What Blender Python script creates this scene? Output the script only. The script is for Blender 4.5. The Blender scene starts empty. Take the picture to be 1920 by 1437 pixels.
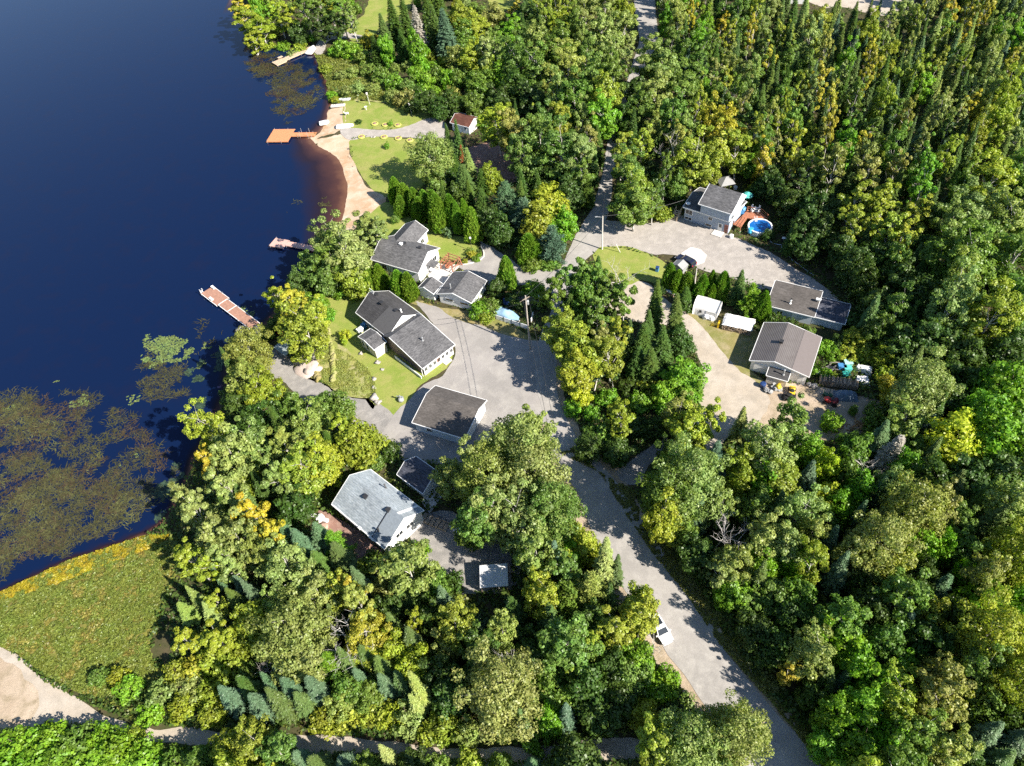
import bpy, math, random
import numpy as np
from mathutils import Vector, Matrix
from mathutils.geometry import delaunay_2d_cdt
R = math.radians
rng = np.random.default_rng(7)
random.seed(7)
scene = bpy.context.scene
COL = scene.collection

# ------------------------------------------------------------------ camera and the pixel -> ground helper
FPX, TH, RO, CH = 1370.0, R(49), R(7), 100.0
st, ct, sr, cr = math.sin(TH), math.cos(TH), math.sin(RO), math.cos(RO)
def ray(px, py):
    x = (np.asarray(px, float) - 960) / FPX; y = (np.asarray(py, float) - 718.5) / FPX
    x, y = cr * x - sr * y, sr * x + cr * y
    return x, ct - y * st, -(st + y * ct)
def G(px, py, z=0.0):
    dx, dy, dz = ray(px, py); k = (CH - z) / -dz
    return np.array([dx * k, dy * k])
def PX(x, y, z=0.0):
    """world -> photo pixel"""
    x = np.asarray(x, float); y = np.asarray(y, float); h = np.asarray(z, float) - CH
    d = y * ct - h * st
    u = x / d; v = (-y * st - h * ct) / d
    uu, vv = cr * u + sr * v, -sr * u + cr * v
    return uu * FPX + 960, vv * FPX + 718.5
cam = bpy.data.cameras.new('camera'); camo = bpy.data.objects.new('camera', cam); COL.objects.link(camo)
Xw = Vector((1, 0, 0)); Dw = Vector((0, -st, -ct)); Fw = Vector((0, ct, -st))
cx = cr * Xw + sr * Dw; cu = sr * Xw - cr * Dw; cz = -Fw
M = Matrix((cx, cu, cz)).transposed().to_4x4(); M.translation = Vector((0, 0, CH))
camo.matrix_world = M
cam.sensor_width = 36; cam.lens = FPX / 1920 * 36; cam.clip_start = 1; cam.clip_end = 6000
scene.camera = camo

# ------------------------------------------------------------------ light
SUN_EL, SUN_AZ = 37.0, -39.0            # azimuth measured from +x
sv = Vector((math.cos(R(SUN_EL)) * math.cos(R(SUN_AZ)), math.cos(R(SUN_EL)) * math.sin(R(SUN_AZ)), math.sin(R(SUN_EL))))
sun = bpy.data.lights.new('sun', 'SUN'); sun.energy = 5.0; sun.angle = R(0.5); sun.color = (1.0, 0.93, 0.82)
suno = bpy.data.objects.new('sun', sun); COL.objects.link(suno)
suno.rotation_euler = sv.to_track_quat('Z', 'Y').to_euler(); suno.location = (0, 0, 150)
w = bpy.data.worlds.new("World"); scene.world = w; w.use_nodes = True
nt = w.node_tree; nt.nodes.clear()
sky = nt.nodes.new('ShaderNodeTexSky'); sky.sky_type = 'NISHITA'; sky.sun_disc = False
sky.sun_elevation = R(SUN_EL); sky.sun_rotation = R(90 - SUN_AZ)
sky.air_density = 1.0; sky.dust_density = 0.2; sky.ozone_density = 2.5
bg = nt.nodes.new('ShaderNodeBackground'); bg.inputs[1].default_value = 0.075
wo = nt.nodes.new('ShaderNodeOutputWorld')
nt.links.new(sky.outputs[0], bg.inputs[0]); nt.links.new(bg.outputs[0], wo.inputs[0])
scene.view_settings.view_transform = 'Standard'; scene.view_settings.look = 'None'
scene.view_settings.exposure = 1.3; scene.view_settings.gamma = 1
cy = scene.cycles
cy.max_bounces = 5; cy.diffuse_bounces = 2; cy.glossy_bounces = 2; cy.transmission_bounces = 3; cy.transparent_max_bounces = 4
cy.use_adaptive_sampling = True; cy.adaptive_threshold = 0.02; cy.use_denoising = False
cy.sample_clamp_indirect = 4

# ------------------------------------------------------------------ materials
MATS = {}
def newmat(name):
    m = bpy.data.materials.new(name); m.use_nodes = True
    t = m.node_tree; t.nodes.clear()
    out = t.nodes.new('ShaderNodeOutputMaterial')
    MATS[name] = m
    return m, t, out
def N(t, typ, **kw):
    n = t.nodes.new(typ)
    for k, v in kw.items(): setattr(n, k, v)
    return n
def ramp(t, stops):
    r = N(t, 'ShaderNodeValToRGB'); e = r.color_ramp.elements
    while len(e) < len(stops): e.new(0.5)
    for i, (p, c) in enumerate(stops):
        e[i].position = p; e[i].color = (*c, 1) if len(c) == 3 else c
    return r
def noise(t, scale, detail=4, rough=.6, vec=None, dist=0):
    n = N(t, 'ShaderNodeTexNoise'); n.inputs['Scale'].default_value = scale
    n.inputs['Detail'].default_value = detail; n.inputs['Roughness'].default_value = rough
    n.inputs['Distortion'].default_value = dist
    if vec is not None: t.links.new(vec, n.inputs['Vector'])
    return n
def mix(t, a, b, fac, blend='MIX'):
    m = N(t, 'ShaderNodeMix', data_type='RGBA', blend_type=blend)
    for s, v in ((m.inputs[0], fac), (m.inputs[6], a), (m.inputs[7], b)):
        if hasattr(v, 'links'): t.links.new(v, s)
        elif isinstance(v, (int, float)): s.default_value = v
        else: s.default_value = (*v, 1)
    return m.outputs[2]
def bump(t, h, strength, dist=.05):
    b = N(t, 'ShaderNodeBump'); b.inputs['Strength'].default_value = strength; b.inputs['Distance'].default_value = dist
    t.links.new(h, b.inputs['Height']); return b.outputs[0]
def bsdf(t, out, col, rough=.8, spec=.3, nrm=None, metal=0):
    b = N(t, 'ShaderNodeBsdfPrincipled')
    if hasattr(col, 'links'): t.links.new(col, b.inputs['Base Color'])
    else: b.inputs['Base Color'].default_value = (*col, 1)
    b.inputs['Roughness'].default_value = rough; b.inputs['Specular IOR Level'].default_value = spec
    b.inputs['Metallic'].default_value = metal
    if nrm is not None: t.links.new(nrm, b.inputs['Normal'])
    t.links.new(b.outputs[0], out.inputs[0]); return b
def plain(name, col, rough=.7, spec=.3, var=.12, scale=2.0, metal=0):
    """a worn paint / wood / plastic: base colour broken up by two noises"""
    m, t, out = newmat(name)
    tc = N(t, 'ShaderNodeTexCoord')
    n = noise(t, scale, 5, .65, tc.outputs['Object']); n2 = noise(t, scale * 7, 3, .6, tc.outputs['Object'])
    lo = tuple(c * (1 - var * 1.6) for c in col); hi = tuple(min(1, c * (1 + var)) for c in col)
    r = ramp(t, [(.3, lo), (.7, hi)]); t.links.new(n.outputs[0], r.inputs[0])
    c = mix(t, r.outputs[0], tuple(c * .8 for c in col), n2.outputs[0]) if var > .05 else r.outputs[0]
    bsdf(t, out, c, rough, spec, None, metal); return m
def groundmat(name, cols, scales=(.08, .6, 5.0), rough=.95, bmp=.4, bscale=6, streak=None):
    """cols: three colours mixed by noises of three sizes (world metres)"""
    m, t, out = newmat(name)
    tc = N(t, 'ShaderNodeTexCoord'); v = tc.outputs['Object']
    n1 = noise(t, scales[0], 4, .6, v); n2 = noise(t, scales[1], 5, .65, v, .3); n3 = noise(t, scales[2], 4, .7, v)
    r1 = ramp(t, [(.38, cols[0]), (.62, cols[1])]); t.links.new(n1.outputs[0], r1.inputs[0])
    r2 = ramp(t, [(.45, (0, 0, 0)), (.7, (1, 1, 1))]); t.links.new(n2.outputs[0], r2.inputs[0])
    c = mix(t, r1.outputs[0], cols[2], r2.outputs[0])
    r3 = ramp(t, [(.3, (.88, .88, .88)), (.7, (1.1, 1.1, 1.1))]); t.links.new(n3.outputs[0], r3.inputs[0])
    c = mix(t, c, r3.outputs[0], 1.0, 'MULTIPLY')
    nb = noise(t, bscale, 4, .7, v)
    bsdf(t, out, c, rough, .15, bump(t, nb.outputs[0], bmp, .15)); return m

M_forest = groundmat('forest_floor', [(.055, .045, .024), (.05, .062, .02), (.09, .07, .04)], (.05, .35, 2.5))
M_grass = groundmat('lawn_grass', [(.175, .23, .04), (.225, .255, .058), (.275, .265, .085)], (.1, .35, 3.5), bscale=12)
M_dry = groundmat('dry_grass', [(.25, .20, .085), (.18, .18, .055), (.30, .25, .14)], (.15, .5, 3.5), bscale=9)
M_bank = groundmat('rough_bank', [(.21, .24, .06), (.27, .26, .085), (.34, .30, .17)], (.2, .7, 2.6), bscale=4, bmp=.9)
M_asph = groundmat('old_asphalt', [(.245, .23, .215), (.285, .265, .25), (.33, .31, .285)], (.1, .35, 6), bmp=.15)
M_road = groundmat('worn_road', [(.265, .25, .235), (.31, .29, .27), (.36, .34, .315)], (.12, .5, 6), bmp=.15)
M_gravel = groundmat('gravel', [(.33, .30, .27), (.29, .265, .24), (.40, .365, .33)], (.12, .6, 7), bmp=.4)
M_gravdk = groundmat('grey_gravel', [(.21, .20, .19), (.25, .235, .22), (.31, .29, .27)], (.15, .8, 7), bmp=.4)
M_sand = groundmat('beach_sand', [(.40, .26, .155), (.47, .36, .25), (.52, .44, .34)], (.1, .35, 5), bmp=.2)
M_dirt = groundmat('sandy_dirt', [(.34, .265, .19), (.42, .34, .255), (.25, .20, .13)], (.12, .5, 5), bmp=.5)
M_track = groundmat('track', [(.37, .315, .25), (.42, .37, .31), (.31, .27, .22)], (.15, .5, 5), bmp=.3)
M_marsh = groundmat('marsh', [(.13, .15, .03), (.19, .18, .035), (.14, .115, .04)], (.1, .6, 2.5), bmp=1, bscale=2)
M_yellow = groundmat('yellow_sedge', [(.34, .25, .03), (.27, .22, .04), (.30, .22, .09)], (.15, .8, 3), bmp=.8)
M_concrete = groundmat('pale_concrete', [(.58, .54, .49), (.62, .59, .54), (.50, .46, .41)], (.3, 1.1, 6), bmp=.1)
M_mulch = groundmat('mulch', [(.26, .15, .12), (.20, .12, .10), (.32, .22, .18)], (.3, .9, 5))
M_rockm = groundmat('rock', [(.36, .33, .30), (.27, .25, .23), (.46, .43, .40)], (.8, 2, 8), bmp=.6)

def roofmat(name, a, b, sc=2.6, stretch=(.55, 1.6, 1.6)):
    m, t, out = newmat(name)
    tc = N(t, 'ShaderNodeTexCoord'); mp = N(t, 'ShaderNodeMapping'); mp.inputs['Scale'].default_value = stretch
    t.links.new(tc.outputs['Object'], mp.inputs[0])
    n1 = noise(t, sc, 3, .75, mp.outputs[0]); n2 = noise(t, .35, 3, .5, tc.outputs['Object'])
    r = ramp(t, [(.34, a), (.66, b)]); t.links.new(n1.outputs[0], r.inputs[0])
    br = N(t, 'ShaderNodeTexBrick'); br.inputs['Scale'].default_value = 1.0
    br.inputs['Brick Width'].default_value = .9; br.inputs['Row Height'].default_value = .28; br.inputs['Mortar Size'].default_value = .03
    br.inputs['Color1'].default_value = (1, 1, 1, 1); br.inputs['Color2'].default_value = (.8, .8, .8, 1); br.inputs['Mortar'].default_value = (.62, .62, .62, 1)
    t.links.new(tc.outputs['Object'], br.inputs[0])
    c = mix(t, r.outputs[0], br.outputs[0], .8, 'MULTIPLY')
    r2 = ramp(t, [(.3, (.8, .8, .8)), (.7, (1.15, 1.15, 1.15))]); t.links.new(n2.outputs[0], r2.inputs[0])
    c = mix(t, c, r2.outputs[0], 1.0, 'MULTIPLY')
    bsdf(t, out, c, .85, .25); return m
M_rsilver = roofmat('silver_shingle', (0.216, 0.256, 0.288), (0.400, 0.440, 0.472), 2.4)
M_rgrey = roofmat('grey_shingle', (0.064, 0.064, 0.068), (0.168, 0.165, 0.168))
M_rdark = roofmat('charcoal_shingle', (0.043, 0.042, 0.044), (0.087, 0.084, 0.086))
M_rbrown = roofmat('brown_grey_shingle', (0.075, 0.067, 0.061), (0.133, 0.119, 0.110))
M_rblue = roofmat('blue_black_shingle', (0.032, 0.035, 0.049), (0.110, 0.116, 0.145))
M_rrust = roofmat('rust_roof', (0.093, 0.035, 0.023), (0.162, 0.070, 0.049), 1.2)
def metalroof(name, a, b):
    m, t, out = newmat(name)
    tc = N(t, 'ShaderNodeTexCoord'); wv = N(t, 'ShaderNodeTexWave', wave_type='BANDS', bands_direction='X', wave_profile='SIN')
    wv.inputs['Scale'].default_value = 1.1; wv.inputs['Distortion'].default_value = 0
    t.links.new(tc.outputs['Object'], wv.inputs[0])
    n = noise(t, .6, 4, .6, tc.outputs['Object'])
    r = ramp(t, [(.3, a), (.7, b)]); t.links.new(n.outputs[0], r.inputs[0])
    r2 = ramp(t, [(.0, (.78, .78, .78)), (.25, (1, 1, 1))]); t.links.new(wv.outputs[0], r2.inputs[0])
    c = mix(t, r.outputs[0], r2.outputs[0], 1.0, 'MULTIPLY')
    bsdf(t, out, c, .45, .4, bump(t, wv.outputs[0], .5, .04), .1); return m
M_rmetal = metalroof('brown_metal_roof', (.12, .105, .10), (.15, .135, .128))
M_rmetal_p = plain('metal_panel_pinkish', (.175, .15, .143), .5, .4, .06)
M_rmetal_d = plain('metal_panel_dark', (.085, .078, .078), .5, .4, .06)
M_rtin = metalroof('white_tin_roof', (.55, .56, .58), (.70, .70, .70))

def siding(name, col, rows=.2):
    m, t, out = newmat(name)
    tc = N(t, 'ShaderNodeTexCoord'); wv = N(t, 'ShaderNodeTexWave', wave_type='BANDS', bands_direction='Z', wave_profile='SAW')
    wv.inputs['Scale'].default_value = .5 / rows / math.pi * 1.6
    t.links.new(tc.outputs['Object'], wv.inputs[0])
    n = noise(t, .8, 5, .6, tc.outputs['Object'])
    r = ramp(t, [(.3, tuple(c * .86 for c in col)), (.7, col)]); t.links.new(n.outputs[0], r.inputs[0])
    r2 = ramp(t, [(.0, (.8, .8, .8)), (.2, (1, 1, 1))]); t.links.new(wv.outputs[0], r2.inputs[0])
    bsdf(t, out, mix(t, r.outputs[0], r2.outputs[0], 1.0, 'MULTIPLY'), .6, .3); return m
M_white = siding('white_siding', (.80, .80, .79))
M_bluew = siding('blue_grey_siding', (.36, .42, .50))
M_brownw = siding('brown_siding', (.22, .165, .14))
M_beige = siding('beige_siding', (.62, .56, .49))
M_palebl = siding('pale_blue_siding', (.55, .62, .70))
M_trim = plain('white_trim', (.80, .80, .79), .5, .4, .04)
M_glass = plain('window_glass', (.025, .03, .035), .08, .7, .0)
M_blackm = plain('black_metal', (.03, .03, .032), .5, .5, .1)
M_steel = plain('galvanised_steel', (.45, .46, .47), .4, .5, .1, metal=.4)
M_wood = plain('weathered_wood', (.33, .27, .21), .85, .2, .3, 3)
M_woodpale = plain('pale_new_wood', (.56, .43, .30), .8, .2, .2, 3)
M_deckred = plain('red_brown_deck', (.36, .20, .145), .8, .2, .25, 2)
M_deckor = plain('orange_deck', (.58, .25, .12), .8, .2, .14, 2)
M_deckpink = plain('pink_deck', (.58, .36, .31), .8, .2, .14, 2)
M_cedarwood = plain('stained_cedar', (.38, .155, .09), .75, .2, .25, 2)
M_pole = plain('grey_pole_wood', (.42, .37, .32), .9, .1, .2, 3)
M_polewhite = plain('pale_pole', (.66, .62, .56), .8, .2, .1)
M_tarpw = plain('white_tarp', (.80, .79, .78), .55, .4, .06, 1.5)
M_tarpb = plain('light_blue_cover', (.30, .47, .62), .6, .3, .2, 1.2)
M_tarpdk = plain('slate_blue_tarp', (.12, .17, .23), .6, .3, .25, 1.5)
M_tarpgr = plain('grey_canvas', (.30, .30, .30), .7, .2, .12, 2)
M_plw = plain('white_plastic', (.80, .80, .80), .4, .5, .04)
M_teal = plain('teal_plastic', (.10, .48, .42), .5, .4, .15)
M_blue = plain('blue_plastic', (.06, .22, .45), .5, .4, .15)
M_bluedk = plain('dark_blue_bin', (.02, .05, .16), .4, .5, .1)
M_red = plain('red_paint', (.48, .04, .035), .4, .5, .1)
M_yel = plain('yellow_plastic', (.75, .50, .03), .5, .4, .1)
M_yelr = plain('yellow_tyre_paint', (.52, .50, .12), .7, .3, .2)
M_rubber = plain('rubber', (.02, .02, .02), .8, .3, .1)
M_carw = plain('white_car_paint', (.82, .82, .83), .22, .6, .0)
M_card = plain('dark_blue_car_paint', (.012, .014, .035), .15, .8, .0)
M_darkw = plain('dark_interior', (.02, .02, .02), .8, .2, .1)
M_logs = groundmat('split_logs', [(.30, .22, .15), (.42, .33, .25), (.14, .09, .06)], (.8, 3.0, 9), bmp=.8)
M_logsgr = groundmat('grey_logs', [(.26, .23, .21), (.36, .33, .31), (.08, .07, .06)], (.8, 3.2, 9), bmp=.8)
M_brush = groundmat('orange_debris', [(.42, .22, .08), (.20, .12, .07), (.55, .40, .25)], (.8, 2, 6), bmp=.8)
M_barkw = groundmat('birch_bark', [(.62, .59, .55), (.50, .47, .43), (.20, .18, .16)], (.4, 1.6, 6), bmp=.2)
M_barkd = groundmat('dark_bark', [(.10, .075, .055), (.15, .12, .09), (.20, .17, .14)], (.4, 2, 8), bmp=.5)
M_barkg = groundmat('dead_wood', [(.50, .47, .45), (.40, .37, .35), (.30, .27, .25)], (.4, 2, 8), bmp=.3)
M_mesh = plain('pool_liner', (.03, .22, .55), .3, .5, .06)

def leafmat(name, trans=.3, gloss=.05, spread=.5):
    m, t, out = newmat(name)
    oi = N(t, 'ShaderNodeObjectInfo'); at = N(t, 'ShaderNodeAttribute', attribute_name='leafv')
    tc = N(t, 'ShaderNodeTexCoord'); n = noise(t, .55, 3, .6, tc.outputs['Object'])
    r = ramp(t, [(0, (1 - spread,) * 3), (1, (1 + spread,) * 3)]); t.links.new(at.outputs['Fac'], r.inputs[0])
    c = mix(t, oi.outputs['Color'], r.outputs[0], 1.0, 'MULTIPLY')
    hs = N(t, 'ShaderNodeHueSaturation')
    mr = N(t, 'ShaderNodeMapRange'); mr.inputs[1].default_value = .3; mr.inputs[2].default_value = .7; mr.inputs[3].default_value = .488; mr.inputs[4].default_value = .522
    t.links.new(n.outputs[0], mr.inputs[0]); t.links.new(mr.outputs[0], hs.inputs['Hue']); t.links.new(c, hs.inputs['Color'])
    c = hs.outputs[0]
    d = N(t, 'ShaderNodeBsdfDiffuse'); tr = N(t, 'ShaderNodeBsdfTranslucent'); g = N(t, 'ShaderNodeBsdfGlossy')
    g.inputs['Roughness'].default_value = .45; g.inputs['Color'].default_value = (.9, .95, .9, 1)
    t.links.new(c, d.inputs[0])
    tcw = mix(t, c, (1.15, 1.35, .35), 1.0, 'MULTIPLY'); t.links.new(tcw, tr.inputs[0])
    m1 = N(t, 'ShaderNodeMixShader'); m1.inputs[0].default_value = trans
    t.links.new(d.outputs[0], m1.inputs[1]); t.links.new(tr.outputs[0], m1.inputs[2])
    m2 = N(t, 'ShaderNodeMixShader'); m2.inputs[0].default_value = gloss
    t.links.new(m1.outputs[0], m2.inputs[1]); t.links.new(g.outputs[0], m2.inputs[2])
    t.links.new(m2.outputs[0], out.inputs[0]); return m
M_leaf = leafmat('leaves', .34, .022, .38)
M_needle = leafmat('needles', .14, .025, .42)
M_weed = leafmat('water_weed', .1, .03, .5)

# ------------------------------------------------------------------ mesh helpers
class MB:
    def __init__(s): s.v = []; s.f = []
    def add(s, vs, fs):
        o = len(s.v); s.v += [tuple(float(c) for c in p) for p in vs]; s.f += [tuple(i + o for i in f) for f in fs]; return s
    def box(s, c, d, rz=0.0, ry=0.0):
        x, y, z = (k / 2 for k in d)
        m = Matrix.Translation(c) @ Matrix.Rotation(rz, 4, 'Z') @ Matrix.Rotation(ry, 4, 'Y')
        P = [m @ Vector(p) for p in ((-x, -y, -z), (x, -y, -z), (x, y, -z), (-x, y, -z), (-x, -y, z), (x, -y, z), (x, y, z), (-x, y, z))]
        return s.add(P, [(0, 3, 2, 1), (4, 5, 6, 7), (0, 1, 5, 4), (1, 2, 6, 5), (2, 3, 7, 6), (3, 0, 4, 7)])
    def tube(s, pts, rad, n=8, cap=True):
        """swept tube through points; rad a number or a list"""
        pts = [Vector(p) for p in pts]; k = len(pts)
        rad = [rad] * k if isinstance(rad, (int, float)) else rad
        o = len(s.v); up = Vector((0, 0, 1))
        for i, p in enumerate(pts):
            d = (pts[min(i + 1, k - 1)] - pts[max(i - 1, 0)]).normalized()
            a = d.cross(up if abs(d.z) < .95 else Vector((1, 0, 0))).normalized(); b = a.cross(d)
            for j in range(n):
                t = 2 * math.pi * j / n
                q = p + (a * math.cos(t) + b * math.sin(t)) * rad[i]; s.v.append(tuple(q))
        for i in range(k - 1):
            for j in range(n):
                a0 = o + i * n + j; a1 = o + i * n + (j + 1) % n
                s.f.append((a0, a1, a1 + n, a0 + n))
        if cap:
            s.f.append(tuple(o + j for j in range(n))[::-1]); s.f.append(tuple(o + (k - 1) * n + j for j in range(n)))
        return s
    def lathe(s, prof, n=16, c=(0, 0, 0)):
        o = len(s.v); k = len(prof)
        for (r, z) in prof:
            for j in range(n):
                t = 2 * math.pi * j / n; s.v.append((c[0] + r * math.cos(t), c[1] + r * math.sin(t), c[2] + z))
        for i in range(k - 1):
            for j in range(n):
                a0 = o + i * n + j; a1 = o + i * n + (j + 1) % n; s.f.append((a0, a1, a1 + n, a0 + n))
        if prof[-1][0] > 1e-4: s.f.append(tuple(o + (k - 1) * n + j for j in range(n)))
        return s
    def slab(s, quad, th):
        """polygon given as 3D points (top side, counter-clockwise from above), th thick below it"""
        q = [Vector(p) for p in quad]; n = (q[1] - q[0]).cross(q[2] - q[0]).normalized()
        if n.z < 0: n = -n
        lo = [p - n * th for p in q]; k = len(q)
        fs = [tuple(range(k)), tuple(range(2 * k - 1, k - 1, -1))] + [(i, k + i, k + (i + 1) % k, (i + 1) % k) for i in range(k)]
        return s.add(q + lo, fs)
    def prism(s, poly, z0, z1):
        k = len(poly)
        return s.add([(x, y, z0) for x, y in poly] + [(x, y, z1) for x, y in poly],
                     [tuple(range(k - 1, -1, -1)), tuple(range(k, 2 * k))] + [(i, (i + 1) % k, k + (i + 1) % k, k + i) for i in range(k)])
    def blob(s, c, r, seed=0, n=10, sq=.7, amp=.25):
        rr = random.Random(seed); o = len(s.v); m = n // 2 + 1
        ph = [(rr.uniform(-1, 1), rr.uniform(-1, 1), rr.uniform(-1, 1), rr.uniform(0, 6)) for _ in range(5)]
        for i in range(m + 1):
            for j in range(n):
                th = math.pi * i / m; fi = 2 * math.pi * j / n
                d = Vector((math.sin(th) * math.cos(fi), math.sin(th) * math.sin(fi), math.cos(th)))
                k = 1 + amp * sum(math.sin(2.2 * (d.x * p[0] + d.y * p[1] + d.z * p[2]) * 2 + p[3]) for p in ph) / 3
                s.v.append((c[0] + d.x * r * k, c[1] + d.y * r * k, c[2] + d.z * r * k * sq))
        for i in range(m):
            for j in range(n):
                a0 = o + i * n + j; a1 = o + i * n + (j + 1) % n; s.f.append((a0, a0 + n, a1 + n, a1))
        return s
    def build(s, name, mat, parent=None, smooth=False, bevel=0):
        me = bpy.data.meshes.new(name); me.from_pydata(s.v, [], s.f); me.update()
        if mat is not None: me.materials.append(mat)
        if smooth: me.polygons.foreach_set('use_smooth', [True] * len(me.polygons))
        o = bpy.data.objects.new(name, me); COL.objects.link(o)
        if parent is not None: o.parent = parent
        if bevel:
            b = o.modifiers.new('bevel', 'BEVEL'); b.width = bevel; b.segments = 2; b.limit_method = 'ANGLE'
        return o
def tag(o, label, cat, group=None):
    o['label'] = label; o['category'] = cat
    if group: o['group'] = group
    return o
def thing(name, label, cat, x, y, z=0.0, ang=0.0, group=None):
    o = bpy.data.objects.new(name, None); COL.objects.link(o); o.location = (x, y, z); o.rotation_euler = (0, 0, R(ang))
    o.empty_display_size = .3
    return tag(o, label, cat, group)
def npmesh(name, V, F4, mats, attr=None):
    """V (n,3) float, F4 (m,4) int -> mesh, with a float point attribute 'leafv'"""
    me = bpy.data.meshes.new(name); n = len(V); m = len(F4)
    me.vertices.add(n); me.vertices.foreach_set('co', np.ascontiguousarray(V, np.float32).ravel())
    me.loops.add(4 * m); me.loops.foreach_set('vertex_index', np.ascontiguousarray(F4, np.int32).ravel())
    me.polygons.add(m); me.polygons.foreach_set('loop_start', np.arange(0, 4 * m, 4, dtype=np.int32))
    me.polygons.foreach_set('loop_total', np.full(m, 4, np.int32))
    me.update(calc_edges=True)
    if attr is not None:
        a = me.attributes.new('leafv', 'FLOAT', 'POINT'); a.data.foreach_set('value', np.ascontiguousarray(attr, np.float32))
    for mt in mats: me.materials.append(mt)
    return me
def copy_tree(o, parent=None):
    c = o.copy(); COL.objects.link(c); c.parent = parent
    for ch in o.children: copy_tree(ch, c)
    return c

# ------------------------------------------------------------------ outlines (photo pixels on the ground plane) and the terrain
def inpoly(px, py, poly):
    px = np.asarray(px, float); py = np.asarray(py, float); r = np.zeros(px.shape, bool); n = len(poly)
    for i in range(n):
        x0, y0 = poly[i]; x1, y1 = poly[(i + 1) % n]
        if y0 == y1: continue
        c = ((y0 > py) != (y1 > py)) & (px < (x1 - x0) * (py - y0) / (y1 - y0) + x0); r ^= c
    return r
def distline(X, Y, line, closed=True):
    d = np.full(np.shape(X), 1e9); n = len(line)
    for i in range(n if closed else n - 1):
        ax, ay = line[i]; bx, by = line[(i + 1) % n]; vx, vy = bx - ax, by - ay
        t = np.clip(((X - ax) * vx + (Y - ay) * vy) / (vx * vx + vy * vy + 1e-9), 0, 1)
        d = np.minimum(d, np.hypot(X - ax - t * vx, Y - ay - t * vy))
    return d
WZ = -0.55
SHORE_PX = [(425, -40), (432, 0), (445, 30), (470, 62), (505, 85), (540, 92), (575, 100), (590, 105), (600, 130), (612, 160), (616, 195), (612, 222), (598, 246), (575, 258),
            (592, 276), (622, 288), (640, 308), (648, 335), (650, 362), (646, 392), (634, 422), (618, 445), (596, 480), (592, 520), (560, 545), (525, 570), (505, 600), (480, 615), (455, 632), (440, 655), (425, 690),
            (420, 730), (405, 775), (385, 810), (360, 860), (345, 900), (325, 945), (300, 985), (265, 1005), (200, 1028), (120, 1055), (60, 1085), (0, 1112), (-160, 1170)]
LAKE_PX = SHORE_PX + [(-1500, 1100), (-1500, -330), (200, -330)]
LAKE = [tuple(G(x, y, WZ)) for x, y in LAKE_PX]
SHORE = [tuple(G(x, y, WZ)) for x, y in SHORE_PX]
# far corners sit a long way out, beyond anything seen
LAKE[-3:] = [(-620, 30), (-620, 900), (LAKE[0][0] - 40, 900)]
LAKE = LAKE[:-3] + [(-620, LAKE[-4][1] - 10)] + LAKE[-3:]
def sdist(X, Y):
    """metres to the shore: + on land, - in the lake"""
    d = distline(X, Y, SHORE, False)
    return np.where(inpoly(X, Y, LAKE), -d, d)
def terrain(X, Y):
    s = sdist(X, Y)
    t = np.clip(s / 7.0, 0, 1); land = WZ - .02 + (-WZ + .02) * (t * t * (3 - 2 * t))
    return np.where(s > 0, land, WZ - .02 + np.maximum(s * .22, -3))
def tz(x, y): return float(terrain(np.array([x]), np.array([y]))[0])
# ================================================================== THE SETTING
def structure(o): o['kind'] = 'structure'; return o
xs = np.unique(np.concatenate([np.arange(-140, 200, 1.5), np.linspace(200, 2500, 24), np.linspace(-2500, -140, 24)]))
ys = np.unique(np.concatenate([np.arange(0, 345, 1.5), np.linspace(345, 3000, 24), np.linspace(-1200, 0, 16)]))
X, Y = np.meshgrid(xs, ys)
Zt = terrain(X, Y)
V = np.stack([X, Y, Zt], -1).reshape(-1, 3); nx = len(xs)
ii, jj = np.meshgrid(np.arange(len(ys) - 1), np.arange(nx - 1), indexing='ij'); a = (ii * nx + jj).ravel()
me = npmesh('ground', V, np.stack([a, a + 1, a + 1 + nx, a + nx], 1), [M_forest])
me.polygons.foreach_set('use_smooth', [True] * len(me.polygons))
g = bpy.data.objects.new('ground', me); COL.objects.link(g); structure(g)

def roughen(line, step, amp, closed=True, seed=1):
    """outline in world metres, cut into short pieces and pushed about so that no edge is ruler-straight"""
    r = np.random.default_rng(seed); out = []; n = len(line)
    P = [np.array(p, float) for p in line]
    for i in range(n):
        p0, p1, p2, p3 = P[(i - 1) % n], P[i], P[(i + 1) % n], P[(i + 2) % n]
        k = max(1, int(np.linalg.norm(p2 - p1) / step))
        for j in range(k):
            t = j / k
            q = .5 * ((2 * p1) + (-p0 + p2) * t + (2 * p0 - 5 * p1 + 4 * p2 - p3) * t * t + (-p0 + 3 * p1 - 3 * p2 + p3) * t ** 3)
            out.append(q)
    m = len(out); e = r.normal(0, 1, (m, 2)); f = sum(np.roll(e, s_, 0) * w_ for s_, w_ in ((-2, .5), (-1, .8), (0, 1), (1, .8), (2, .5)))
    g_ = np.repeat(r.normal(0, 1, (m // 8 + 2, 2)), 8, 0)[:m]; g_ = sum(np.roll(g_, s_, 0) for s_ in range(-4, 5)) / 9
    return [q + d for q, d in zip(out, (f * .45 + g_ * 1.6 + e * .3) * amp)]
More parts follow.
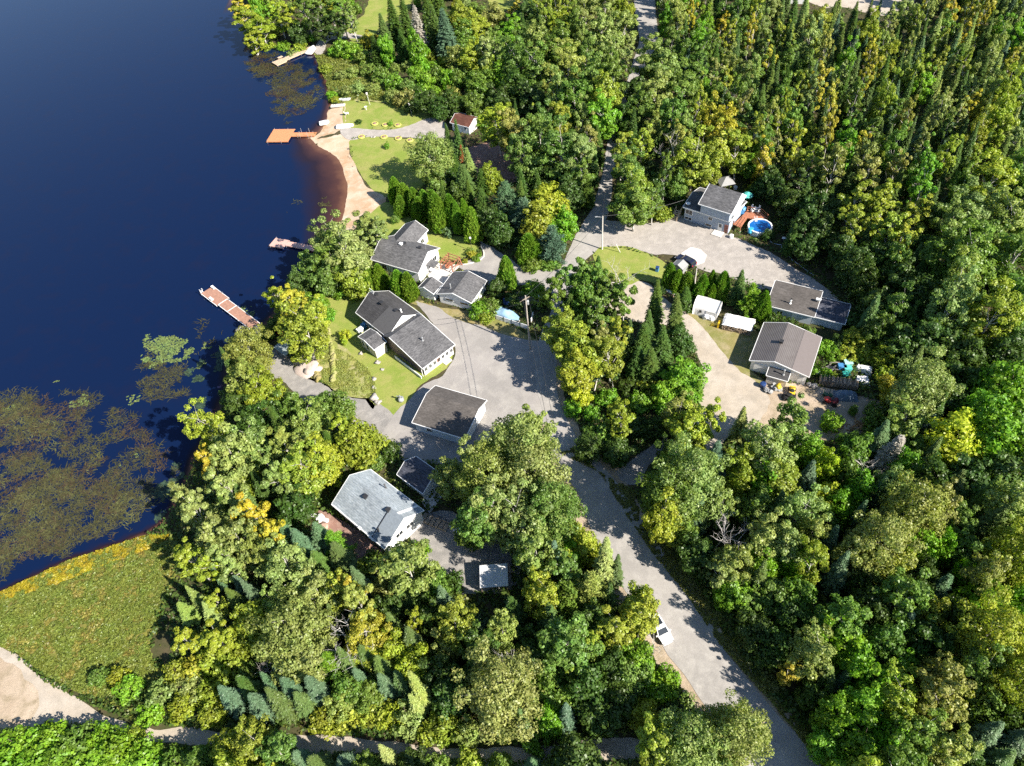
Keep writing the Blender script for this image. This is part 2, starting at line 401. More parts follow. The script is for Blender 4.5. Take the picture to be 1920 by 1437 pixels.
def sheet(name, pts, z, mat, amp=.16, step=.9, seed=1, grid=2.5, world=False):
    line = [np.array(p) if world else G(*p) for p in pts]
    b = roughen(line, step, amp, seed=seed); nb = len(b)
    B = np.array(b); lo = B.min(0); hi = B.max(0)
    gx, gy = np.meshgrid(np.arange(lo[0], hi[0], grid), np.arange(lo[1], hi[1], grid)); gx = gx.ravel(); gy = gy.ravel()
    ins = inpoly(gx, gy, [tuple(q) for q in b]) & (distline(gx, gy, [tuple(q) for q in b]) > grid * .4)
    co = [Vector(q) for q in b] + [Vector((x, y)) for x, y in zip(gx[ins], gy[ins])]
    vs, es, fs, *_ = delaunay_2d_cdt(co, [], [list(range(nb))], 1, 1e-4)
    A = np.array([(v.x, v.y) for v in vs]); zz = terrain(A[:, 0], A[:, 1]) + z
    mb = MB(); mb.add(np.column_stack([A, zz]), [tuple(f) for f in fs])
    return structure(mb.build(name, mat, None, True))
ROAD = [(1560, 1452), (1450, 1335), (1392, 1262), (1338, 1180), (1284, 1090), (1225, 1012), (1180, 940), (1130, 876), (1082, 822), (1050, 762), (1046, 700), (1046, 640), (1056, 585), (1072, 540), (1090, 500),
        (1126, 462), (1134, 415), (1146, 370), (1152, 320), (1166, 250), (1186, 190), (1208, 130), (1234, 80), (1230, 40), (1222, -30),
        (1190, -30), (1193, 40), (1197, 80), (1180, 140), (1160, 200), (1140, 260), (1128, 330), (1112, 390), (1080, 440), (1060, 485), (1040, 530), (1034, 580), (1012, 635), (1000, 690), (1008, 745), (1032, 830), (1050, 880), (1085, 935), (1112, 1010), (1160, 1090), (1228, 1190), (1290, 1280), (1350, 1362), (1412, 1452)]
SHOULDER = [(1585, 1452), (1470, 1335), (1410, 1262), (1354, 1180), (1300, 1090), (1240, 1012), (1195, 940), (1142, 872), (1096, 822), (1060, 762), (1056, 700), (1056, 640), (1050, 640), (1000, 640), (990, 690), (1000, 745),
            (1022, 830), (1040, 890), (1070, 945), (1092, 1012), (1140, 1096), (1205, 1195), (1235, 1250), (1275, 1290), (1330, 1362), (1390, 1452)]
YARD = [(772, 568), (812, 578), (850, 596), (895, 610), (935, 626), (985, 642), (1020, 652), (1030, 720), (1024, 790), (985, 800), (905, 830), (850, 868), (760, 862), (705, 838), (742, 782), (766, 758), (790, 722), (835, 690), (850, 660), (810, 610)]
GDRIVE = [(486, 668), (510, 655), (535, 662), (562, 694), (600, 718), (640, 738), (692, 748), (745, 782), (775, 815), (800, 862), (720, 855), (655, 806), (605, 772), (562, 748), (522, 718), (496, 700)]
DRIVE = [(884, 432), (904, 455), (945, 478), (985, 505), (1046, 508), (1062, 495), (1056, 560), (1005, 540), (950, 534), (918, 530), (890, 515), (858, 500), (880, 488), (906, 480), (900, 462)]
PATIO = [(812, 492), (830, 496), (862, 498), (852, 510), (832, 532), (812, 526), (800, 512)]
UYARD = [(1090, 440), (1112, 408), (1132, 412), (1200, 415), (1255, 412), (1275, 405), (1330, 425), (1380, 448), (1440, 468), (1500, 508), (1545, 540), (1580, 575), (1540, 590), (1500, 560), (1448, 548), (1385, 524), (1310, 508), (1262, 484), (1222, 478), (1180, 466), (1150, 464), (1100, 470)]
ISLANDLAWN = [(1122, 468), (1165, 466), (1205, 476), (1248, 496), (1258, 520), (1240, 535), (1205, 528), (1180, 540), (1140, 520), (1115, 490)]
RDRIVE = [(1188, 525), (1218, 530), (1252, 556), (1292, 590), (1334, 640), (1382, 690), (1412, 712), (1450, 755), (1420, 800), (1375, 812), (1345, 850), (1310, 840), (1310, 780), (1320, 735), (1315, 690), (1298, 640), (1272, 612), (1232, 602), (1196, 606), (1150, 590), (1120, 600), (1100, 580), (1140, 560), (1165, 545)]
RDRY = [(1250, 540), (1300, 560), (1350, 590), (1420, 620), (1425, 660), (1410, 690), (1440, 720), (1400, 730), (1370, 690), (1330, 645), (1285, 590)]
RYARD = [(1395, 720), (1440, 718), (1500, 722), (1560, 728), (1610, 745), (1660, 758), (1650, 800), (1600, 812), (1540, 830), (1480, 840), (1420, 835), (1375, 815), (1340, 815), (1330, 790), (1360, 770)]
SIDE = [(1150, 880), (1185, 862), (1215, 838), (1240, 822), (1260, 830), (1235, 856), (1215, 886), (1195, 915), (1165, 910)]
TRACK = [(-120, 1160), (0, 1205), (35, 1235), (90, 1282), (150, 1312), (210, 1340), (280, 1360), (400, 1368), (540, 1376), (700, 1384), (850, 1396), (1000, 1400), (1120, 1386), (1230, 1376), (1330, 1352), (1350, 1400), (1240, 1420), (1120, 1428), (1000, 1432), (850, 1424), (700, 1412), (560, 1408), (420, 1402), (300, 1396), (230, 1374), (150, 1356), (90, 1352), (60, 1366), (0, 1378), (-120, 1420)]
SANDP = [(-120, 1180), (-10, 1215), (30, 1245), (62, 1290), (66, 1330), (45, 1362), (0, 1374), (-120, 1410)]
BEACH = [(616, 204), (640, 196), (648, 200), (649, 240), (660, 262), (656, 282), (664, 302), (676, 326), (692, 352), (722, 366), (722, 384), (700, 398), (668, 426), (640, 446), (622, 448), (632, 424), (646, 392), (650, 362), (648, 335), (640, 308), (620, 287), (590, 274), (574, 258), (596, 248), (612, 226)]
PATH = [(640, 240), (700, 244), (745, 243), (772, 234), (795, 224), (818, 220), (838, 235), (838, 258), (805, 262), (765, 259), (700, 257), (650, 262)]
LAWNN = [(646, 190), (690, 189), (745, 200), (812, 216), (786, 230), (765, 240), (700, 243), (648, 241)]
LAWNS = [(657, 264), (700, 257), (760, 260), (800, 265), (815, 300), (800, 345), (745, 372), (700, 358), (680, 334), (666, 304)]
LAWNE = [(594, 556), (640, 546), (690, 540), (772, 568), (812, 612), (850, 660), (836, 692), (790, 722), (766, 758), (742, 782), (690, 748), (640, 738), (600, 715), (566, 690), (582, 640), (600, 600)]
SLOPE = [(590, 600), (612, 620), (625, 650), (650, 662), (690, 690), (705, 720), (706, 762), (690, 748), (640, 738), (600, 715), (568, 692), (575, 660), (585, 630)]
LAWNY = [(752, 562), (792, 568), (850, 578), (905, 592), (950, 606), (1008, 640), (985, 652), (930, 628), (890, 612), (848, 598), (808, 580)]
LAWND = [(690, 405), (725, 380), (770, 400), (820, 432), (885, 448), (905, 466), (868, 482), (830, 492), (790, 470), (730, 460), (690, 450)]
LAWNTOP = [(640, 62), (672, 40), (690, 12), (700, -30), (780, -30), (762, 20), (724, 42), (706, 72), (682, 88), (640, 66)]
LAWNTOP2 = [(915, -30), (990, -30), (968, 14), (942, 24), (918, 12)]
PATHTOP = [(588, 92), (600, 74), (622, 60), (648, 62), (676, 66), (676, 72), (640, 72), (618, 76), (606, 96), (596, 104)]
HYARD = [(770, 980), (830, 950), (860, 960), (900, 990), (960, 1040), (960, 1105), (900, 1110), (850, 1100), (800, 1060), (770, 1030)]
HDIRT = [(600, 960), (640, 975), (690, 1010), (735, 1050), (740, 1075), (690, 1080), (640, 1050), (600, 1010)]
MULCH = [(868, 290), (890, 272), (930, 268), (975, 290), (985, 325), (950, 345), (900, 335), (880, 320)]
TOPSAND = [(1480, -30), (1720, -30), (1690, 18), (1640, 30), (1590, 14), (1530, 12)]
MARSH = [(-160, 1150), (0, 1096), (100, 1052), (200, 1022), (285, 1002), (335, 1010), (325, 1080), (300, 1150), (280, 1210), (300, 1280), (230, 1310), (150, 1300), (90, 1270), (30, 1225), (-160, 1150)]
YELLOW = [(-160, 1160), (0, 1108), (60, 1080), (130, 1050), (210, 1022), (275, 1000), (318, 1002), (300, 1020), (220, 1050), (140, 1082), (70, 1106), (0, 1126), (-160, 1185)]
MEADOW = [(600, 120), (640, 110), (690, 125), (740, 150), (770, 195), (690, 188), (640, 190), (618, 180)]
WOODSGAP = [(1500, 460), (1560, 500), (1620, 560), (1650, 610), (1600, 620), (1560, 590), (1500, 530), (1450, 500)]

sheet('road_shoulder', SHOULDER, .045, M_dirt, .3, seed=2)
sheet('road', ROAD, .085, M_road, .10, seed=3)
sheet('yard', YARD, .065, M_asph, .25, seed=4)
sheet('gravel_drive', GDRIVE, .055, M_gravdk, .22, seed=5)
sheet('driveway', DRIVE, .075, M_asph, .15, seed=6)
sheet('patio', PATIO, .095, M_concrete, .02, seed=7)
sheet('gravel_yard', UYARD, .06, M_gravel, .3, seed=8)
sheet('lawn', ISLANDLAWN, .07, M_grass, .2, seed=9)
sheet('sandy_drive', RDRIVE, .06, M_track, .25, seed=10)
sheet('dry_grass_verge', RDRY, .04, M_dry, .25, seed=11)
sheet('sandy_yard', RYARD, .05, M_dirt, .3, seed=12)
sheet('side_track', SIDE, .05, M_gravdk, .3, seed=13)
sheet('track', TRACK, .045, M_track, .25, seed=14)
sheet('sand_patch', SANDP, .06, M_dirt, .3, seed=15)
sheet('beach', BEACH, .035, M_sand, .12, seed=16)
sheet('path', PATH, .065, M_gravel, .15, seed=17)
sheet('lawn', LAWNN, .05, M_grass, .12, seed=18)
sheet('lawn', LAWNS, .05, M_grass, .12, seed=19)
sheet('lawn', LAWNE, .04, M_grass, .25, seed=20)
sheet('rough_bank', SLOPE, .055, M_bank, .35, seed=21)
sheet('lawn', LAWNY, .05, M_dry, .25, seed=22)
sheet('lawn', LAWND, .05, M_grass, .2, seed=23)
sheet('lawn', LAWNTOP, .05, M_grass, .3, seed=24)
sheet('lawn', LAWNTOP2, .05, M_grass, .3, seed=25)
sheet('path', PATHTOP, .07, M_gravel, .2, seed=26)
sheet('paved_yard', HYARD, .05, M_gravdk, .25, seed=27)
sheet('bare_earth', HDIRT, .05, M_mulch, .3, seed=28)
sheet('mulch_bed', MULCH, .05, M_mulch, .3, seed=29)
sheet('sand_pit', TOPSAND, .05, M_track, .4, seed=30)
sheet('marsh', MARSH, .045, M_marsh, .35, seed=31)
sheet('sedge_margin', YELLOW, .10, M_yellow, .35, seed=32)
sheet('meadow', MEADOW, .05, M_bank, .3, seed=33)
sheet('clearing', WOODSGAP, .04, M_forest, .4, seed=34)
CLEAR = [ROAD, SHOULDER, YARD, GDRIVE, DRIVE, PATIO, UYARD, ISLANDLAWN, RDRIVE, RDRY, RYARD, SIDE, TRACK, SANDP, BEACH, PATH, LAWNN, LAWNS, LAWNE, LAWNY, LAWND, LAWNTOP, LAWNTOP2, PATHTOP, HYARD, HDIRT, MULCH, TOPSAND, MARSH]
CLEARW = [[tuple(G(*p)) for p in poly] for poly in CLEAR]
def in_clear(x, y):
    r = np.zeros(np.shape(x), bool)
    for p in CLEARW: r |= inpoly(x, y, p)
    return r

# ---- water: a peaty lake, red-brown where it is shallow over sand, near black where deep
xs = np.unique(np.concatenate([np.arange(-140, -20, 1.2), np.linspace(-700, -140, 60)])); ys = np.unique(np.concatenate([np.arange(20, 260, 1.2), np.linspace(260, 1000, 60)]))
X, Y = np.meshgrid(xs, ys); S = sdist(X, Y); nx = len(xs)
D = np.clip(-S, 0, 60)
# the sandy shelf off the beach reaches further out than the weedy banks
bx, by = G(625, 345, WZ); shelf = np.exp(-((X - bx) ** 2 + (Y - by) ** 2) / (2 * 17.0 ** 2))
depth = np.clip(D / (.9 + 13 * shelf), 0, 1)
V = np.stack([X, Y, np.full_like(X, WZ)], -1).reshape(-1, 3)
ii, jj = np.meshgrid(np.arange(len(ys) - 1), np.arange(nx - 1), indexing='ij'); a = (ii * nx + jj).ravel()
keep = (S[:-1, :-1] < 3.5).ravel()
m, t, out = newmat('lake_water')
at = N(t, 'ShaderNodeAttribute', attribute_name='leafv'); tc = N(t, 'ShaderNodeTexCoord')
n = noise(t, .25, 4, .6, tc.outputs['Object'])
ma = N(t, 'ShaderNodeMath', operation='MULTIPLY_ADD'); t.links.new(n.outputs[0], ma.inputs[0]); ma.inputs[1].default_value = .3
sb = N(t, 'ShaderNodeMath', operation='SUBTRACT'); t.links.new(at.outputs['Fac'], sb.inputs[0]); sb.inputs[1].default_value = .15
t.links.new(sb.outputs[0], ma.inputs[2])
rc = ramp(t, [(0, (.13, .062, .036)), (.15, (.06, .026, .020)), (.5, (.016, .009, .014)), (1, (.003, .010, .040))]); t.links.new(ma.outputs[0], rc.inputs[0])
nb = noise(t, 1.6, 3, .6, tc.outputs['Object'])
b = bsdf(t, out, rc.outputs[0], .07, .32, bump(t, nb.outputs[0], .12, .05)); b.inputs['IOR'].default_value = 1.33
me = npmesh('lake', V, np.stack([a, a + 1, a + 1 + nx, a + nx], 1)[keep], [m], depth.ravel())
lake = bpy.data.objects.new('lake', me); COL.objects.link(lake); structure(lake)

# ---- water plants: curved blades lying on the surface, in drifts
def blades(name, label_kind, n, sampler, length, width, z, cols, seed, tilt=.12):
    r = np.random.default_rng(seed); P = sampler(r, n); n = len(P)
    ang = r.normal(0, .9, n) + r.choice([0.4, 2.4], n); L = length * r.uniform(.5, 1.5, n); W = width * r.uniform(.6, 1.4, n); bend = r.normal(0, .45, n)
    dx, dy = np.cos(ang), np.sin(ang); ex, ey = np.cos(ang + bend), np.sin(ang + bend)
    A = P; B = A + np.stack([dx, dy], 1) * (L * .5)[:, None]; C = B + np.stack([ex, ey], 1) * (L * .5)[:, None]
    nA = np.stack([-dy, dx], 1) * W[:, None] * .5; nC = np.stack([-ey, ex], 1) * W[:, None] * .25
    z0 = np.full(n, z); z1 = z + r.uniform(.0, tilt, n); z2 = z + r.uniform(0, tilt, n)
    def st3(p, zz): return np.column_stack([p, zz])
    Vv = np.stack([st3(A - nA * .4, z0), st3(A + nA * .4, z0), st3(B + nA, z1), st3(B - nA, z1), st3(C + nC, z2), st3(C - nC, z2)], 1).reshape(-1, 3)
    o = np.arange(n)[:, None] * 6
    F = np.concatenate([o + np.array([[0, 1, 2, 3]]), o + np.array([[3, 2, 4, 5]])], 0)
    me = npmesh(name, Vv, F, [M_weed], np.repeat(r.uniform(0, 1, n), 6))
    ob = bpy.data.objects.new(name, me); COL.objects.link(ob); ob['kind'] = 'stuff'; ob.color = (*cols, 1); return ob
def vnoise(X, Y, s, seed):
    """cheap smooth value noise, 0..1"""
    r = np.random.default_rng(seed); g = r.uniform(0, 1, (64, 64)); x = X / s; y = Y / s
    i = np.floor(x).astype(int); j = np.floor(y).astype(int); fx = x - i; fy = y - j; fx = fx * fx * (3 - 2 * fx); fy = fy * fy * (3 - 2 * fy)
    q = lambda a, b: g[a % 64, b % 64]
    return (q(i, j) * (1 - fx) + q(i + 1, j) * fx) * (1 - fy) + (q(i, j + 1) * (1 - fx) + q(i + 1, j + 1) * fx) * fy
# (photo outline, share of the blades) of the weed beds
BEDS = [([(-60, 770), (60, 735), (190, 735), (290, 790), (330, 840), (345, 900), (320, 950), (270, 1000), (150, 1035), (0, 1095), (-60, 1110)], 1.0, .46),
        ([(-60, 745), (30, 725), (110, 735), (110, 800), (30, 840), (-60, 840)], .8, .42),
        ([(205, 690), (262, 655), (320, 655), (400, 690), (415, 720), (400, 770), (350, 810), (290, 790), (255, 750)], .8, .5),
        ([(210, 660), (300, 630), (330, 665), (260, 705), (215, 710)], .7, .5),
        ([(330, 560), (420, 590), (450, 620), (400, 690), (330, 660), (290, 620)], .22, .55),
        ([(430, 95), (520, 100), (575, 120), (610, 160), (612, 200), (575, 215), (530, 240), (515, 225), (490, 180), (455, 120)], 1.0, .42),
        ([(415, 40), (440, 60), (470, 110), (440, 100), (405, 50)], .5, .5),
        ([(520, 330), (560, 335), (580, 380), (560, 410), (530, 400), (525, 360)], .6, .5), ([(590, 372), (615, 372), (618, 388), (595, 388)], .8, .3),
        ([(540, 480), (570, 470), (590, 520), (550, 540), (500, 560), (480, 530)], .25, .55),
        ([(-60, 840), (60, 850), (180, 880), (260, 930), (250, 1000), (150, 1035), (0, 1090), (-60, 1110)], 1.0, .36)]
def bed_sampler(scale=2.2, thr=0.0, beds=BEDS):
    def f(r, n):
        A = [abs(sum(p[i][0] * p[(i + 1) % len(p)][1] - p[(i + 1) % len(p)][0] * p[i][1] for i in range(len(p)))) / 2 * d for p, d, _ in beds_w]
        out = []
        for (p, d, th), ar in zip(beds_w, A):
            k = int(n * ar / sum(A)); P = np.array(p); lo, hi = P.min(0), P.max(0)
            q = r.uniform(lo, hi, (k * 6, 2)); ok = inpoly(q[:, 0], q[:, 1], p)
            v = vnoise(q[:, 0], q[:, 1], scale, 3) * .65 + vnoise(q[:, 0], q[:, 1], scale * 3.1, 4) * .35
            dd_ = distline(q[:, 0], q[:, 1], p); ok &= v > th + thr + .34 * np.exp(-dd_ / 2.6); ok &= sdist(q[:, 0], q[:, 1]) < -.3
            out.append(q[ok][:k])
        return np.concatenate(out)
    beds_w = [([tuple(G(x, y, WZ)) for x, y in p], d, th) for p, d, th in beds]
    return f
blades('water_weed', '', 17000, bed_sampler(), .95, .095, WZ + .02, (.060, .056, .022), 11)
blades('water_weed', '', 4500, bed_sampler(3.4, .08), .8, .12, WZ + .03, (.085, .085, .03), 12)
blades('water_weed', '', 7000, bed_sampler(2.8, .02, BEDS[5:6] + BEDS[:1]), .7, .11, WZ + .03, (.06, .042, .022), 14)
LILY = [([(215, 690), (250, 640), (290, 620), (345, 630), (420, 640), (425, 700), (380, 715), (330, 700), (280, 705)], .8, .5), ([(135, 735), (165, 738), (165, 765), (130, 765)], 1, .3), ([(90, 700), (125, 695), (120, 720), (95, 720)], .5, .3),
        ([(240, 740), (262, 745), (258, 760), (236, 760)], 1, .2), ([(195, 870), (225, 870), (225, 900), (200, 900)], 1, .3), ([(255, 850), (300, 840), (300, 865), (260, 870)], .6, .4), ([(0, 745), (35, 745), (30, 790), (0, 790)], .8, .4), ([(450, 575), (475, 575), (475, 600), (450, 600)], .9, .3), ([(430, 625), (450, 630), (440, 650), (420, 640)], .9, .3)]
blades('lily_pads', '', 1500, bed_sampler(1.4, 0, LILY), .42, .32, WZ + .035, (.13, .17, .05), 13, .05)
blades('lily_pads', '', 2200, bed_sampler(2.0, 0, [([(330, 670), (420, 640), (428, 720), (400, 800), (350, 900), (320, 960), (290, 985), (280, 930), (330, 840), (370, 780)], 1, .42)]), .42, .32, WZ + .035, (.035, .06, .035), 15, .05)
# ================================================================== BUILDINGS
def zp(x0, y0, s, *pts): return [(x0 + a * s, y0 + b * s) for a, b in pts]
def fit(px4, z, H=None):
    """rectangle from four photo corners A,B,C,D on the plane z: origin A, x along AB, y along AD"""
    zz = z if isinstance(z, (list, tuple)) else [z] * 4
    P = [G(p[0], p[1], q) for p, q in zip(px4, zz)]
    u = (P[1] - P[0]) + (P[2] - P[3]); v = (P[3] - P[0]) + (P[2] - P[1])
    a = math.atan2(u[1], u[0]); b = math.atan2(v[1], v[0]) - math.pi / 2
    while b - a > math.pi: b -= 2 * math.pi
    while a - b > math.pi: b += 2 * math.pi
    a = (a + b) / 2
    L = (np.linalg.norm(P[1] - P[0]) + np.linalg.norm(P[2] - P[3])) / 2; W = (np.linalg.norm(P[3] - P[0]) + np.linalg.norm(P[2] - P[1])) / 2
    c = sum(P) / 4; ux = np.array([math.cos(a), math.sin(a)]); uy = np.array([-ux[1], ux[0]])
    o = c - ux * L / 2 - uy * W / 2
    return o[0], o[1], math.degrees(a), float(L), float(W)
def window(par, c, w, h, face, frame=None, rows=2, pane=None):
    """window on a wall: c centre, face one of '+x','-x','+y','-y' (local)"""
    ax = 0 if face[1] == 'x' else 1; s = 1 if face[0] == '+' else -1
    d = [0, 0, 0]; d[ax] = .10; d[1 - ax] = w + .2; d[2] = h + .2
    off = [0, 0, 0]; off[ax] = s * .05; c0 = [c[i] + off[i] for i in range(3)]
    f = MB().box(c0, d).build('window', frame or M_trim, par)
    d2 = list(d); d2[ax] = .03; d2[1 - ax] = w; d2[2] = h
    c2 = list(c0); c2[ax] += s * .055
    mb = MB()
    if rows == 2:
        for k in (-1, 1):
            cc = list(c2); cc[1 - ax] += k * (w * .26); dd = list(d2); dd[1 - ax] = w * .46; mb.box(cc, dd)
    else: mb.box(c2, d2)
    mb.build('pane', pane or M_glass, f); return f
def door(par, c, w, h, face, mat, glass=False):
    ax = 0 if face[1] == 'x' else 1; s = 1 if face[0] == '+' else -1
    d = [0, 0, 0]; d[ax] = .09; d[1 - ax] = w; d[2] = h; c0 = list(c); c0[ax] += s * .045
    f = MB().box(c0, d).build('door', mat, par)
    c1 = list(c0); c1[ax] += s * .08; c1[1 - ax] += w * .38; MB().box(c1, (.08, .08, .08)).build('handle', M_steel, f)
    if glass:
        c2 = list(c0); c2[ax] += s * .05; c2[2] += h * .18; dd = list(d); dd[ax] = .03; dd[1 - ax] = w * .55; dd[2] = h * .4
        MB().box(c2, dd).build('pane', M_glass, f)
    return f
def garage_door(par, c, w, h, face, mat):
    ax = 0 if face[1] == 'x' else 1; s = 1 if face[0] == '+' else -1
    mb = MB(); n = 4
    for k in range(n):
        d = [0, 0, 0]; d[ax] = .08; d[1 - ax] = w; d[2] = h / n - .03; c0 = list(c); c0[ax] += s * .04; c0[2] = c[2] - h / 2 + (k + .5) * h / n; mb.box(c0, d)
    return mb.build('garage_door', mat, par)
def hip_fascia(par, edges, mat, w=.16, t=.07):
    mb = MB()
    for p, q in edges:
        p = Vector(p); q = Vector(q); d = (q - p); n = Vector((d.y, -d.x, 0)).normalized() * t
        dn = Vector((0, 0, -w)); up = Vector((0, 0, .02))
        mb.add([p + n + up, q + n + up, q + n + dn, p + n + dn, p - n * .2 + up, q - n * .2 + up, q - n * .2 + dn, p - n * .2 + dn],
               [(0, 1, 2, 3), (7, 6, 5, 4), (4, 5, 1, 0), (3, 2, 6, 7), (0, 3, 7, 4), (1, 5, 6, 2)])
    return mb.build('fascia', mat, par)
def gable(root, L, W, ze, zr, wall, roof, ridge='x', r=.5, over=.35, x0=0, y0=0, trim=None, name='', z0=0.0, zb=None, ends=(1, 1)):
    """a gabled block in the local frame of root. eave rectangle (x0..x0+L, y0..y0+W), ridge along x or y at the share r of the other side; zb: height of the far eave when it differs"""
    zb = ze if zb is None else zb; trim = trim or M_trim
    if ridge == 'x':
        T = lambda u, v, z: (x0 + u, y0 + v, z); A, B = L, W
    else:
        T = lambda u, v, z: (x0 + W_ - v, y0 + u, z); A, B = W, L
    W_ = L
    e0, e1 = over * ends[0], over * ends[1]
    rz = lambda v: ze + (zr - ze) * v / (B * r) if v <= B * r else zb + (zr - zb) * (B - v) / (B * (1 - r))
    i, j = over, B - over; th = .16; dz = -th - .01
    u0, u1 = e0, A - e1; vr = B * r
    P = [T(u0, i, z0), T(u1, i, z0), T(u1, j, z0), T(u0, j, z0), T(u0, i, rz(i) + dz), T(u1, i, rz(i) + dz), T(u1, j, rz(j) + dz), T(u0, j, rz(j) + dz), T(u0, vr, zr + dz), T(u1, vr, zr + dz)]
    MB().add(P, [(0, 1, 5, 4), (2, 3, 7, 6), (1, 2, 6, 9, 5), (3, 0, 4, 8, 7)]).build('wall', wall, root)
    mb = MB()
    mb.slab([T(0, 0, ze), T(A, 0, ze), T(A, vr, zr), T(0, vr, zr)], th)
    mb.slab([T(0, vr, zr), T(A, vr, zr), T(A, B, zb), T(0, B, zb)], th)
    ro = mb.build('roof', roof, root)
    hip_fascia(root, [(T(0, 0, ze), T(A, 0, ze)), (T(A, 0, ze), T(A, vr, zr)), (T(A, vr, zr), T(A, B, zb)), (T(A, B, zb), T(0, B, zb)), (T(0, B, zb), T(0, vr, zr)), (T(0, vr, zr), T(0, 0, ze))], trim)
    return ro, T, rz
def shed_roof(root, quad, wall, roof, z0=0.0, over=.25, trim=None, th=.14, nm='wall'):
    """one sloping slab over a walled box; quad = 4 local 3D corners, counter-clockwise"""
    q = [Vector(p) for p in quad]; c = sum(q, Vector()) / 4
    k = []
    for p in q:
        d = p - c; f = 1 - over / max(.1, math.hypot(d.x, d.y)) * 1.3; k.append(c + d * f)
    mb = MB(); base = [Vector((p.x, p.y, z0)) for p in k]; top = [p + Vector((0, 0, -th - .01)) for p in k]
    if wall is not None: mb.add(base + top, [(i, (i + 1) % 4, 4 + (i + 1) % 4, 4 + i) for i in range(4)]).build(nm, wall, root)
    ro = MB().slab(q, th).build('roof', roof, root)
    hip_fascia(root, [(q[i], q[(i + 1) % 4]) for i in range(4)], trim or M_trim, .15)
    return ro
def vent(par, p, mat=None, kind='box'):
    if kind == 'box': return MB().box((p[0], p[1], p[2] + .15), (.55, .55, .45)).box((p[0], p[1], p[2] + .42), (.7, .7, .08)).build('roof_vent', mat or M_blackm, par)
    h = 1.1 if kind == 'chimney' else .7
    return MB().lathe([(.22, -.2), (.22, .05), (.11, .1), (.11, h), (.17, h), (.17, h + .12), (0.02, h + .18)], 10, p).build('chimney', mat or M_steel, par)

# ---- 1. silver-roofed house
S1 = 440 / 1542
q = zp(560, 720, S1, (210, 795), (575, 1075), (815, 840), (480, 555))
x, y, a, L, W = fit(q, 3.3)
h = thing('house', 'white gabled house with a silver shingle roof, by the lake wood', 'house', x, y, 0, a)
ro, T, rz = gable(h, L, W, 3.3, 5.9, M_white, M_rsilver, r=.56)
MB().slab([(L - 2.9, 0 - .02, 3.36), (L + .02, -.02, 3.36), (L + .02, W * .56, 5.99), (L - 2.9, W * .56, 5.99)], .05).build('porch_roof', M_rblue if False else plain('silver_dark_shingle', (.24, .275, .31), .85, .2, .2, 3), h)
MB().box((L - 2.95, W * .28, 4.7), (.12, .1, .1)).slab([(L - 2.98, 0, 3.42), (L - 2.86, 0, 3.42), (L - 2.86, W * .56, 6.04), (L - 2.98, W * .56, 6.04)], .06).build('roof_seam', M_blackm, h)
MB().slab([(L - 1.5, W * .56, 6.02), (L - 1.1, W * .56, 6.02), (L - 1.1, W, 3.42), (L - 1.5, W, 3.42)], .12).build('roof_edge_trim', M_trim, h)
MB().tube([(0, -.08, 3.2), (L, -.08, 3.2)], .09).build('gutter', M_trim, h)
vent(ro, (L * .38, W * .44, 5.3)); vent(ro, (L * .76, W * .50, 5.6)); vent(ro, (L * .42, W * .86, 4.0), M_rgrey, 'chimney'); vent(ro, (L * .8, W * .15, 4.0), M_blackm, 'pipe')
for k, (yy, zz) in enumerate(((W * .38, 2.9), (W * .64, 2.7))): window(h, (L - .35, yy, zz), 1.3, .75, '+x')
window(h, (L - .35, W * .22, 1.1), 1.2, .6, '+x'); window(h, (L * .3, .35, 1.8), 1.4, 1.0, '-y'); window(h, (L * .65, .35, 1.8), 1.4, 1.0, '-y')
MB().box((L * .55, -.12, 3.42), (.5, .35, .3)).build('gutter_box', M_trim, h)
MB().tube([(L * .72, -.2, 3.3), (L * .78, .7, 3.75)], .05).tube([(L * .70, -.2, 3.3), (L * .82, -.3, 3.4)], .05).build('downpipe', M_trim, h)
silver = h
# its shed
q = zp(560, 720, S1, (640, 600), (815, 715), (950, 600), (770, 478))
x, y, a, L, W = fit(q, 2.3)
h = thing('garden_shed', 'small white gabled shed with a dark blue roof beside the silver roofed house', 'shed', x, y, 0, a)
ro, T, rz = gable(h, L, W, 2.3, 3.6, M_white, M_rblue)
garage_door(h, (L - .35, W * .5, 1.0), 1.7, 1.9, '+x', M_white); window(h, (L * .4, .35, 1.3), .7, .6, '-y')
# slab in front of the shed, steps and landing down to the paved yard
P = [G(*p) for p in zp(560, 720, S1, (805, 775), (860, 855), (970, 710), (910, 650))]
o = MB().prism([tuple(p) for p in P], -.02, .16).build('concrete_slab', M_concrete); tag(o, 'pale concrete slab in front of the dark blue roofed shed', 'slab')
p0 = G(*zp(560, 720, S1, (815, 880))[0]); p1 = G(*zp(560, 720, S1, (985, 950))[0]); d = p1 - p0; a = math.degrees(math.atan2(d[1], d[0])); L = float(np.linalg.norm(d))
h = thing('garden_steps', 'timber garden steps running from the white house to a pale landing', 'steps', p0[0], p0[1], 0, a)
for k in range(6): MB().box((L * (k + .5) / 6, 0, .50 - k * .07), (L / 6 - .12, 1.5, .10)).build('tread', M_wood, h)
mb = MB()
for s_ in (-1, 1): mb.box((L / 2, s_ * .72, .22), (L, .08, .42))
mb.build('stringer', M_wood, h)
mb = MB(); mb.box((L / 2, .78, 1.1), (L, .06, .06))
for k in range(4): mb.box((L * (k + .3) / 4, .78, .6), (.07, .07, 1.0))
mb.build('handrail', M_blackm, h)
P = [G(*p) for p in zp(560, 720, S1, (985, 935), (1070, 1022), (1085, 965), (1035, 940))]
o = MB().prism([tuple(p) for p in (P[0], P[1], P[2], P[3])], -.02, .22).build('landing', M_plw); tag(o, 'white landing board at the foot of the timber steps', 'landing')

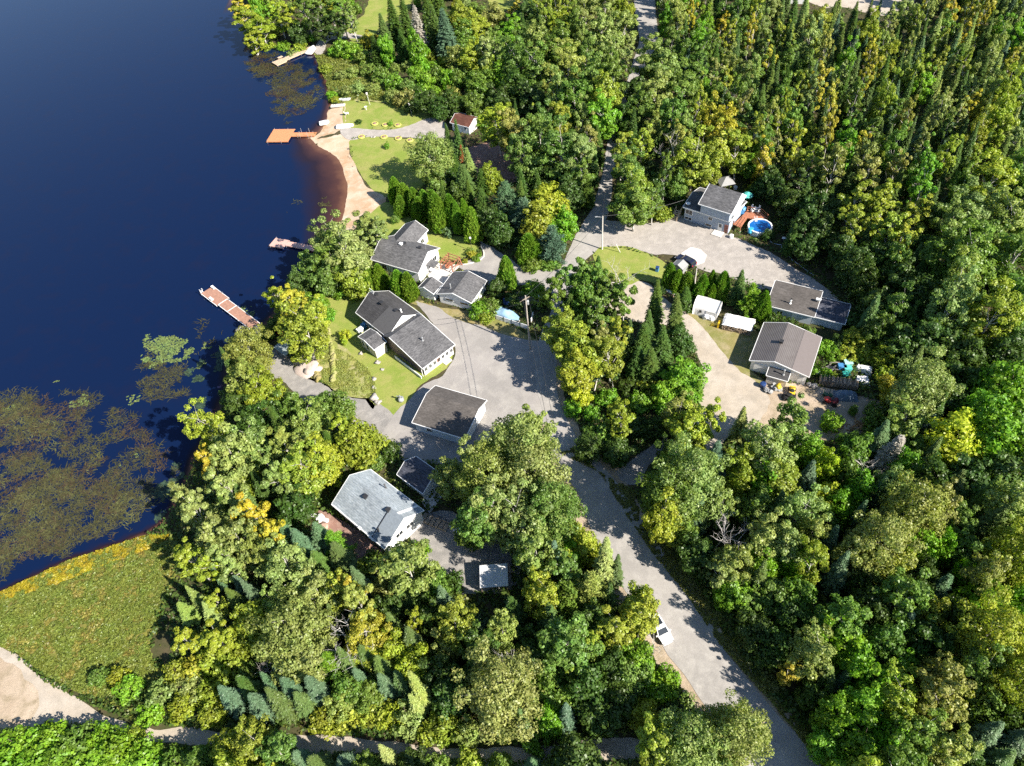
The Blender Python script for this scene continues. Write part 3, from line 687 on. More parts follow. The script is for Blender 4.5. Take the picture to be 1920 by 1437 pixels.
# ---- 2. dark-roofed double garage in the yard
q = zp(560, 720, S1, (740, 257), (1095, 360), (1235, 110), (900, 10))
x, y, a, L, W = fit(q, 2.6)
h = thing('garage', 'wide white garage with a charcoal shingle roof at the edge of the grey yard', 'garage', x, y, 0, a)
ro, T, rz = gable(h, L, W, 2.6, 3.75, M_palebl, M_rbrown, r=.66)
for yy in (W * .3, W * .7): garage_door(h, (L - .35, yy, 1.15), 2.9, 2.1, '+x', M_white)
window(h, (L * .3, .35, 1.5), .9, .7, '-y'); door(h, (L * .85, .35, 1.02), .9, 2.0, '-y', M_white)

# ---- 3. the large house with a front wing (all in the wing's own frame: x along its front, y back)
S2 = 240 / 1916
f = [G(*p, 2.5) for p in zp(640, 530, S2, (1215, 1290), (1700, 930))]
d = f[1] - f[0]; a = math.degrees(math.atan2(d[1], d[0])) ; L = float(np.linalg.norm(d)); x, y = f[0]
h = thing('house', 'large brown house with a charcoal roof and a low wing of seven windows', 'house', x, y, 0, a)
D1 = 9.2; zR = 4.5
W_ = D1 + 2.3
P = [(.4, .45, 0), (L - .4, .45, 0), (L - .4, W_ - .4, 0), (.4, W_ - .4, 0)]
tz_ = lambda v: 2.5 + (zR - 2.5) * v / D1 if v <= D1 else zR - .5 * (v - D1)
mb = MB(); mb.add([(.4, .45, 0), (.4, W_ - .4, 0), (.4, W_ - .4, tz_(W_ - .4) - .18), (.4, D1, zR - .18), (.4, .45, tz_(.45) - .18)], [(0, 1, 2, 3, 4)]); mb.add([(L - .4, .45, 0), (L - .4, W_ - .4, 0), (L - .4, W_ - .4, tz_(W_ - .4) - .18), (L - .4, D1, zR - .18), (L - .4, .45, tz_(.45) - .18)], [(0, 1, 2, 3, 4)])
mb.add([(.4, W_ - .4, 0), (L - .4, W_ - .4, 0), (L - .4, W_ - .4, tz_(W_ - .4) - .18), (.4, W_ - .4, tz_(W_ - .4) - .18)], [(0, 1, 2, 3)])
mb.build('wall', M_brownw, h)
MB().box((L / 2, .42, 1.2), (L - .8, .12, 2.38)).build('front_wall', M_white, h)
ro = MB().slab([(0, 0, 2.5), (L, 0, 2.5), (L, D1, zR), (0, D1, zR)], .16).slab([(0, D1, zR), (L, D1, zR), (L, W_, zR - 1.15), (0, W_, zR - 1.15)], .16).build('roof', M_rgrey, h)
hip_fascia(h, [((0, 0, 2.5), (L, 0, 2.5)), ((L, 0, 2.5), (L, D1, zR)), ((L, D1, zR), (L, W_, zR - 1.15)), ((0, D1, zR), (0, 0, 2.5))], M_trim)
for k in range(7):
    if k != 3: window(h, (L * (.11 + k * .13), .36, 1.45), .62, .85, '-y')
    else: window(h, (L * (.11 + k * .13), .36, 1.45), .62, .85, '-y', plain('reddish_frame', (.5, .25, .2), .6, .3, .1))
MB().box((L * .68, -.25, .12), (1.6, .9, .24)).build('step', M_concrete, h)
vent(ro, (L * .52, D1 * .5, 3.5), M_steel, 'pipe')
MB().tube([(L * .52, D1 * .5, 3.5), (L * .52, D1 * .5, 4.3)], .05).build('pipe', M_blackm, h)
# main block: ridge runs back from the wing's ridge
A_, B_, C_, D_ = zp(640, 530, S2, (210, 450), (640, 780), (1130, 430), (715, 125))
mx, my, ma_, mL, mW = fit([A_, B_, C_, D_], 3.0)
main = bpy.data.objects.new('main_block', None); COL.objects.link(main); main.parent = h
m_w = Matrix.Translation((mx, my, 0)) @ Matrix.Rotation(R(ma_), 4, 'Z'); h_w = Matrix.Translation((x, y, 0)) @ Matrix.Rotation(R(a), 4, 'Z')
main.matrix_local = h_w.inverted() @ m_w
mL += 1.2
r1, T, rz = gable(main, mL, mW, 3.0, 5.6, M_brownw, M_rdark, r=.5)
MB().slab([(mL * .50, -.01, 3.06), (mL * .97, -.01, 3.06), (mL * .97, mW * .5, 5.66), (mL * .62, mW * .5, 5.66)], .05).build('roof', plain('patched_shingle', (.10, .098, .10), .85, .2, .18, 3), main)
MB().add([(mL - .34, .6, 3.1), (mL - .34, mW - .6, 3.1), (mL - .34, mW / 2, 5.4), (mL - .30, .6, 3.1), (mL - .30, mW - .6, 3.1), (mL - .30, mW / 2, 5.4)], [(0, 2, 1), (3, 4, 5), (0, 3, 5, 2), (1, 2, 5, 4), (0, 1, 4, 3)]).build('gable_panel', M_white, main)
vent(main, (mL * .16, mW * .55, 5.3)); vent(main, (mL * .42, mW * .46, 5.3)); vent(main, (mL * .80, mW * .52, 5.4)); vent(main, (mL * .86, mW * .6, 5.0), M_trim, 'pipe')
for k in range(3): window(main, (mL * (.18 + k * .2), .35, 1.7), 1.3, 1.2, '-y', M_trim, 2, plain('sky_pane', (.10, .16, .26), .1, .6, .1) if k == 1 else None)
mb = MB()
for k in range(3): mb.tube([(.3 + .5 * k, mW * .5, 5.3), (.2 + .5 * k, mW * .5 + .2, 6.4)], .04).box((.2 + .5 * k, mW * .5 + .2, 6.3), (.5, .06, .3))
mb.build('antenna', M_trim, main)
# bump-out on the lake side
bx, by, ba, bL, bW = fit(zp(640, 530, S2, (245, 815), (490, 1005), (680, 885), (430, 690)), 2.7)
bump_ = bpy.data.objects.new('extension', None); COL.objects.link(bump_); bump_.parent = h
bump_.matrix_local = h_w.inverted() @ (Matrix.Translation((bx, by, 0)) @ Matrix.Rotation(R(ba), 4, 'Z'))
gable(bump_, bL, bW, 2.7, 3.3, M_beige, M_rgrey, ridge='y', r=.56, over=.2, trim=M_trim)
window(bump_, (bL * .5, .2, 1.5), .7, 1.2, '-y'); window(bump_, (bL * .2, .2, 1.5), .6, 1.0, '-y')
MB().tube([(bL * .55, bW * .4, 3.1), (bL * .62, bW * .4, 3.8)], .04).build('antenna', M_blackm, bump_)
# low kerb wall along the wing
o = MB().box((-.55, D1 * .45, .35), (.14, D1 * .85, .7)).build('garden_wall', M_trim, h)
MB().tube([(-.05, .4, .1), (-.05, .4, 2.4)], .06).build('downpipe', M_trim, h)
# blue and white things stacked beside the house
p = G(676, 622); o = MB().box((p[0], p[1], .45), (.9, 1.3, .9), R(ma_)).box((p[0] + .3, p[1] - .2, 1.0), (.9, .8, .25), R(ma_)).build('cooler_box', M_plw, None, False, .05); tag(o, 'white box standing beside the lake side wall of the brown house', 'box')
p = G(686, 614); o = MB().box((p[0], p[1], .6), (.8, 1.6, 1.2), R(ma_)).blob((p[0], p[1], 1.2), .55, 3).build('covered_barbecue', M_blue, None); tag(o, 'blue covered barbecue against the lake side of the brown house', 'barbecue')

# ---- 4. white house between the cedars
S3 = 320 / 1916
q = zp(640, 380, S3, (330, 640), (865, 795), (1075, 500), (550, 440))
f = [G(*p, 3.0) for p in (q[0], q[1], q[2])]
d = f[1] - f[0]; a = math.degrees(math.atan2(d[1], d[0])); L = float(np.linalg.norm(d)) ; x, y = f[0]; W = 8.7
h = thing('house', 'white house with a grey shingle roof and a north wing, between clipped cedars', 'house', x, y, 0, a)
ro, T, rz = gable(h, L, W, 3.0, 5.2, M_white, M_rgrey, r=.52)
vent(ro, (L * .80, W * .58, 4.9)); vent(ro, (L * .47, W * .60, 4.8)); vent(ro, (L * .44, W * .52, 5.0), M_plw)
for k in range(3): window(h, (L * (.25 + k * .24), .35, 1.6), 1.2, 1.1, '-y')
window(h, (L - .35, W * .75, 1.7), 1.3, 1.1, '+x'); door(h, (L - .35, W * .5, 1.02), .95, 2.0, '+x', M_white, True)
wx, wy, wa, wL, wW = fit(zp(640, 380, S3, (690, 480), (870, 450), (980, 300), (830, 205)), [4.6, 3.0, 3.0, 4.6])
wing = bpy.data.objects.new('wing', None); COL.objects.link(wing); wing.parent = h
hw = Matrix.Translation((x, y, 0)) @ Matrix.Rotation(R(a), 4, 'Z')
ww = G(*zp(640, 380, S3, (565, 450))[0], 3.0); rr = G(*zp(640, 380, S3, (830, 205))[0], 4.6); ee = G(*zp(640, 380, S3, (980, 300))[0], 3.0)
ang = a + 90; u = np.array([math.cos(R(ang)), math.sin(R(ang))]); v = np.array([-u[1], u[0]])
top = float(np.dot(rr - f[0], u)); east = float(np.dot(ee - f[0], -v)); mid = float(np.dot(rr - f[0], -v))
half = east - mid
gable(wing, 2 * half, top - W * .5, 3.0, 4.7, M_white, M_rgrey, ridge='y', r=.5, x0=mid - half, y0=W * .5, ends=(0, 1))
window(wing, (mid + half - .35, top - 2.5, 1.6), 1.2, 1.1, '+x')
# small porch roof over the door
MB().slab([(L - .3, W * .38, 2.55), (L + 1.6, W * .38, 2.3), (L + 1.6, W * .62, 2.3), (L - .3, W * .62, 2.55)], .12).build('porch_roof', M_rgrey, h)
mb = MB()
for yy in (W * .4, W * .6): mb.box((L + 1.45, yy, 1.1), (.12, .12, 2.2))
mb.build('porch_post', M_trim, h)
MB().box((L + .6, W * .5, .12), (1.9, 2.4, .24)).build('porch_floor', M_concrete, h)
MB().tube([(L * .9, W * .62, 4.6), (L * .92, W * .62, 6.2)], .04).box((L * .92, W * .62, 6.1), (.9, .05, .05)).build('antenna', M_steel, h)
whouse = (x, y, a, L, W)
# small shed and gabled garage next to it
q = zp(640, 380, S3, (840, 960), (1050, 1030), (1125, 910), (965, 825))
x, y, a, L, W = fit(q, [2.2, 2.2, 2.2, 2.9])
h = thing('garden_shed', 'little white gabled shed with a grey roof between the white house and its garage', 'shed', x, y, 0, a)
gable(h, L, W, 2.2, 3.2, M_white, M_rgrey, ridge='y', r=.58, over=.22)
door(h, (L * .45, .22, 1.0), .9, 1.9, '-y', M_white)
q = zp(640, 380, S3, (1080, 1040), (1440, 1110), (1660, 890), (1235, 775))
x, y, a, L, W = fit(q, 2.5)
h = thing('garage', 'white garage with a grey gable roof and a stovepipe beside the pale patio', 'garage', x, y, 0, a)
ro, T, rz = gable(h, L, W, 2.5, 3.9, M_white, M_rgrey, ridge='y', r=.52)
vent(ro, (L * .33, W * .22, 3.4), M_steel, 'chimney')
window(h, (L * .33, .35, 1.5), 1.6, .45, '-y', rows=1); window(h, (L * .76, .35, 1.5), 1.7, .45, '-y', rows=1)
door(h, (L - .35, W * .4, 1.02), .9, 2.0, '+x', M_white)

# ---- 5. brown metal garage with its lean-to
S4 = 400 / 1916
q = zp(1200, 500, S4, (990, 840), (1525, 1000), (1625, 640), (1110, 497))
x, y, a, L, W = fit(q, 2.7)
h = thing('garage', 'white garage with a brown metal roof and a lean-to in the sandy yard', 'garage', x, y, 0, a)
ro, T, rz = gable(h, L, W, 2.7, 4.1, M_white, M_rmetal, ridge='y', r=.60)
MB().slab([(L * .41, W * .42, 4.06), (L * .70, W * .42, 3.39), (L * .70, W * .62, 3.39), (L * .41, W * .62, 4.06)], .05).build('roof', M_rmetal_d, h)
MB().slab([(L * .70, .0, 3.45), (L * 1.0, .0, 2.76), (L * 1.0, W, 2.76), (L * .70, W, 3.45)], .05).build('roof', M_rmetal_p, h)
vent(ro, (L * .40, W * .48, 4.1)); garage_door(h, (L * .24, .35, 1.1), 3.0, 2.1, '-y', M_white); door(h, (L * .88, .35, 1.0), .9, 1.95, '-y', M_white)
lean = shed_roof(h, [(L * .34, -1.6, 1.9), (L * .70, -1.6, 1.9), (L * .70, .3, 2.35), (L * .34, .3, 2.35)], M_beige, M_rdark, 0, .15)
vent(lean, (L * .6, -.6, 2.2), M_steel, 'chimney')
# ---- 6. long dark-roofed shed, two lengths
q = zp(1200, 500, S4, (1165, 350), (1550, 455), (1655, 240), (1190, 115))
x, y, a, L, W = fit(q, [2.4, 2.4, 3.5, 3.5])
h = thing('workshop', 'long low workshop with a mottled brown grey roof behind the metal roofed garage', 'workshop', x, y, 0, a)
L2 = 5.6
ro, T, rz = gable(h, L, W + 1.5, 2.4, 3.5, M_palebl, M_rbrown, r=W / (W + 1.5))
vent(ro, (L * .45, W * .28, 2.75), M_plw, 'pipe'); MB().tube([(L * .45, W * .28, 2.7), (L * .45, W * .28, 4.1)], .08).build('chimney', M_blackm, ro)
gable(h, L2, W - .4, 2.15, 2.9, M_palebl, M_rblue, r=.75, x0=L - .3, y0=.4, ends=(0, 1))
window(h, (L * .3, .35, 1.3), 1.0, .6, '-y'); door(h, (L * .6, .35, 1.0), .9, 1.95, '-y', M_white)
MB().box((L * .97, W * .6, 3.6), (.9, .5, .25)).tube([(L * .97, W * .6, 3.2), (L * .97, W * .6, 3.6)], .05).build('satellite_dish', M_plw, h)

# ---- 7. two-storey blue house
S5 = 220 / 1916
f = [G(*p, 3.45) for p in zp(1260, 300, S5, (180, 765), (960, 1015), (1215, 680))]
d = f[1] - f[0]; a = math.degrees(math.atan2(d[1], d[0])); L = float(np.linalg.norm(d)); x, y = f[0]; W = float(np.linalg.norm(f[2] - f[1]))
h = thing('house', 'two storey blue grey house with a mottled grey roof beside the round pool', 'house', x, y, 0, a)
u = np.array([math.cos(R(a)), math.sin(R(a))]); v = np.array([-u[1], u[0]])
ro, T, rz = gable(h, L, W, 3.45, 4.5, M_bluew, M_rgrey, r=.5)
g0 = G(*zp(1260, 300, S5, (435, 715))[0], 5.9) - f[0]; g1 = G(*zp(1260, 300, S5, (965, 895))[0], 5.9) - f[0]
ux0 = float(np.dot(g0, u)); ux1 = float(np.dot(g1, u)); uy0 = float(np.dot(g0, v) + np.dot(g1, v)) / 2
g2 = G(*zp(1260, 300, S5, (1140, 545))[0], 8.0) - f[0]; D2 = float(np.dot(g2, v)) - uy0
up = bpy.data.objects.new('upper_storey', None); COL.objects.link(up); up.parent = h
gable(up, ux1 - ux0, D2 + 2.2, 5.9, 8.0, M_bluew, M_rgrey, r=D2 / (D2 + 2.2), x0=ux0, y0=uy0, z0=3.6, over=.45)
MB().slab([(ux1 - .1, uy0, 5.88), (ux1 + .55, uy0 + .2, 5.7), (ux1 + .9, uy0 + D2, 7.8), (ux1 - .1, uy0 + D2, 8.02)], .12).build('soffit', M_trim, up)
MB().box((L - .2, W * .45, 3.4), (.3, W * .86, .5)).build('soffit', M_trim, h)
mb = MB()
for zz in (3.1,): mb.box((L * .5, -.02, 3.3), (L, .12, .22))
mb.build('gutter', M_trim, h)
window(h, (L * .13, .35, 2.35), 1.5, 1.0, '-y'); window(h, (L * .13, .35, .75), 1.5, .55, '-y'); window(h, (L * .58, .35, 2.4), .8, .6, '-y'); window(h, (L * .56, .35, .7), 1.3, .5, '-y', rows=1)
door(h, (L * .80, .35, 1.1), 1.0, 2.1, '-y', M_white, True); door(h, (L * .92, .35, 1.1), .8, 2.0, '-y', plain('red_brown_panel', (.30, .12, .09), .6, .3, .15))
MB().box((L * .80, -.65, .1), (2.2, 2.0, .2)).build('step', M_concrete, h)
MB().lathe([(.02, 0), (.35, .08), (.5, .25)], 12, (.8, .7, 3.9)).tube([(.8, .7, 3.6), (.8, .7, 4.0)], .05).build('satellite_dish', M_plw, h)
bhouse = (x, y, a, L, W)
# outside stair at its left end
p = G(*zp(1260, 300, S5, (10, 1000))[0]); p2 = G(*zp(1260, 300, S5, (75, 840))[0], 1.5)
d = p2 - p; aa = math.degrees(math.atan2(d[1], d[0])); LL = max(2.0, float(np.linalg.norm(d)))
h = thing('stairs', 'short wooden outside stair by the blue house entrance', 'stairs', p[0] + .3, p[1], 0, aa)
for k in range(6): MB().box((LL * (k + .5) / 6, 0, .2 + k * .24), (.32, 1.1, .06)).build('tread', M_woodpale, h)
for s_ in (-.6, .6): MB().tube([(0, s_, .1), (LL, s_, 1.5)], .06).tube([(0, s_, 1.0), (LL, s_, 2.4)], .04).tube([(0, s_, 0), (0, s_, 1.1)], .05).tube([(LL, s_, 0), (LL, s_, 2.45)], .05).build('stringer', M_woodpale, h)
# deck with chairs
P = [G(*p, 1.1) for p in zp(1260, 300, S5, (1000, 1050), (1120, 1110), (1230, 950), (1310, 970), (1560, 950), (1450, 850), (1230, 820), (1160, 900))]
h = thing('deck', 'stained cedar deck between the blue house and the round pool', 'deck', float(P[2][0]), float(P[2][1]), 0)
rel = [(float(p[0] - P[2][0]), float(p[1] - P[2][1])) for p in P]
MB().prism(rel, .98, 1.12).build('deck_floor', M_cedarwood, h)
mb = MB()
for i in (0, 1, 4, 5, 6): mb.box((rel[i][0], rel[i][1], 1.0), (.12, .12, 2.0))
mb.build('post', M_cedarwood, h)
mb = MB()
for i, j in ((0, 1), (1, 2), (4, 5), (5, 6)): mb.tube([(*rel[i], 1.95), (*rel[j], 1.95)], .05, 6).tube([(*rel[i], 1.5), (*rel[j], 1.5)], .03, 6)
mb.build('railing', M_cedarwood, h)
px = G(*zp(1260, 300, S5, (1360, 830))[0], 1.2)
first = None
for k in range(4):
    t_ = k * math.pi / 2 + .4
    if first is None:
        c = thing('patio_chair', 'white patio chair drawn up to the white table on the cedar deck', 'chair', 0, 0, 1.12, 0, 'white patio chairs on the deck')
        MB().box((0, 0, .42), (.5, .5, .05)).build('seat', M_plw, c); MB().box((-.25, 0, .72), (.05, .5, .6)).build('backrest', M_plw, c)
        for sx in (-.2, .2):
            for sy in (-.2, .2): MB().box((sx, sy, .2), (.04, .04, .4)).build('leg', M_plw, c)
        first = c
    else: c = copy_tree(first)
    c.location = (px[0] + .85 * math.cos(t_), px[1] + .85 * math.sin(t_), 1.12); c.rotation_euler = (0, 0, t_ + math.pi)
h = thing('patio_table', 'round white patio table on the cedar deck by the pool', 'table', px[0], px[1], 1.12)
MB().lathe([(.5, .68), (.52, .72)], 16).build('tabletop', M_plw, h); MB().tube([(0, 0, 0), (0, 0, .7)], .06).lathe([(.3, 0), (.28, .05)], 10).build('pedestal', M_plw, h)
p = G(*zp(1260, 300, S5, (1150, 850))[0], 1.2); o = MB().blob((p[0], p[1], 1.75), .7, 5, sq=1.1).box((p[0] - .2, p[1] - .2, 1.5), (.8, .9, .8)).build('covered_barbecue', M_blue); tag(o, 'blue covered barbecue on the cedar deck by the blue house', 'barbecue')
p = G(*zp(1260, 300, S5, (1225, 600))[0], 1.5); o = MB().blob((p[0], p[1], 1.4), .8, 6).tube([(p[0], p[1], 0), (p[0], p[1], 2.6)], .05).lathe([(1.3, 1.9), (.7, 2.35), (.03, 2.6)], 8, (p[0], p[1], 0)).build('parasol', M_teal); tag(o, 'closed teal parasol at the back corner of the blue house', 'parasol')
# pool
P = [G(*p, 1.2) for p in zp(1260, 300, S5, (1250, 1075), (1440, 960), (1640, 1090), (1430, 1205))]
c = sum(P) / 4; rad = 2.4
h = thing('swimming_pool', 'round above ground pool with white sides and blue water', 'pool', c[0], c[1])
mb = MB(); mb.lathe([(rad, 0), (rad, 1.2), (rad + .12, 1.22), (rad + .12, 1.3), (rad - .16, 1.3), (rad - .16, 1.1)], 28); mb.f = [q_ for q_ in mb.f if len(q_) == 4]; mb.build('pool_wall', M_plw, h)
MB().lathe([(rad - .02, .02), (rad - .05, 1.0)], 28).build('pool_liner', M_mesh, h)
m, t, out = newmat('pool_water'); tc = N(t, 'ShaderNodeTexCoord'); n = noise(t, 2.5, 3, .6, tc.outputs['Object'])
b = bsdf(t, out, (.008, .10, .34), .05, .5, bump(t, n.outputs[0], .2, .04))
MB().lathe([(.01, 1.12), (rad - .1, 1.12), (rad - .1, 1.13), (.01, 1.13)][1:2] + [(rad - .1, 1.14)], 28).build('pool_water', m, h)
for k in range(12):
    t_ = 2 * math.pi * k / 12; MB().box(((rad + .06) * math.cos(t_), (rad + .06) * math.sin(t_), .62), (.12, .16, 1.24), t_).build('upright', M_plw, h)
mb = MB()
for s_ in (-.25, .25): mb.tube([(s_ - .3, rad + .2, .1), (s_ - .3, rad + .1, 1.9), (s_ - .3, rad - .6, 1.9), (s_ - .3, rad - .7, .5)], .04)
for k in range(4): mb.box((-.3, rad - .64, .9 + k * .25), (.5, .08, .05))
mb.build('ladder', M_plw, h)
MB().blob((-rad + .35, -.6, 1.28), .6, 8, sq=.12).blob((-rad - .02, -1.0, .9), .45, 9, sq=1.2).build('solar_cover', plain('cyan_cover', (.05, .36, .55), .35, .5, .15), h)
# pump and hoses
p = G(*zp(1260, 300, S5, (1810, 1330))[0]); h = thing('pool_pump', 'white pool filter pump on dark ground beside the pool', 'pump', p[0], p[1])
MB().lathe([(.35, 0), (.4, .3), (.36, .7), (.1, .85)], 14).build('tank', M_blackm, h); MB().lathe([(.38, .72), (.4, .8), (.2, .88)], 14, (.1, .1, 0)).build('lid', M_plw, h)
hose = [(1640, 1130), (1630, 1200), (1590, 1260), (1600, 1330), (1650, 1370), (1740, 1385), (1800, 1400)]
o = MB().tube([(*G(*q_), .06) for q_ in zp(1260, 300, S5, *hose)], .05, 6).build('pool_hose', M_palebl); tag(o, 'pale hose looping from the pool wall to its filter pump', 'hose')
hose = [(1200, 640), (1300, 700)]
line = [(1465, 463), (1475, 477), (1485, 488), (1500, 498), (1515, 510), (1528, 518)]
o = MB().tube([(*G(*q_), .06) for q_ in line], .06, 6).build('long_hose', M_palebl); tag(o, 'long pale hose lying from the pool pump towards the workshop', 'hose')
# gazebo and shelter behind it
P = [G(*p, 2.4) for p in zp(1260, 300, S5, (740, 390), (900, 455), (990, 350))]
c = (P[0] + P[2]) / 2 + np.array([.3, .6]); h = thing('gazebo', 'square gazebo with a pointed grey canvas roof behind the blue house', 'gazebo', c[0], c[1], 0, -38)
MB().lathe([(2.4, 2.3), (.9, 3.0), (.1, 3.4)], 4).build('roof', M_tarpgr, h)
for sx in (-1, 1):
    for sy in (-1, 1): MB().box((sx * 1.55, sy * 1.55, 1.15), (.12, .12, 2.3), R(45)).build('post', M_blackm, h)
P = [G(*p, 2.6) for p in zp(1260, 300, S5, (420, 380), (600, 380), (690, 280), (560, 180))]
c = sum(P) / 4 + np.array([0, .5]); h = thing('garden_shed', 'grey roofed timber shed half hidden under yellow birches behind the blue house', 'shed', c[0], c[1], 0, -38)
gable(h, 4.4, 4.0, 2.4, 3.0, M_brownw, M_tarpgr, x0=-2.2, y0=-2.0, r=.7, trim=M_wood)
# small things behind the house
for (q_, m_, nm, lb, ct_) in (((875, 420), M_plw, 'white_crate', 'white crate on bare ground between gazebo and blue house', 'crate'), ((1030, 480), M_plw, 'white_drum', 'white drum against the back wall of the blue house', 'drum'), ((965, 1275), M_plw, 'planter_box', 'white planter box beside the corner of the blue house', 'planter')):
    p = G(*zp(1260, 300, S5, q_)[0]); o = MB().lathe([(.42, 0), (.46, .75), (.36, .8)], 8, (p[0], p[1], 0)).build(nm, m_); tag(o, lb, ct_)

# ---- 8. brown-roofed shed by the beach path, tin-roofed shelter, carport by the lake, far white house
S6 = 200 / 1916
q = zp(820, 180, S6, (225, 480), (570, 570), (620, 440), (290, 320))
f = [G(*p, 2.3) for p in q[:3]]; d = f[1] - f[0]; a = math.degrees(math.atan2(d[1], d[0])); L = float(np.linalg.norm(d)); x, y = f[0]
h = thing('boat_shed', 'small white shed with a rust brown roof at the end of the beach path', 'shed', x, y, 0, a)
gable(h, L, 5.2, 2.3, 3.5, M_white, M_rrust)
window(h, (L * .2, .35, 1.6), .35, .8, '-y', rows=1); window(h, (L * .75, .35, 1.6), .35, .8, '-y', rows=1); door(h, (L * .5, .35, 1.0), .9, 1.9, '-y', M_white)
q = zp(560, 720, S1, (1190, 1345), (1378, 1325), (1370, 1182), (1188, 1190))
x, y, a, L, W = fit(q, [2.2, 2.2, 2.5, 2.5])
h = thing('woodshed', 'open shelter with a white corrugated tin roof beside the paved yard', 'shelter', x, y, 0, a)
MB().slab([(0, 0, 2.2), (L, 0, 2.2), (L, W, 2.5), (0, W, 2.5)], .08).build('roof', M_rtin, h)
for sx in (.2, L - .2):
    for sy in (.2, W - .2): MB().box((sx, sy, 1.05), (.14, .14, 2.1)).build('post', M_wood, h)
MB().box((L / 2, W - .25, 1.0), (L - .5, .08, 1.9)).build('back_wall', M_brownw, h)
P = [G(*p, 1.9) for p in zp(460, 580, 300 / 1920, (420, 505), (550, 525), (500, 420), (390, 410))]
c = sum(P) / 4; h = thing('carport', 'small lean-to with a grey green metal roof under the birch by the big dock', 'shelter', c[0], c[1], 0, -48)
MB().slab([(-1.9, -1.2, 1.8), (1.9, -1.2, 1.8), (1.9, 1.2, 2.2), (-1.9, 1.2, 2.2)], .08).build('roof', plain('green_grey_sheet', (.28, .33, .33), .5, .4, .15), h)
for sx in (-1.7, 1.7):
    for sy in (-1, 1): MB().box((sx, sy, .9), (.1, .1, 1.8)).build('post', M_wood, h)
p = G(528, 634); o = MB().box((p[0], p[1] + .6, .5), (1.6, .7, .5), R(-40)).blob((p[0], p[1] + .6, .9), .5, 4).box((p[0] - .7, p[1] + 1.2, .35), (.5, .5, .4), R(-40)).build('garden_tractor', M_red); tag(o, 'red machine parked in the shade beside the lean-to by the lake', 'tractor')
p = G(1486, 6); h = thing('house', 'far white cabin glimpsed through the wood at the top', 'house', p[0], p[1], 0, -20)
gable(h, 7, 6, 2.8, 4.6, M_white, M_rtin, x0=-3.5, y0=-1)
# ================================================================== DOCKS, BOATS, VEHICLES, POLES AND SMALL THINGS
def dock(label, p0, p1, w0, w1, head, z, mat, trim, head_w=None):
    """walkway from the shore p0 to the far end p1 (photo pixels); head: length of the wider end"""
    a_ = G(*p0, z); b_ = G(*p1, z); d = b_ - a_; L = float(np.linalg.norm(d)); a = math.degrees(math.atan2(d[1], d[0]))
    h = thing('dock', label, 'dock', a_[0], a_[1], 0, a)
    rows = MB(); n = int((L - head) / .16)
    for k in range(n): rows.box(((L - head) * (k + .5) / n, 0, z), ((L - head) / n - .015, w0, .06))
    rows.build('walkway', mat, h)
    if head:
        rows = MB(); n = int(head / .16)
        for k in range(n): rows.box((L - head + head * (k + .5) / n, w1, z + .01), (head / n - .015, head_w, .06))
        rows.build('platform', mat, h)
    mb = MB()
    for s_ in (-1, 1): mb.box(((L - head) / 2, s_ * (w0 / 2 + .05), z - .06), (L - head, .1, .22))
    if head:
        for s_ in (-1, 1): mb.box((L - head / 2, w1 + s_ * (head_w / 2 + .05), z - .06), (head, .1, .22))
    mb.build('frame', trim, h)
    k = 0
    for u in np.linspace(1, L - .3, max(3, int(L / 3))):
        for s_ in (-1, 1):
            ww = head_w / 2 + (w1 * s_) if u > L - head and head else w0 / 2
            MB().tube([(u, s_ * (ww + .1), -2), (u, s_ * (ww + .1), z + .35)], .05, 6).build('post', M_steel, h)
    return h, L
h, L = dock('long red brown dock with white edging and a T shaped end', (478, 612), (388, 544), 2.2, 0, 6.2, .05, M_deckred, M_trim, 2.9)
for u in (L - 6.2, L - 9.6): MB().box((u, 0, .10), (.14, 2.2, .03)).build('cross_strip', M_trim, h)
for (u, v_, nm) in ((L - .7, -1.2, 'bench'), (L - 3.6, 1.1, 'bench')): MB().box((u, v_, .42), (1.2, .5, .06)).box((u - .4, v_, .25), (.06, .4, .35)).box((u + .4, v_, .25), (.06, .4, .35)).build(nm, M_plw, h)
MB().tube([(L + .1, .9, -.8), (L + .1, .9, 1.1), (L - .4, .9, 1.1)], .05).tube([(L + .1, 1.4, -.8), (L + .1, 1.4, 1.1), (L - .4, 1.4, 1.1)], .05).box((L + .1, 1.15, .5), (.08, .5, .06)).box((L + .1, 1.15, .2), (.08, .5, .06)).build('ladder', M_plw, h)
p = G(452, 622); 
dock('pink brown dock with a broad square end below the lakeside birches', (598, 468), (512, 452), 1.3, .35, 3.8, -.1, M_deckpink, M_deckpink, 2.7)
h, L = dock('orange dock with a big square raft at the sandy beach', (592, 252), (507, 253), 1.6, 0.4, 6.2, -.1, M_deckor, M_deckor, 6.0)
mb = MB()
for u in (2, 4.2): mb.tube([(u, -.9, -1.5), (u, -.9, 1.2)], .05, 6).tube([(u, .9, -1.5), (u, .9, 1.2)], .05, 6)
mb.build('mooring_post', M_steel, h)
h, L = dock('narrow pale timber dock reaching through the far reed bed', (588, 88), (514, 120), 1.9, .2, 3.5, -.05, M_woodpale, M_woodpale, 3.0)
MB().box((L - 3.2, -1.6, .35), (1.6, 1.0, .08)).box((L - 3.2, -2.0, .2), (1.5, .1, .4)).build('bench', M_woodpale, h)
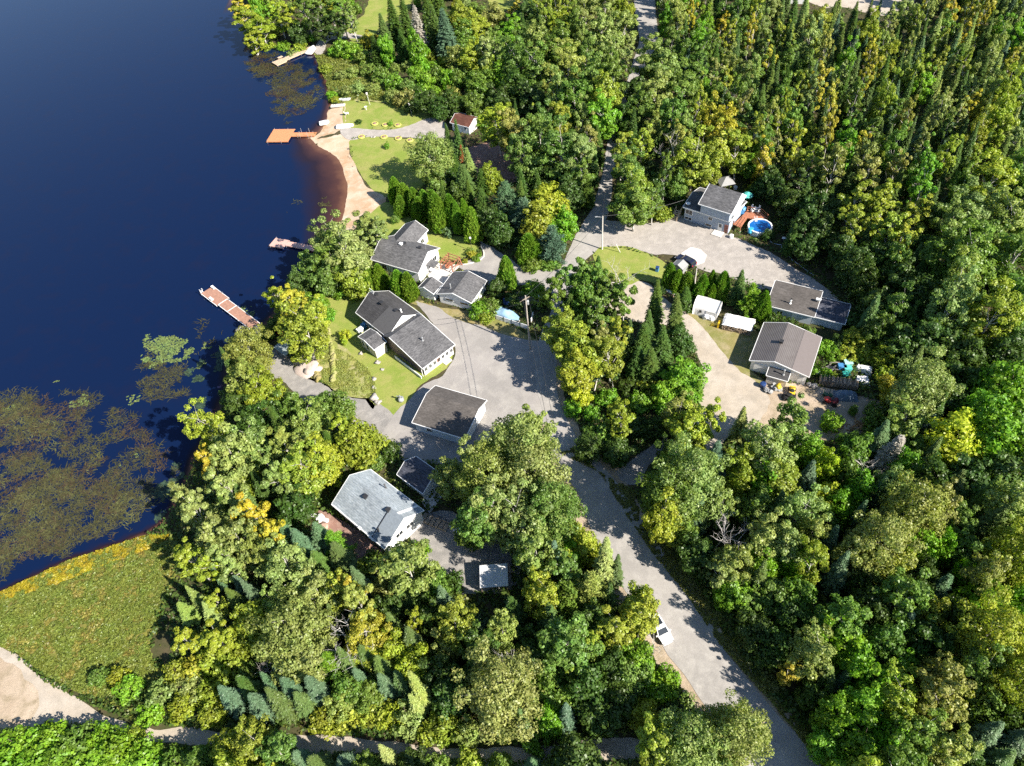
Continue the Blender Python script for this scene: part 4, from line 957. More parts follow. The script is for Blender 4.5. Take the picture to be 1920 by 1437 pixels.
def boat(label, pa, pb, w, z, mat, kind='upturned', cat='boat', name='rowing_boat'):
    a_ = G(*pa, z); b_ = G(*pb, z); d = b_ - a_; L = float(np.linalg.norm(d)); a = math.degrees(math.atan2(d[1], d[0])); c = (a_ + b_) / 2
    h = thing(name, label, cat, c[0], c[1], z, a); n = 14; m_ = 8; V = []; F = []
    for i in range(n + 1):
        u = i / n; ww = w / 2 * min(1, (1.02 - u) * 3.2) ** .55 * (1 if u > .08 else .94); hh = .55
        for j in range(m_ + 1):
            t_ = math.pi * j / m_; V.append((L * (u - .5), -math.cos(t_) * ww, (math.sin(t_) ** .6) * hh * (1 if kind == 'upturned' else -1) + (0 if kind == 'upturned' else .55)))
    for i in range(n):
        for j in range(m_): q_ = i * (m_ + 1) + j; F.append((q_, q_ + m_ + 1, q_ + m_ + 2, q_ + 1))
    F.append(tuple(range(m_ + 1))); F.append(tuple(n * (m_ + 1) + j for j in range(m_, -1, -1)))
    MB().add(V, F).build('hull', mat, h, True)
    if kind == 'upturned': MB().box((0, 0, .56), (L * .8, .08, .08)).build('keel', mat, h)
    else: MB().box((-L * .2, 0, .35), (.25, w * .9, .05)).box((L * .1, 0, .35), (.25, w * .85, .05)).build('seat', M_wood, h)
    MB().tube([(L * .5, 0, .12), (L * .42, -w * .3, .12), (L * .1, -w * .5, .08), (-L * .48, -w * .48, .08)], .05, 6).tube([(L * .5, 0, .12), (L * .42, w * .3, .12), (L * .1, w * .5, .08), (-L * .48, w * .48, .08)], .05, 6).build('gunwale', M_steel, h)
    return h
boat('short white upturned boat at the edge of the water by the orange dock', (599, 233), (617, 229), 2.0, -.25, M_plw)
boat('long white upturned boat on the sand at the head of the beach path', (631, 239), (663, 236), 2.0, 0, M_plw)
boat('white boat drawn up beside the far timber dock', (578, 102), (588, 88), 2.6, -.2, M_plw)
p = G(647, 189); o = MB().box((p[0], p[1], .3), (3.2, .5, .35), R(-8)).box((p[0], p[1], .55), (3.3, .7, .08), R(-8)).build('bench', M_plw); tag(o, 'white bench at the top edge of the beach lawn', 'bench')
p = G(634, 199); o = MB().box((p[0], p[1], .15), (4.0, 1.2, .3), R(-4)).build('concrete_block', M_concrete); tag(o, 'pale concrete block where the beach meets the reeds', 'block')
p = G(651, 215); h = thing('lawn_chair', 'white reclining lawn chair on the beach lawn edge', 'chair', p[0], p[1], 0, 20)
MB().box((0, 0, .4), (.9, .8, .06)).build('seat', M_plw, h); MB().box((-.6, 0, .75), (.8, .8, .06), 0, R(50)).build('backrest', M_plw, h); MB().box((.3, .3, .2), (.06, .06, .4)).box((.3, -.3, .2), (.06, .06, .4)).box((-.4, .3, .2), (.06, .06, .4)).box((-.4, -.3, .2), (.06, .06, .4)).build('leg', M_plw, h)
p = G(687, 207); o = MB().tube([(p[0], p[1], 0), (p[0], p[1], .9)], .08).lathe([(.3, .9), (.42, 1.05), (.3, 1.06)], 12, (p[0], p[1], 0)).build('bird_bath', M_plw); tag(o, 'white bird bath on the upper beach lawn', 'bird bath')
for (x_, y_, hh, lb) in ((694, 198, 3.2, 'thin white post with a bird house in the middle of the upper beach lawn'), (772, 214, 2.6, 'thin white post near the wood edge of the upper beach lawn')):
    p = G(x_, y_); h = thing('post', lb, 'post', p[0], p[1]); MB().tube([(0, 0, 0), (-.15, 0, hh)], .07, 6).build('shaft', M_polewhite, h); MB().box((-.15, 0, hh + .15), (.4, .35, .4)).slab([(-.4, -.25, hh + .35), (.1, -.25, hh + .35), (.1, .25, hh + .5), (-.4, .25, hh + .5)], .05).build('bird_house', M_polewhite, h)
# ring planters along the path
first = None
for k, (x_, y_, lb) in enumerate(((703, 233.5, 'yellow tyre planter north of the beach path, nearest the boats'), (722.5, 235.5, 'yellow tyre planter north of the beach path, beside the small bush'), (746, 236, 'yellow tyre planter north of the beach path, farthest from the lake'),
        (678, 258, 'yellow tyre planter south of the beach path, nearest the sand'), (720, 258.5, 'yellow tyre planter south of the beach path, second from the sand'), (747, 261, 'yellow tyre planter south of the beach path, third from the sand'), (768.5, 264.5, 'yellow tyre planter south of the beach path, beside the big aspen'))):
    if first is None:
        first = c = thing('tyre_planter', lb, 'planter', 0, 0, 0, 0, 'painted tyre planters along the beach path')
        MB().lathe([(.85, .02), (.98, .14), (.9, .30), (.62, .34), (.55, .16)], 16).build('tyre', M_yelr, c)
        MB().blob((0, 0, .22), .55, 2, sq=.35).build('soil', M_mulch, c)
    else: c = copy_tree(first); c['label'] = lb
    p = G(x_, y_); c.location = (p[0], p[1], .05)
for (x_, y_) in ((697, 258), (702, 258)):
    p = G(x_, y_); o = MB().blob((p[0], p[1], .15), .35, int(x_)).build('stone', M_rockm); tag(o, 'dark stone between the planters south of the beach path' if x_ == 697 else 'rounder dark stone between the planters, nearer the wood', 'stone')
for k, (x_, y_, r_, lb) in enumerate(((702, 747, .75, 'large grey boulder where the gravel drive meets the lawn'), (709, 756, .6, 'smaller pale boulder touching the large one by the gravel drive'), (702, 712, .45, 'dark boulder in the rough bank above the gravel drive'), (701, 728, .4, 'low boulder below the dark one on the rough bank'),
        (708, 681, .5, 'flat pale stone on the lawn below the brown house'), (717, 694, .35, 'small pale stone on the lawn below the brown house'), (676, 664, .4, 'pale stone by the corner of the beige extension'), (452, 620, .9, 'pink boulder in the water by the long dock'), (487, 622, 1.1, 'grey boulder at the shore end of the long dock'), (500, 628, .7, 'grey rock on the bank beside the long dock'))):
    p = G(x_, y_); o = MB().blob((p[0], p[1], r_ * .3), r_, 20 + k, 12, .65, .4).build('boulder', M_rockm, None, True); tag(o, lb, 'boulder')
# rocky outcrop beside the gravel drive and the low ledge along the lawn, lumps in the bank's colour
for k, (pts, w_, hh, m_, nm, lb) in enumerate((([(570, 682), (578, 690), (588, 694)], 2.2, 1.0, plain('pink_rock', (.52, .43, .38), .9, .2, .25, 1.5), 'rock_outcrop', 'pinkish rock outcrop under the birch beside the gravel drive'), )):
    mb = MB()
    for i, q_ in enumerate(pts):
        p = G(*q_); mb.blob((p[0], p[1], .1), w_ * (.8 if i != 1 else 1), 40 + i, 12, .42, .5)
    o = mb.build(nm, m_, None, True); tag(o, lb, 'rock')
mb = MB(); r = np.random.default_rng(5); P = [G(*q_) for q_ in [(611, 618), (613, 632), (619, 648), (621, 664), (622, 682), (624, 700), (622, 715)]]
for i in range(len(P) - 1):
    for t_ in np.linspace(0, 1, 7): q_ = P[i] * (1 - t_) + P[i + 1] * t_ + r.normal(0, .1, 2); mb.blob((q_[0] + .3, q_[1], .12), .55, int(r.integers(1e6)), 8, .8, .4)
structure(mb.build('lawn_step', M_bank, None, True))
mb = MB(); P = [G(*q_) for q_ in [(590, 676), (592, 690), (590, 704), (594, 716)]]
for i in range(len(P) - 1):
    for t_ in np.linspace(0, 1, 6): q_ = P[i] * (1 - t_) + P[i + 1] * t_ + r.normal(0, .12, 2); mb.blob((q_[0] + .3, q_[1], .12), .6, int(r.integers(1e6)), 8, .8, .4)
structure(mb.build('bank_step', M_dry, None, True))
# covered statue / grill by the double garage
p = G(752, 752); o = MB().tube([(p[0], p[1], 0), (p[0], p[1], 1.6)], .1).box((p[0], p[1], 1.2), (1.3, .15, .15), R(-20)).blob((p[0], p[1], .4), .6, 3).build('garden_post', M_steel); tag(o, 'weathered post with a crosspiece on the lawn beside the double garage', 'post')

# ---- poles and wires
def pole(label, base, hgt, mat, arm=True, name='utility_pole', lean=0.0):
    p = G(*base); h = thing(name, label, 'utility pole', p[0], p[1])
    MB().tube([(0, 0, -.3), (lean, 0, hgt)], [.17, .11], 8).build('shaft', mat, h)
    if arm:
        MB().box((lean, 0, hgt - .7), (1.6, .1, .12), R(30)).build('crossarm', M_wood, h)
        MB().lathe([(.22, 0), (.24, .8), (.1, .9)], 10, (lean + .3, .15, hgt - 2.2)).build('transformer', M_steel, h)
    return np.array([p[0] + lean, p[1], hgt])
t1 = pole('tall weathered utility pole by the white fence and covered boat', (994, 655), 13.6, M_pole)
t2 = pole('pale concrete light pole where the two gravel yards meet', (1129, 468), 8.6, M_polewhite, False)
t3 = pole('pale wooden pole standing in the cedar hedge', (1302, 535), 4.2, M_polewhite, False)
t4 = pole('dark utility pole in the aspens beside the road at the bottom', (1404, 1397), 8.5, M_barkd)
MB().tube([(t2[0], t2[1], 8.3), (t2[0] - 1.2, t2[1], 8.6)], .05).box((t2[0] - 1.3, t2[1], 8.6), (.5, .2, .12)).build('lamp_arm', M_steel, [o for o in COL.objects if o.get('label', '').startswith('pale concrete light pole')][0]).matrix_parent_inverse = Matrix.Translation((-t2[0], -t2[1], 0))
def wire(label, a_, b_, sag):
    pts = [a_ * (1 - t_) + b_ * t_ - np.array([0, 0, sag * 4 * t_ * (1 - t_)]) for t_ in np.linspace(0, 1, 15)]
    o = MB().tube(pts, .03, 5).build('overhead_wire', M_blackm); return tag(o, label, 'wire')
e1 = np.array([*G(1060, 985), 12.0])
wire('first overhead wire from the tall utility pole over the grey yard', t1 + np.array([-.5, 0, -.6]), e1 + np.array([-.5, 0, 0]), .8)
wire('second overhead wire from the tall utility pole over the grey yard', t1 + np.array([.5, 0, -.6]), e1 + np.array([.5, 0, 0]), .9)
wire('overhead wire from the tall utility pole to the pale light pole', t1 + np.array([0, 0, -.2]), t2, .8)
wire('overhead wire from the pale light pole to the blue house', t2, np.array([bhouse[0] + .4, bhouse[1] + .8, 4.6]), .7)
wire('overhead wire along the narrow road beyond the pale light pole', t2, np.array([*G(1141, 330), 9.0]), .6)
wire('overhead wire from the tall utility pole to the brown house', t1 + np.array([0, 0, -1.5]), np.array([-12.5, 101, 4.6]), .6)
p = G(885, 471); h = thing('garden_lamp', 'slender garden lamp standing in the flower bed', 'lamp', p[0], p[1]); MB().tube([(0, 0, 0), (0, 0, 3.3)], .05, 6).build('shaft', M_blackm, h); MB().lathe([(.1, 3.3), (.22, 3.4), (.22, 3.65), (.05, 3.8)], 10).build('lamp_head', M_plw, h)
p = G(1163, 474); h = thing('sign_post', 'leaning pale post at the edge of the small lawn', 'post', p[0], p[1]); MB().tube([(0, 0, 0), (-.9, .3, 2.2)], .07, 6).build('shaft', M_polewhite, h)
p = G(948, 449); o = MB().tube([(p[0], p[1], 0), (p[0], p[1], 1.5)], .06, 6).box((p[0], p[1], 1.5), (.3, .2, .3)).build('mailbox_post', M_polewhite); tag(o, 'short pale post in the shade by the driveway', 'post')

# ---- flower bed and pergola by the white house
P = [G(*p_, 2.2) for p_ in zp(640, 380, S3, (1080, 670), (1280, 740), (1345, 620), (1170, 520))]
c = sum(P) / 4; h = thing('pergola', 'rust red timber pergola with a swing beside the pale patio', 'pergola', c[0], c[1], 0, -37)
for sx in (-1, 1):
    for sy in (-1, 1): MB().tube([(sx * 1.7, sy * 1.6, 0), (sx * 1.35, sy * 1.4, 2.2)], .11, 6).build('post', M_cedarwood, h)
mb = MB()
for sy in (-1.4, -.7, 0, .7, 1.4): mb.box((0, sy, 2.26), (3.4, .12, .14))
for sx in (-1.35, 1.35): mb.box((sx, 0, 2.14), (.12, 3.3, .14))
mb.build('rafters', M_cedarwood, h)
mb = MB()
for sx in (-1.5, 1.5): mb.tube([(sx, -1.5, .2), (sx, 1.5, 1.9)], .06, 6).tube([(sx, 1.5, .2), (sx, -1.5, 1.9)], .06, 6).tube([(sx, -1.5, .9), (sx, 1.5, .9)], .06, 6)
mb.build('braces', M_cedarwood, h)
MB().box((0, 0, .03), (2.5, 2.3, .04)).build('trampoline_mat', M_tarpgr, h)
MB().box((-.3, -.2, .55), (.6, 2.0, .08)).box((-.6, -.2, .9), (.08, 2.0, .7)).build('swing_seat', M_cedarwood, h)
edge = [(868, 497), (885, 494), (900, 489), (907, 482), (907, 474), (902, 462)]
o = MB().tube([(*G(*q_), .08) for q_ in edge], .14, 6).build('stone_edging', M_concrete); tag(o, 'curved pale stone edging round the flower bed', 'edging')
# table set by the white house door
p = G(812, 512); h = thing('patio_table', 'round white garden table by the white house door', 'table', p[0], p[1], .1)
MB().lathe([(.55, .68), (.58, .74)], 14).build('tabletop', M_plw, h); MB().tube([(0, 0, 0), (0, 0, .7)], .06).lathe([(.32, 0), (.3, .05)], 10).build('pedestal', M_plw, h)
for k, (x_, y_) in enumerate(((806, 505), (800, 516))):
    p = G(x_, y_); o = MB().box((p[0], p[1], .45), (.55, .55, .06)).box((p[0] - .25, p[1], .8), (.06, .55, .7)).box((p[0], p[1], .2), (.45, .45, .4)).build('garden_chair', M_plw); tag(o, ('white garden chair on the house side of the round patio table', 'white garden chair standing apart from the round patio table by the house')[k], 'chair')

# ---- fence, covered boat, woodpile and bins in the shade by the utility pole
S7 = 180 / 1437
P = [G(*p_) for p_ in zp(900, 480, S7, (240, 950), (730, 1110))]
d = P[1] - P[0]; a = math.degrees(math.atan2(d[1], d[0])); L = float(np.linalg.norm(d))
h = thing('fence', 'low white panel fence in front of the covered boat', 'fence', P[0][0], P[0][1], 0, a)
for k in range(4): MB().box((L * (k + .5) / 4, 0, .65), (L / 4 - .12, .08, 1.1)).build('panel', M_white, h)
for k in range(5): MB().box((L * k / 4, 0, .65), (.1, .14, 1.3)).build('post', M_blackm, h)
P = [G(*p_, .9) for p_ in zp(900, 480, S7, (255, 815), (590, 945))]
d = P[1] - P[0]; a = math.degrees(math.atan2(d[1], d[0])); L = float(np.linalg.norm(d)); c = (P[0] + P[1]) / 2
h = thing('covered_boat', 'boat under a light blue cover behind the low white fence', 'boat', c[0], c[1], 0, a)
V = []; F = []; n = 16; m_ = 10
for i in range(n + 1):
    u = i / n; ww = 1.15 * min(1, (1.03 - u) * 2.4) ** .6; top = 1.55 + .35 * math.exp(-((u - .4) / .18) ** 2) - .3 * u
    for j in range(m_ + 1):
        t_ = math.pi * j / m_; V.append((L * (u - .5), -math.cos(t_) * ww, .75 + (top - .75) * math.sin(t_) ** .8 + .04 * math.sin(9 * u + 3 * t_)))
for i in range(n):
    for j in range(m_): q_ = i * (m_ + 1) + j; F.append((q_, q_ + m_ + 1, q_ + m_ + 2, q_ + 1))
F.append(tuple(range(m_ + 1)))
MB().add(V, F).build('boat_cover', M_tarpb, h, True)
V2 = [(v_[0], v_[1] * (.95 if k % (m_ + 1) in (0, m_) else .5), .74 if k % (m_ + 1) in (0, m_) else .15 + .3 * max(0, (k // (m_ + 1)) / n - .6)) for k, v_ in enumerate(V)]
MB().add(V2, F).build('hull', M_plw, h, True)
MB().box((0, 0, .35), (L * .8, .8, .12)).tube([(-L * .3, -1, .35), (-L * .3, 1, .35)], .3).build('trailer', M_blackm, h)
P = [G(*p_) for p_ in zp(900, 480, S7, (500, 700), (900, 760))]
d = P[1] - P[0]; a = math.degrees(math.atan2(d[1], d[0])); L = float(np.linalg.norm(d))
def woodpile(label, x, y, a, L, D, hh, mat, seed, cat='woodpile'):
    h = thing('woodpile', label, cat, x, y, 0, a); mb = MB(); r = random.Random(seed)
    nz = int(hh / .26); nu = int(L / .26)
    for iz in range(nz):
        for iu in range(nu):
            if iz == nz - 1 and r.random() < .4: continue
            rad = r.uniform(.10, .15); u = (iu + .5 + (iz % 2) * .3) * L / nu + r.uniform(-.03, .03); mb.tube([(u, r.uniform(-.08, .08), .14 + iz * .25), (u + r.uniform(-.05, .05), D + r.uniform(-.08, .08), .14 + iz * .25)], rad, 6)
    mb.build('logs', mat, h); return h
woodpile('long weathered stack of firewood behind the tall utility pole', P[0][0], P[0][1], a, L, 2.0, 1.6, M_logsgr, 3)
p = G(*zp(900, 480, S7, (420, 740))[0]); o = MB().prism([(p[0] - .8, p[1] - .5), (p[0] + .6, p[1] - .5), (p[0] + .6, p[1] + .9), (p[0] - .8, p[1] + .9)], 0, 1.1).box((p[0] - .1, p[1] + .2, 1.15), (1.5, 1.5, .1)).build('storage_box', M_bluedk); tag(o, 'dark blue storage box between the firewood and the covered boat', 'box')
p = G(*zp(900, 480, S7, (460, 735))[0]); o = MB().lathe([(.35, 1.2), (.4, 1.6), (.2, 1.7)], 12, (p[0], p[1], 0)).build('tub', M_teal); tag(o, 'teal tub on top of the dark blue storage box', 'tub')
p = G(*zp(900, 480, S7, (170, 480))[0]); o = MB().lathe([(.5, 0), (.62, 1.1), (.66, 1.15), (.5, 1.3)], 12, (p[0], p[1], 0)).build('wheelie_bin', M_bluedk); tag(o, 'dark blue bin behind the white garage', 'bin')
p = G(*zp(900, 480, S7, (785, 960))[0]); h = thing('signboard', 'white framed signboard leaning beside the tall utility pole', 'sign', p[0], p[1], 0, 70); MB().box((0, 0, .8), (1.9, .08, 1.0)).build('board', M_plw, h); MB().box((-.8, 0, .2), (.08, .08, .5)).build('leg', M_wood, h); MB().box((.8, 0, .2), (.08, .08, .5)).build('leg', M_wood, h)
p = G(*zp(900, 480, S7, (890, 720))[0]); o = MB().tube([(p[0], p[1], 0), (p[0], p[1], 2.2)], .05, 6).box((p[0], p[1], 1.6), (.08, .9, 1.2), R(20)).build('white_post', M_plw); tag(o, 'white board on a post at the end of the firewood stack', 'post')
o = MB().tube([(*G(*zp(900, 480, S7, (440, 810))[0]), .9), (*G(*zp(900, 480, S7, (900, 680))[0]), 2.0)], .06, 6).build('guy_pole', M_wood); tag(o, 'long bare spar sloping across behind the tall utility pole', 'spar')

# ---- vehicles
def car(label, pa, pb, mat, wd=1.85, hh=1.55, suv=True, z=0):
    """pa rear, pb front (ground pixels)"""
    a_ = G(*pa); b_ = G(*pb); d = b_ - a_; a = math.degrees(math.atan2(d[1], d[0])); c = (a_ + b_) / 2; L = 4.5
    h = thing('parked_car', label, 'car', c[0], c[1], 0, a)
    prof = [(-2.25, .35), (-2.28, .8), (-2.15, 1.0), (-1.85, hh - .08), (-1.5, hh), (.1, hh), (.35, hh - .05), (1.05, 1.02), (2.0, .9), (2.24, .72), (2.25, .35)] if suv else [(-2.25, .35), (-2.28, .75), (-2.1, .95), (-1.5, hh), (0, hh), (.95, .98), (2.0, .85), (2.25, .6), (2.25, .35)]
    k = len(prof); V = []; F = []
    ws = lambda z_: wd / 2 * (1 if z_ < .95 else 1 - .22 * (z_ - .95) / (hh - .95))
    nose = lambda x_: .82 if abs(x_) > 2.15 else (.92 if abs(x_) > 1.95 else 1)
    rows_ = (-1, -.8, -.3, .3, .8, 1)
    for rr in rows_:
        e = 1 if abs(rr) < .9 else .97
        for (x_, z_) in prof: V.append((x_ * (1 if abs(rr) < .5 else .985), rr * ws(z_) * nose(x_), .35 + (z_ - .35) * e))
    for i in range(len(rows_) - 1):
        for j in range(k): q_ = i * k + j; jn = (j + 1) % k; F.append((q_, i * k + jn, (i + 1) * k + jn, (i + 1) * k + j))
    F.append(tuple(range(k - 1, -1, -1))); F.append(tuple((len(rows_) - 1) * k + j for j in range(k)))
    MB().add(V, F).build('body', mat, h, False, .05)
    gl = lambda pts, nm: MB().slab(pts, .02).build(nm, M_glass, h)
    y1, y2 = ws(1.05) * .86, ws(hh) * .86
    gl([(1.02, -y1, 1.07), (1.02, y1, 1.07), (.38, y2, hh - .015), (.38, -y2, hh - .015)], 'windscreen')
    gl([(-1.88, -y2, hh - .09), (-1.88, y2, hh - .09), (-2.14, y1, 1.06), (-2.14, -y1, 1.06)], 'rear_window')
    for s_ in (-1, 1):
        yy = ws(1.25) + .015; MB().add([(.75, s_ * (ws(1.05) + .012), 1.06), (-1.7, s_ * (ws(1.05) + .012), 1.06), (-1.6, s_ * (ws(hh - .15) + .012), hh - .16), (.35, s_ * (ws(hh - .15) + .012), hh - .16)], [(0, 1, 2, 3)]).build('side_window', M_glass, h)
        MB().blob((.85, s_ * (wd / 2 + .12), 1.05), .14, 1).build('wing_mirror', mat, h)
        MB().box((2.16, s_ * .62, .72), (.14, .34, .16)).build('headlight', M_steel, h); MB().box((-2.22, s_ * .66, .85), (.1, .22, .3)).build('tail_light', M_red, h)
        for x_ in (-1.35, 1.4):
            w_ = MB().tube([(x_, s_ * (wd / 2 - .2), .33), (x_, s_ * (wd / 2 + .02), .33)], .34, 16).build('wheel', M_rubber, h); MB().tube([(x_, s_ * (wd / 2 + .0), .33), (x_, s_ * (wd / 2 + .03), .33)], .2, 10).build('rim', M_steel, w_)
    if suv: MB().slab([(-1.3, -.55, hh + .03), (-.2, -.55, hh + .03), (-.2, .55, hh + .03), (-1.3, .55, hh + .03)], .02).build('sunroof', M_glass, h)
    return h
car('white car parked at the roadside under yellow birches', (1222, 1158), (1252, 1208), M_carw)
car('dark blue car parked beside the grey canvas shelter', (1302, 503), (1268, 485), M_card, suv=True)
# grey canvas shelter next to it, white pad behind
P = [G(*p_) for p_ in zp(1240, 460, 200 / 1597, (295, 200), (300, 120), (440, 35), (590, 70), (680, 155), (640, 265), (540, 300), (400, 260))]
o = MB().prism([tuple(p_) for p_ in P], .02, .12).build('concrete_pad', M_concrete); tag(o, 'white eight sided concrete pad in the gravel yard by the dark car', 'pad')
c = G(*zp(1240, 460, 200 / 1597, (280, 300))[0], 1.3); h = thing('canvas_shelter', 'small grey canvas storage shelter beside the dark blue car', 'shelter', c[0], c[1], 0, 44)
gable(h, 2.0, 2.6, 1.4, 2.1, M_tarpgr, M_tarpgr, ridge='x', x0=-1.0, y0=-1.3, over=.02, trim=M_tarpgr)
p = G(1232, 509); h = thing('wheelie_bin', 'dark blue wheeled bin in the hedge shadow at the small lawn', 'bin', p[0], p[1], 0, -30); MB().box((0, 0, .55), (.6, .65, 1.0)).build('bin_body', M_blue, h); MB().box((0, 0, 1.09), (.66, .75, .08)).build('lid', M_bluedk, h)
# white shelters
q = zp(1240, 460, 200 / 1597, (480, 900), (840, 1000), (945, 885), (510, 830))
P = [G(*p_, 2.3) for p_ in q]; d = P[1] - P[0]; a = math.degrees(math.atan2(d[1], d[0])); L = float(np.linalg.norm(d))
h = thing('tent_garage', 'white canvas tent garage with a small window in front of the cedar hedge', 'shelter', P[0][0], P[0][1], 0, a)
mb = MB(); nn = 10; Wd = 3.4; V = []; F = []
prof = [(0, 0), (.0, 1.7), (.25, 2.25), (.9, 2.75), (1.7, 3.0), (2.5, 2.75), (3.15, 2.25), (3.4, 1.7), (3.4, 0)]
rr = random.Random(3)
for i in range(nn + 1):
    for (y_, z_) in prof: V.append((L * i / nn, y_ + (rr.uniform(-.05, .05) if 0 < i < nn else 0), z_ + (rr.uniform(-.08, .03) if z_ > 1 else 0)))
for i in range(nn):
    for j in range(len(prof) - 1): q_ = i * len(prof) + j; F.append((q_, q_ + 1, q_ + len(prof) + 1, q_ + len(prof)))
F.append(tuple(range(len(prof)))); F.append(tuple(nn * len(prof) + j for j in range(len(prof) - 1, -1, -1)))
MB().add(V, F).build('canvas', M_tarpw, h, True)
MB().box((L * .32, -.05, 1.3), (.5, .04, .6)).build('window', M_glass, h); MB().box((-.04, 1.0, 1.0), (.06, .9, .7)).build('red_panel', plain('faded_red', (.55, .22, .22), .6, .3, .1), h)
MB().box((L * .75, -.04, 1.0), (L * .4, .05, 1.7)).build('door_flap', M_tarpw, h)
for k in range(2):
    p = P[0] + np.array([math.cos(R(a)), math.sin(R(a))]) * L * (.45 + k * .2) + np.array([.3, -.9]); p2 = G(*zp(1240, 460, 200 / 1597, ((670, 1090), (745, 1105))[k])[0]); o = MB().blob((p2[0], p2[1], .4), .8, 60 + k, sq=.8).build('white_bundle', M_tarpw); tag(o, ('white wrapped bundle in front of the tent garage', 'white wrapped bundle next to the yellow kettle of the tent garage')[k] if k == 0 else 'white wrapped bundle beside the yellow playhouse', 'bundle')
p = G(*zp(1240, 460, 200 / 1597, (790, 1210))[0]); h = thing('play_slide', 'yellow plastic toy standing on the dry grass before the tent garage', 'toy', p[0], p[1], 0, -30)
MB().slab([(-.7, -.35, .1), (.6, -.35, .9), (.6, .35, .9), (-.7, .35, .1)], .08).build('slide', M_yel, h); MB().box((.75, 0, .5), (.3, .8, 1.0)).build('steps', M_yel, h); MB().box((.75, .4, 1.1), (.3, .06, .5)).build('side_rail', M_yel, h); MB().box((.75, -.4, 1.1), (.3, .06, .5)).build('side_rail', M_yel, h)
q = zp(1200, 500, S4, (740, 515), (1000, 575), (1030, 470), (790, 395))
P = [G(*p_, 1.5) for p_ in q]; d = P[1] - P[0]; a = math.degrees(math.atan2(d[1], d[0])); L = float(np.linalg.norm(d))
h = woodpile('firewood stack under a white tarpaulin beside the brown metal garage', P[0][0], P[0][1], a, L, 3.0, 1.4, M_logs, 8)
mb = MB(); n = 12; rr = random.Random(9); V = []; F = []
for i in range(n + 1):
    for j in range(n + 1): e = i in (0, n) or j in (0, n); V.append((-.15 + (L + .3) * i / n + (rr.uniform(-.1, .1) if e else 0), .05 + 3.2 * j / n + (rr.uniform(-.1, .1) if e else 0), 1.55 + rr.uniform(-.04, .06) - (.25 if e else 0)))
for i in range(n):
    for j in range(n): q_ = i * (n + 1) + j; F.append((q_, q_ + n + 1, q_ + n + 2, q_ + 1))
o = MB().add(V, F).build('tarpaulin', M_tarpw, h); sm = o.modifiers.new('thick', 'SOLIDIFY'); sm.thickness = .03

# ---- the sandy work yard
S8 = 200 / 1437
def at8(a_, b_, z=0): return G(1480 + a_ * S8, 640 + b_ * S8, z)
p = at8(395, 590); q_ = at8(905, 670); d = q_ - p; woodpile('long pale stack of split logs across the sandy work yard', p[0], p[1], math.degrees(math.atan2(d[1], d[0])), float(np.linalg.norm(d)), 1.5, 1.5, M_logs, 12)
def atv(label, p, a, mat):
    h = thing('quad_bike', label, 'quad bike', p[0], p[1], 0, a)
    MB().blob((.35, 0, .75), .55, 4, sq=.55).box((-.5, 0, .75), (.8, .9, .12)).box((.6, 0, .75), (.7, 1.0, .12)).build('body', mat, h, False); MB().blob((-.2, 0, .95), .38, 5, sq=.45).build('seat', M_rubber, h)
    MB().tube([(.3, -.5, 1.15), (.35, 0, 1.1), (.3, .5, 1.15)], .04).build('handlebar', M_blackm, h)
    for x_ in (-.65, .7):
        for s_ in (-1, 1): MB().tube([(x_, s_ * .38, .3), (x_, s_ * .65, .3)], .32, 12).build('wheel', M_rubber, h)
atv('yellow and black quad bike in the dappled shade before the lean-to', at8(30, 700), 70, M_yel)
p = G(*zp(1360, 580, 360 / 1916, (630, 890))[0]); o = MB().box((p[0], p[1], .5), (1.6, 1.0, .5), R(20)).tube([(p[0] - .8, p[1] - .5, .35), (p[0] - .8, p[1] + .5, .35)], .35, 10).tube([(p[0] + .7, p[1] - .5, .35), (p[0] + .7, p[1] + .5, .35)], .35, 10).blob((p[0], p[1], .9), .5, 7).build('snowmobile', M_rubber); tag(o, 'black machine parked against the yellow quad bike', 'machine')
p = G(*zp(1360, 580, 360 / 1916, (470, 800))[0]); mb = MB()
for k in range(9): mb.blob((p[0] + rr.uniform(-2.0, 2.0), p[1] + rr.uniform(-.7, .7), .35), rr.uniform(.3, .6), 70 + k, 8, .8, .4)
o = mb.build('scrap_heap', M_tarpgr); tag(o, 'grey heap of covered scrap in front of the lean-to', 'heap')
p = G(*zp(1360, 580, 360 / 1916, (520, 795))[0]); o = MB().blob((p[0], p[1], .6), .55, 3, sq=.8).build('yellow_sack', M_yel); tag(o, 'yellow sack on the scrap heap before the lean-to', 'sack')
p = G(*zp(1360, 580, 360 / 1916, (370, 775))[0]); o = MB().lathe([(.5, 0), (.55, .9), (.3, 1.0)], 10, (p[0], p[1], 0)).build('oil_drum', M_bluedk); tag(o, 'dark drum at the corner of the lean-to by the garage door', 'drum')
p = at8(550, 835); h = thing('garden_tractor', 'red garden tractor on the pale sand of the work yard', 'tractor', p[0], p[1], 0, -35)
MB().blob((-.6, 0, .75), .6, 4, sq=.65).box((-.5, 0, .6), (1.0, .8, .5)).build('bonnet', M_red, h, False); MB().blob((.6, 0, .85), .6, 9, sq=.7).build('seat', plain('dark_red', (.14, .02, .025), .5, .3, .1), h)
MB().tube([(0, 0, .9), (.15, 0, 1.25)], .04).lathe([(.22, 1.25), (.24, 1.3)], 10, (.15, 0, 0)).build('steering_wheel', M_blackm, h)
for x_, r_ in ((-.9, .3), (.7, .48)):
    for s_ in (-1, 1): MB().tube([(x_, s_ * .42, r_), (x_, s_ * .68, r_)], r_, 14).build('wheel', M_rubber, h)
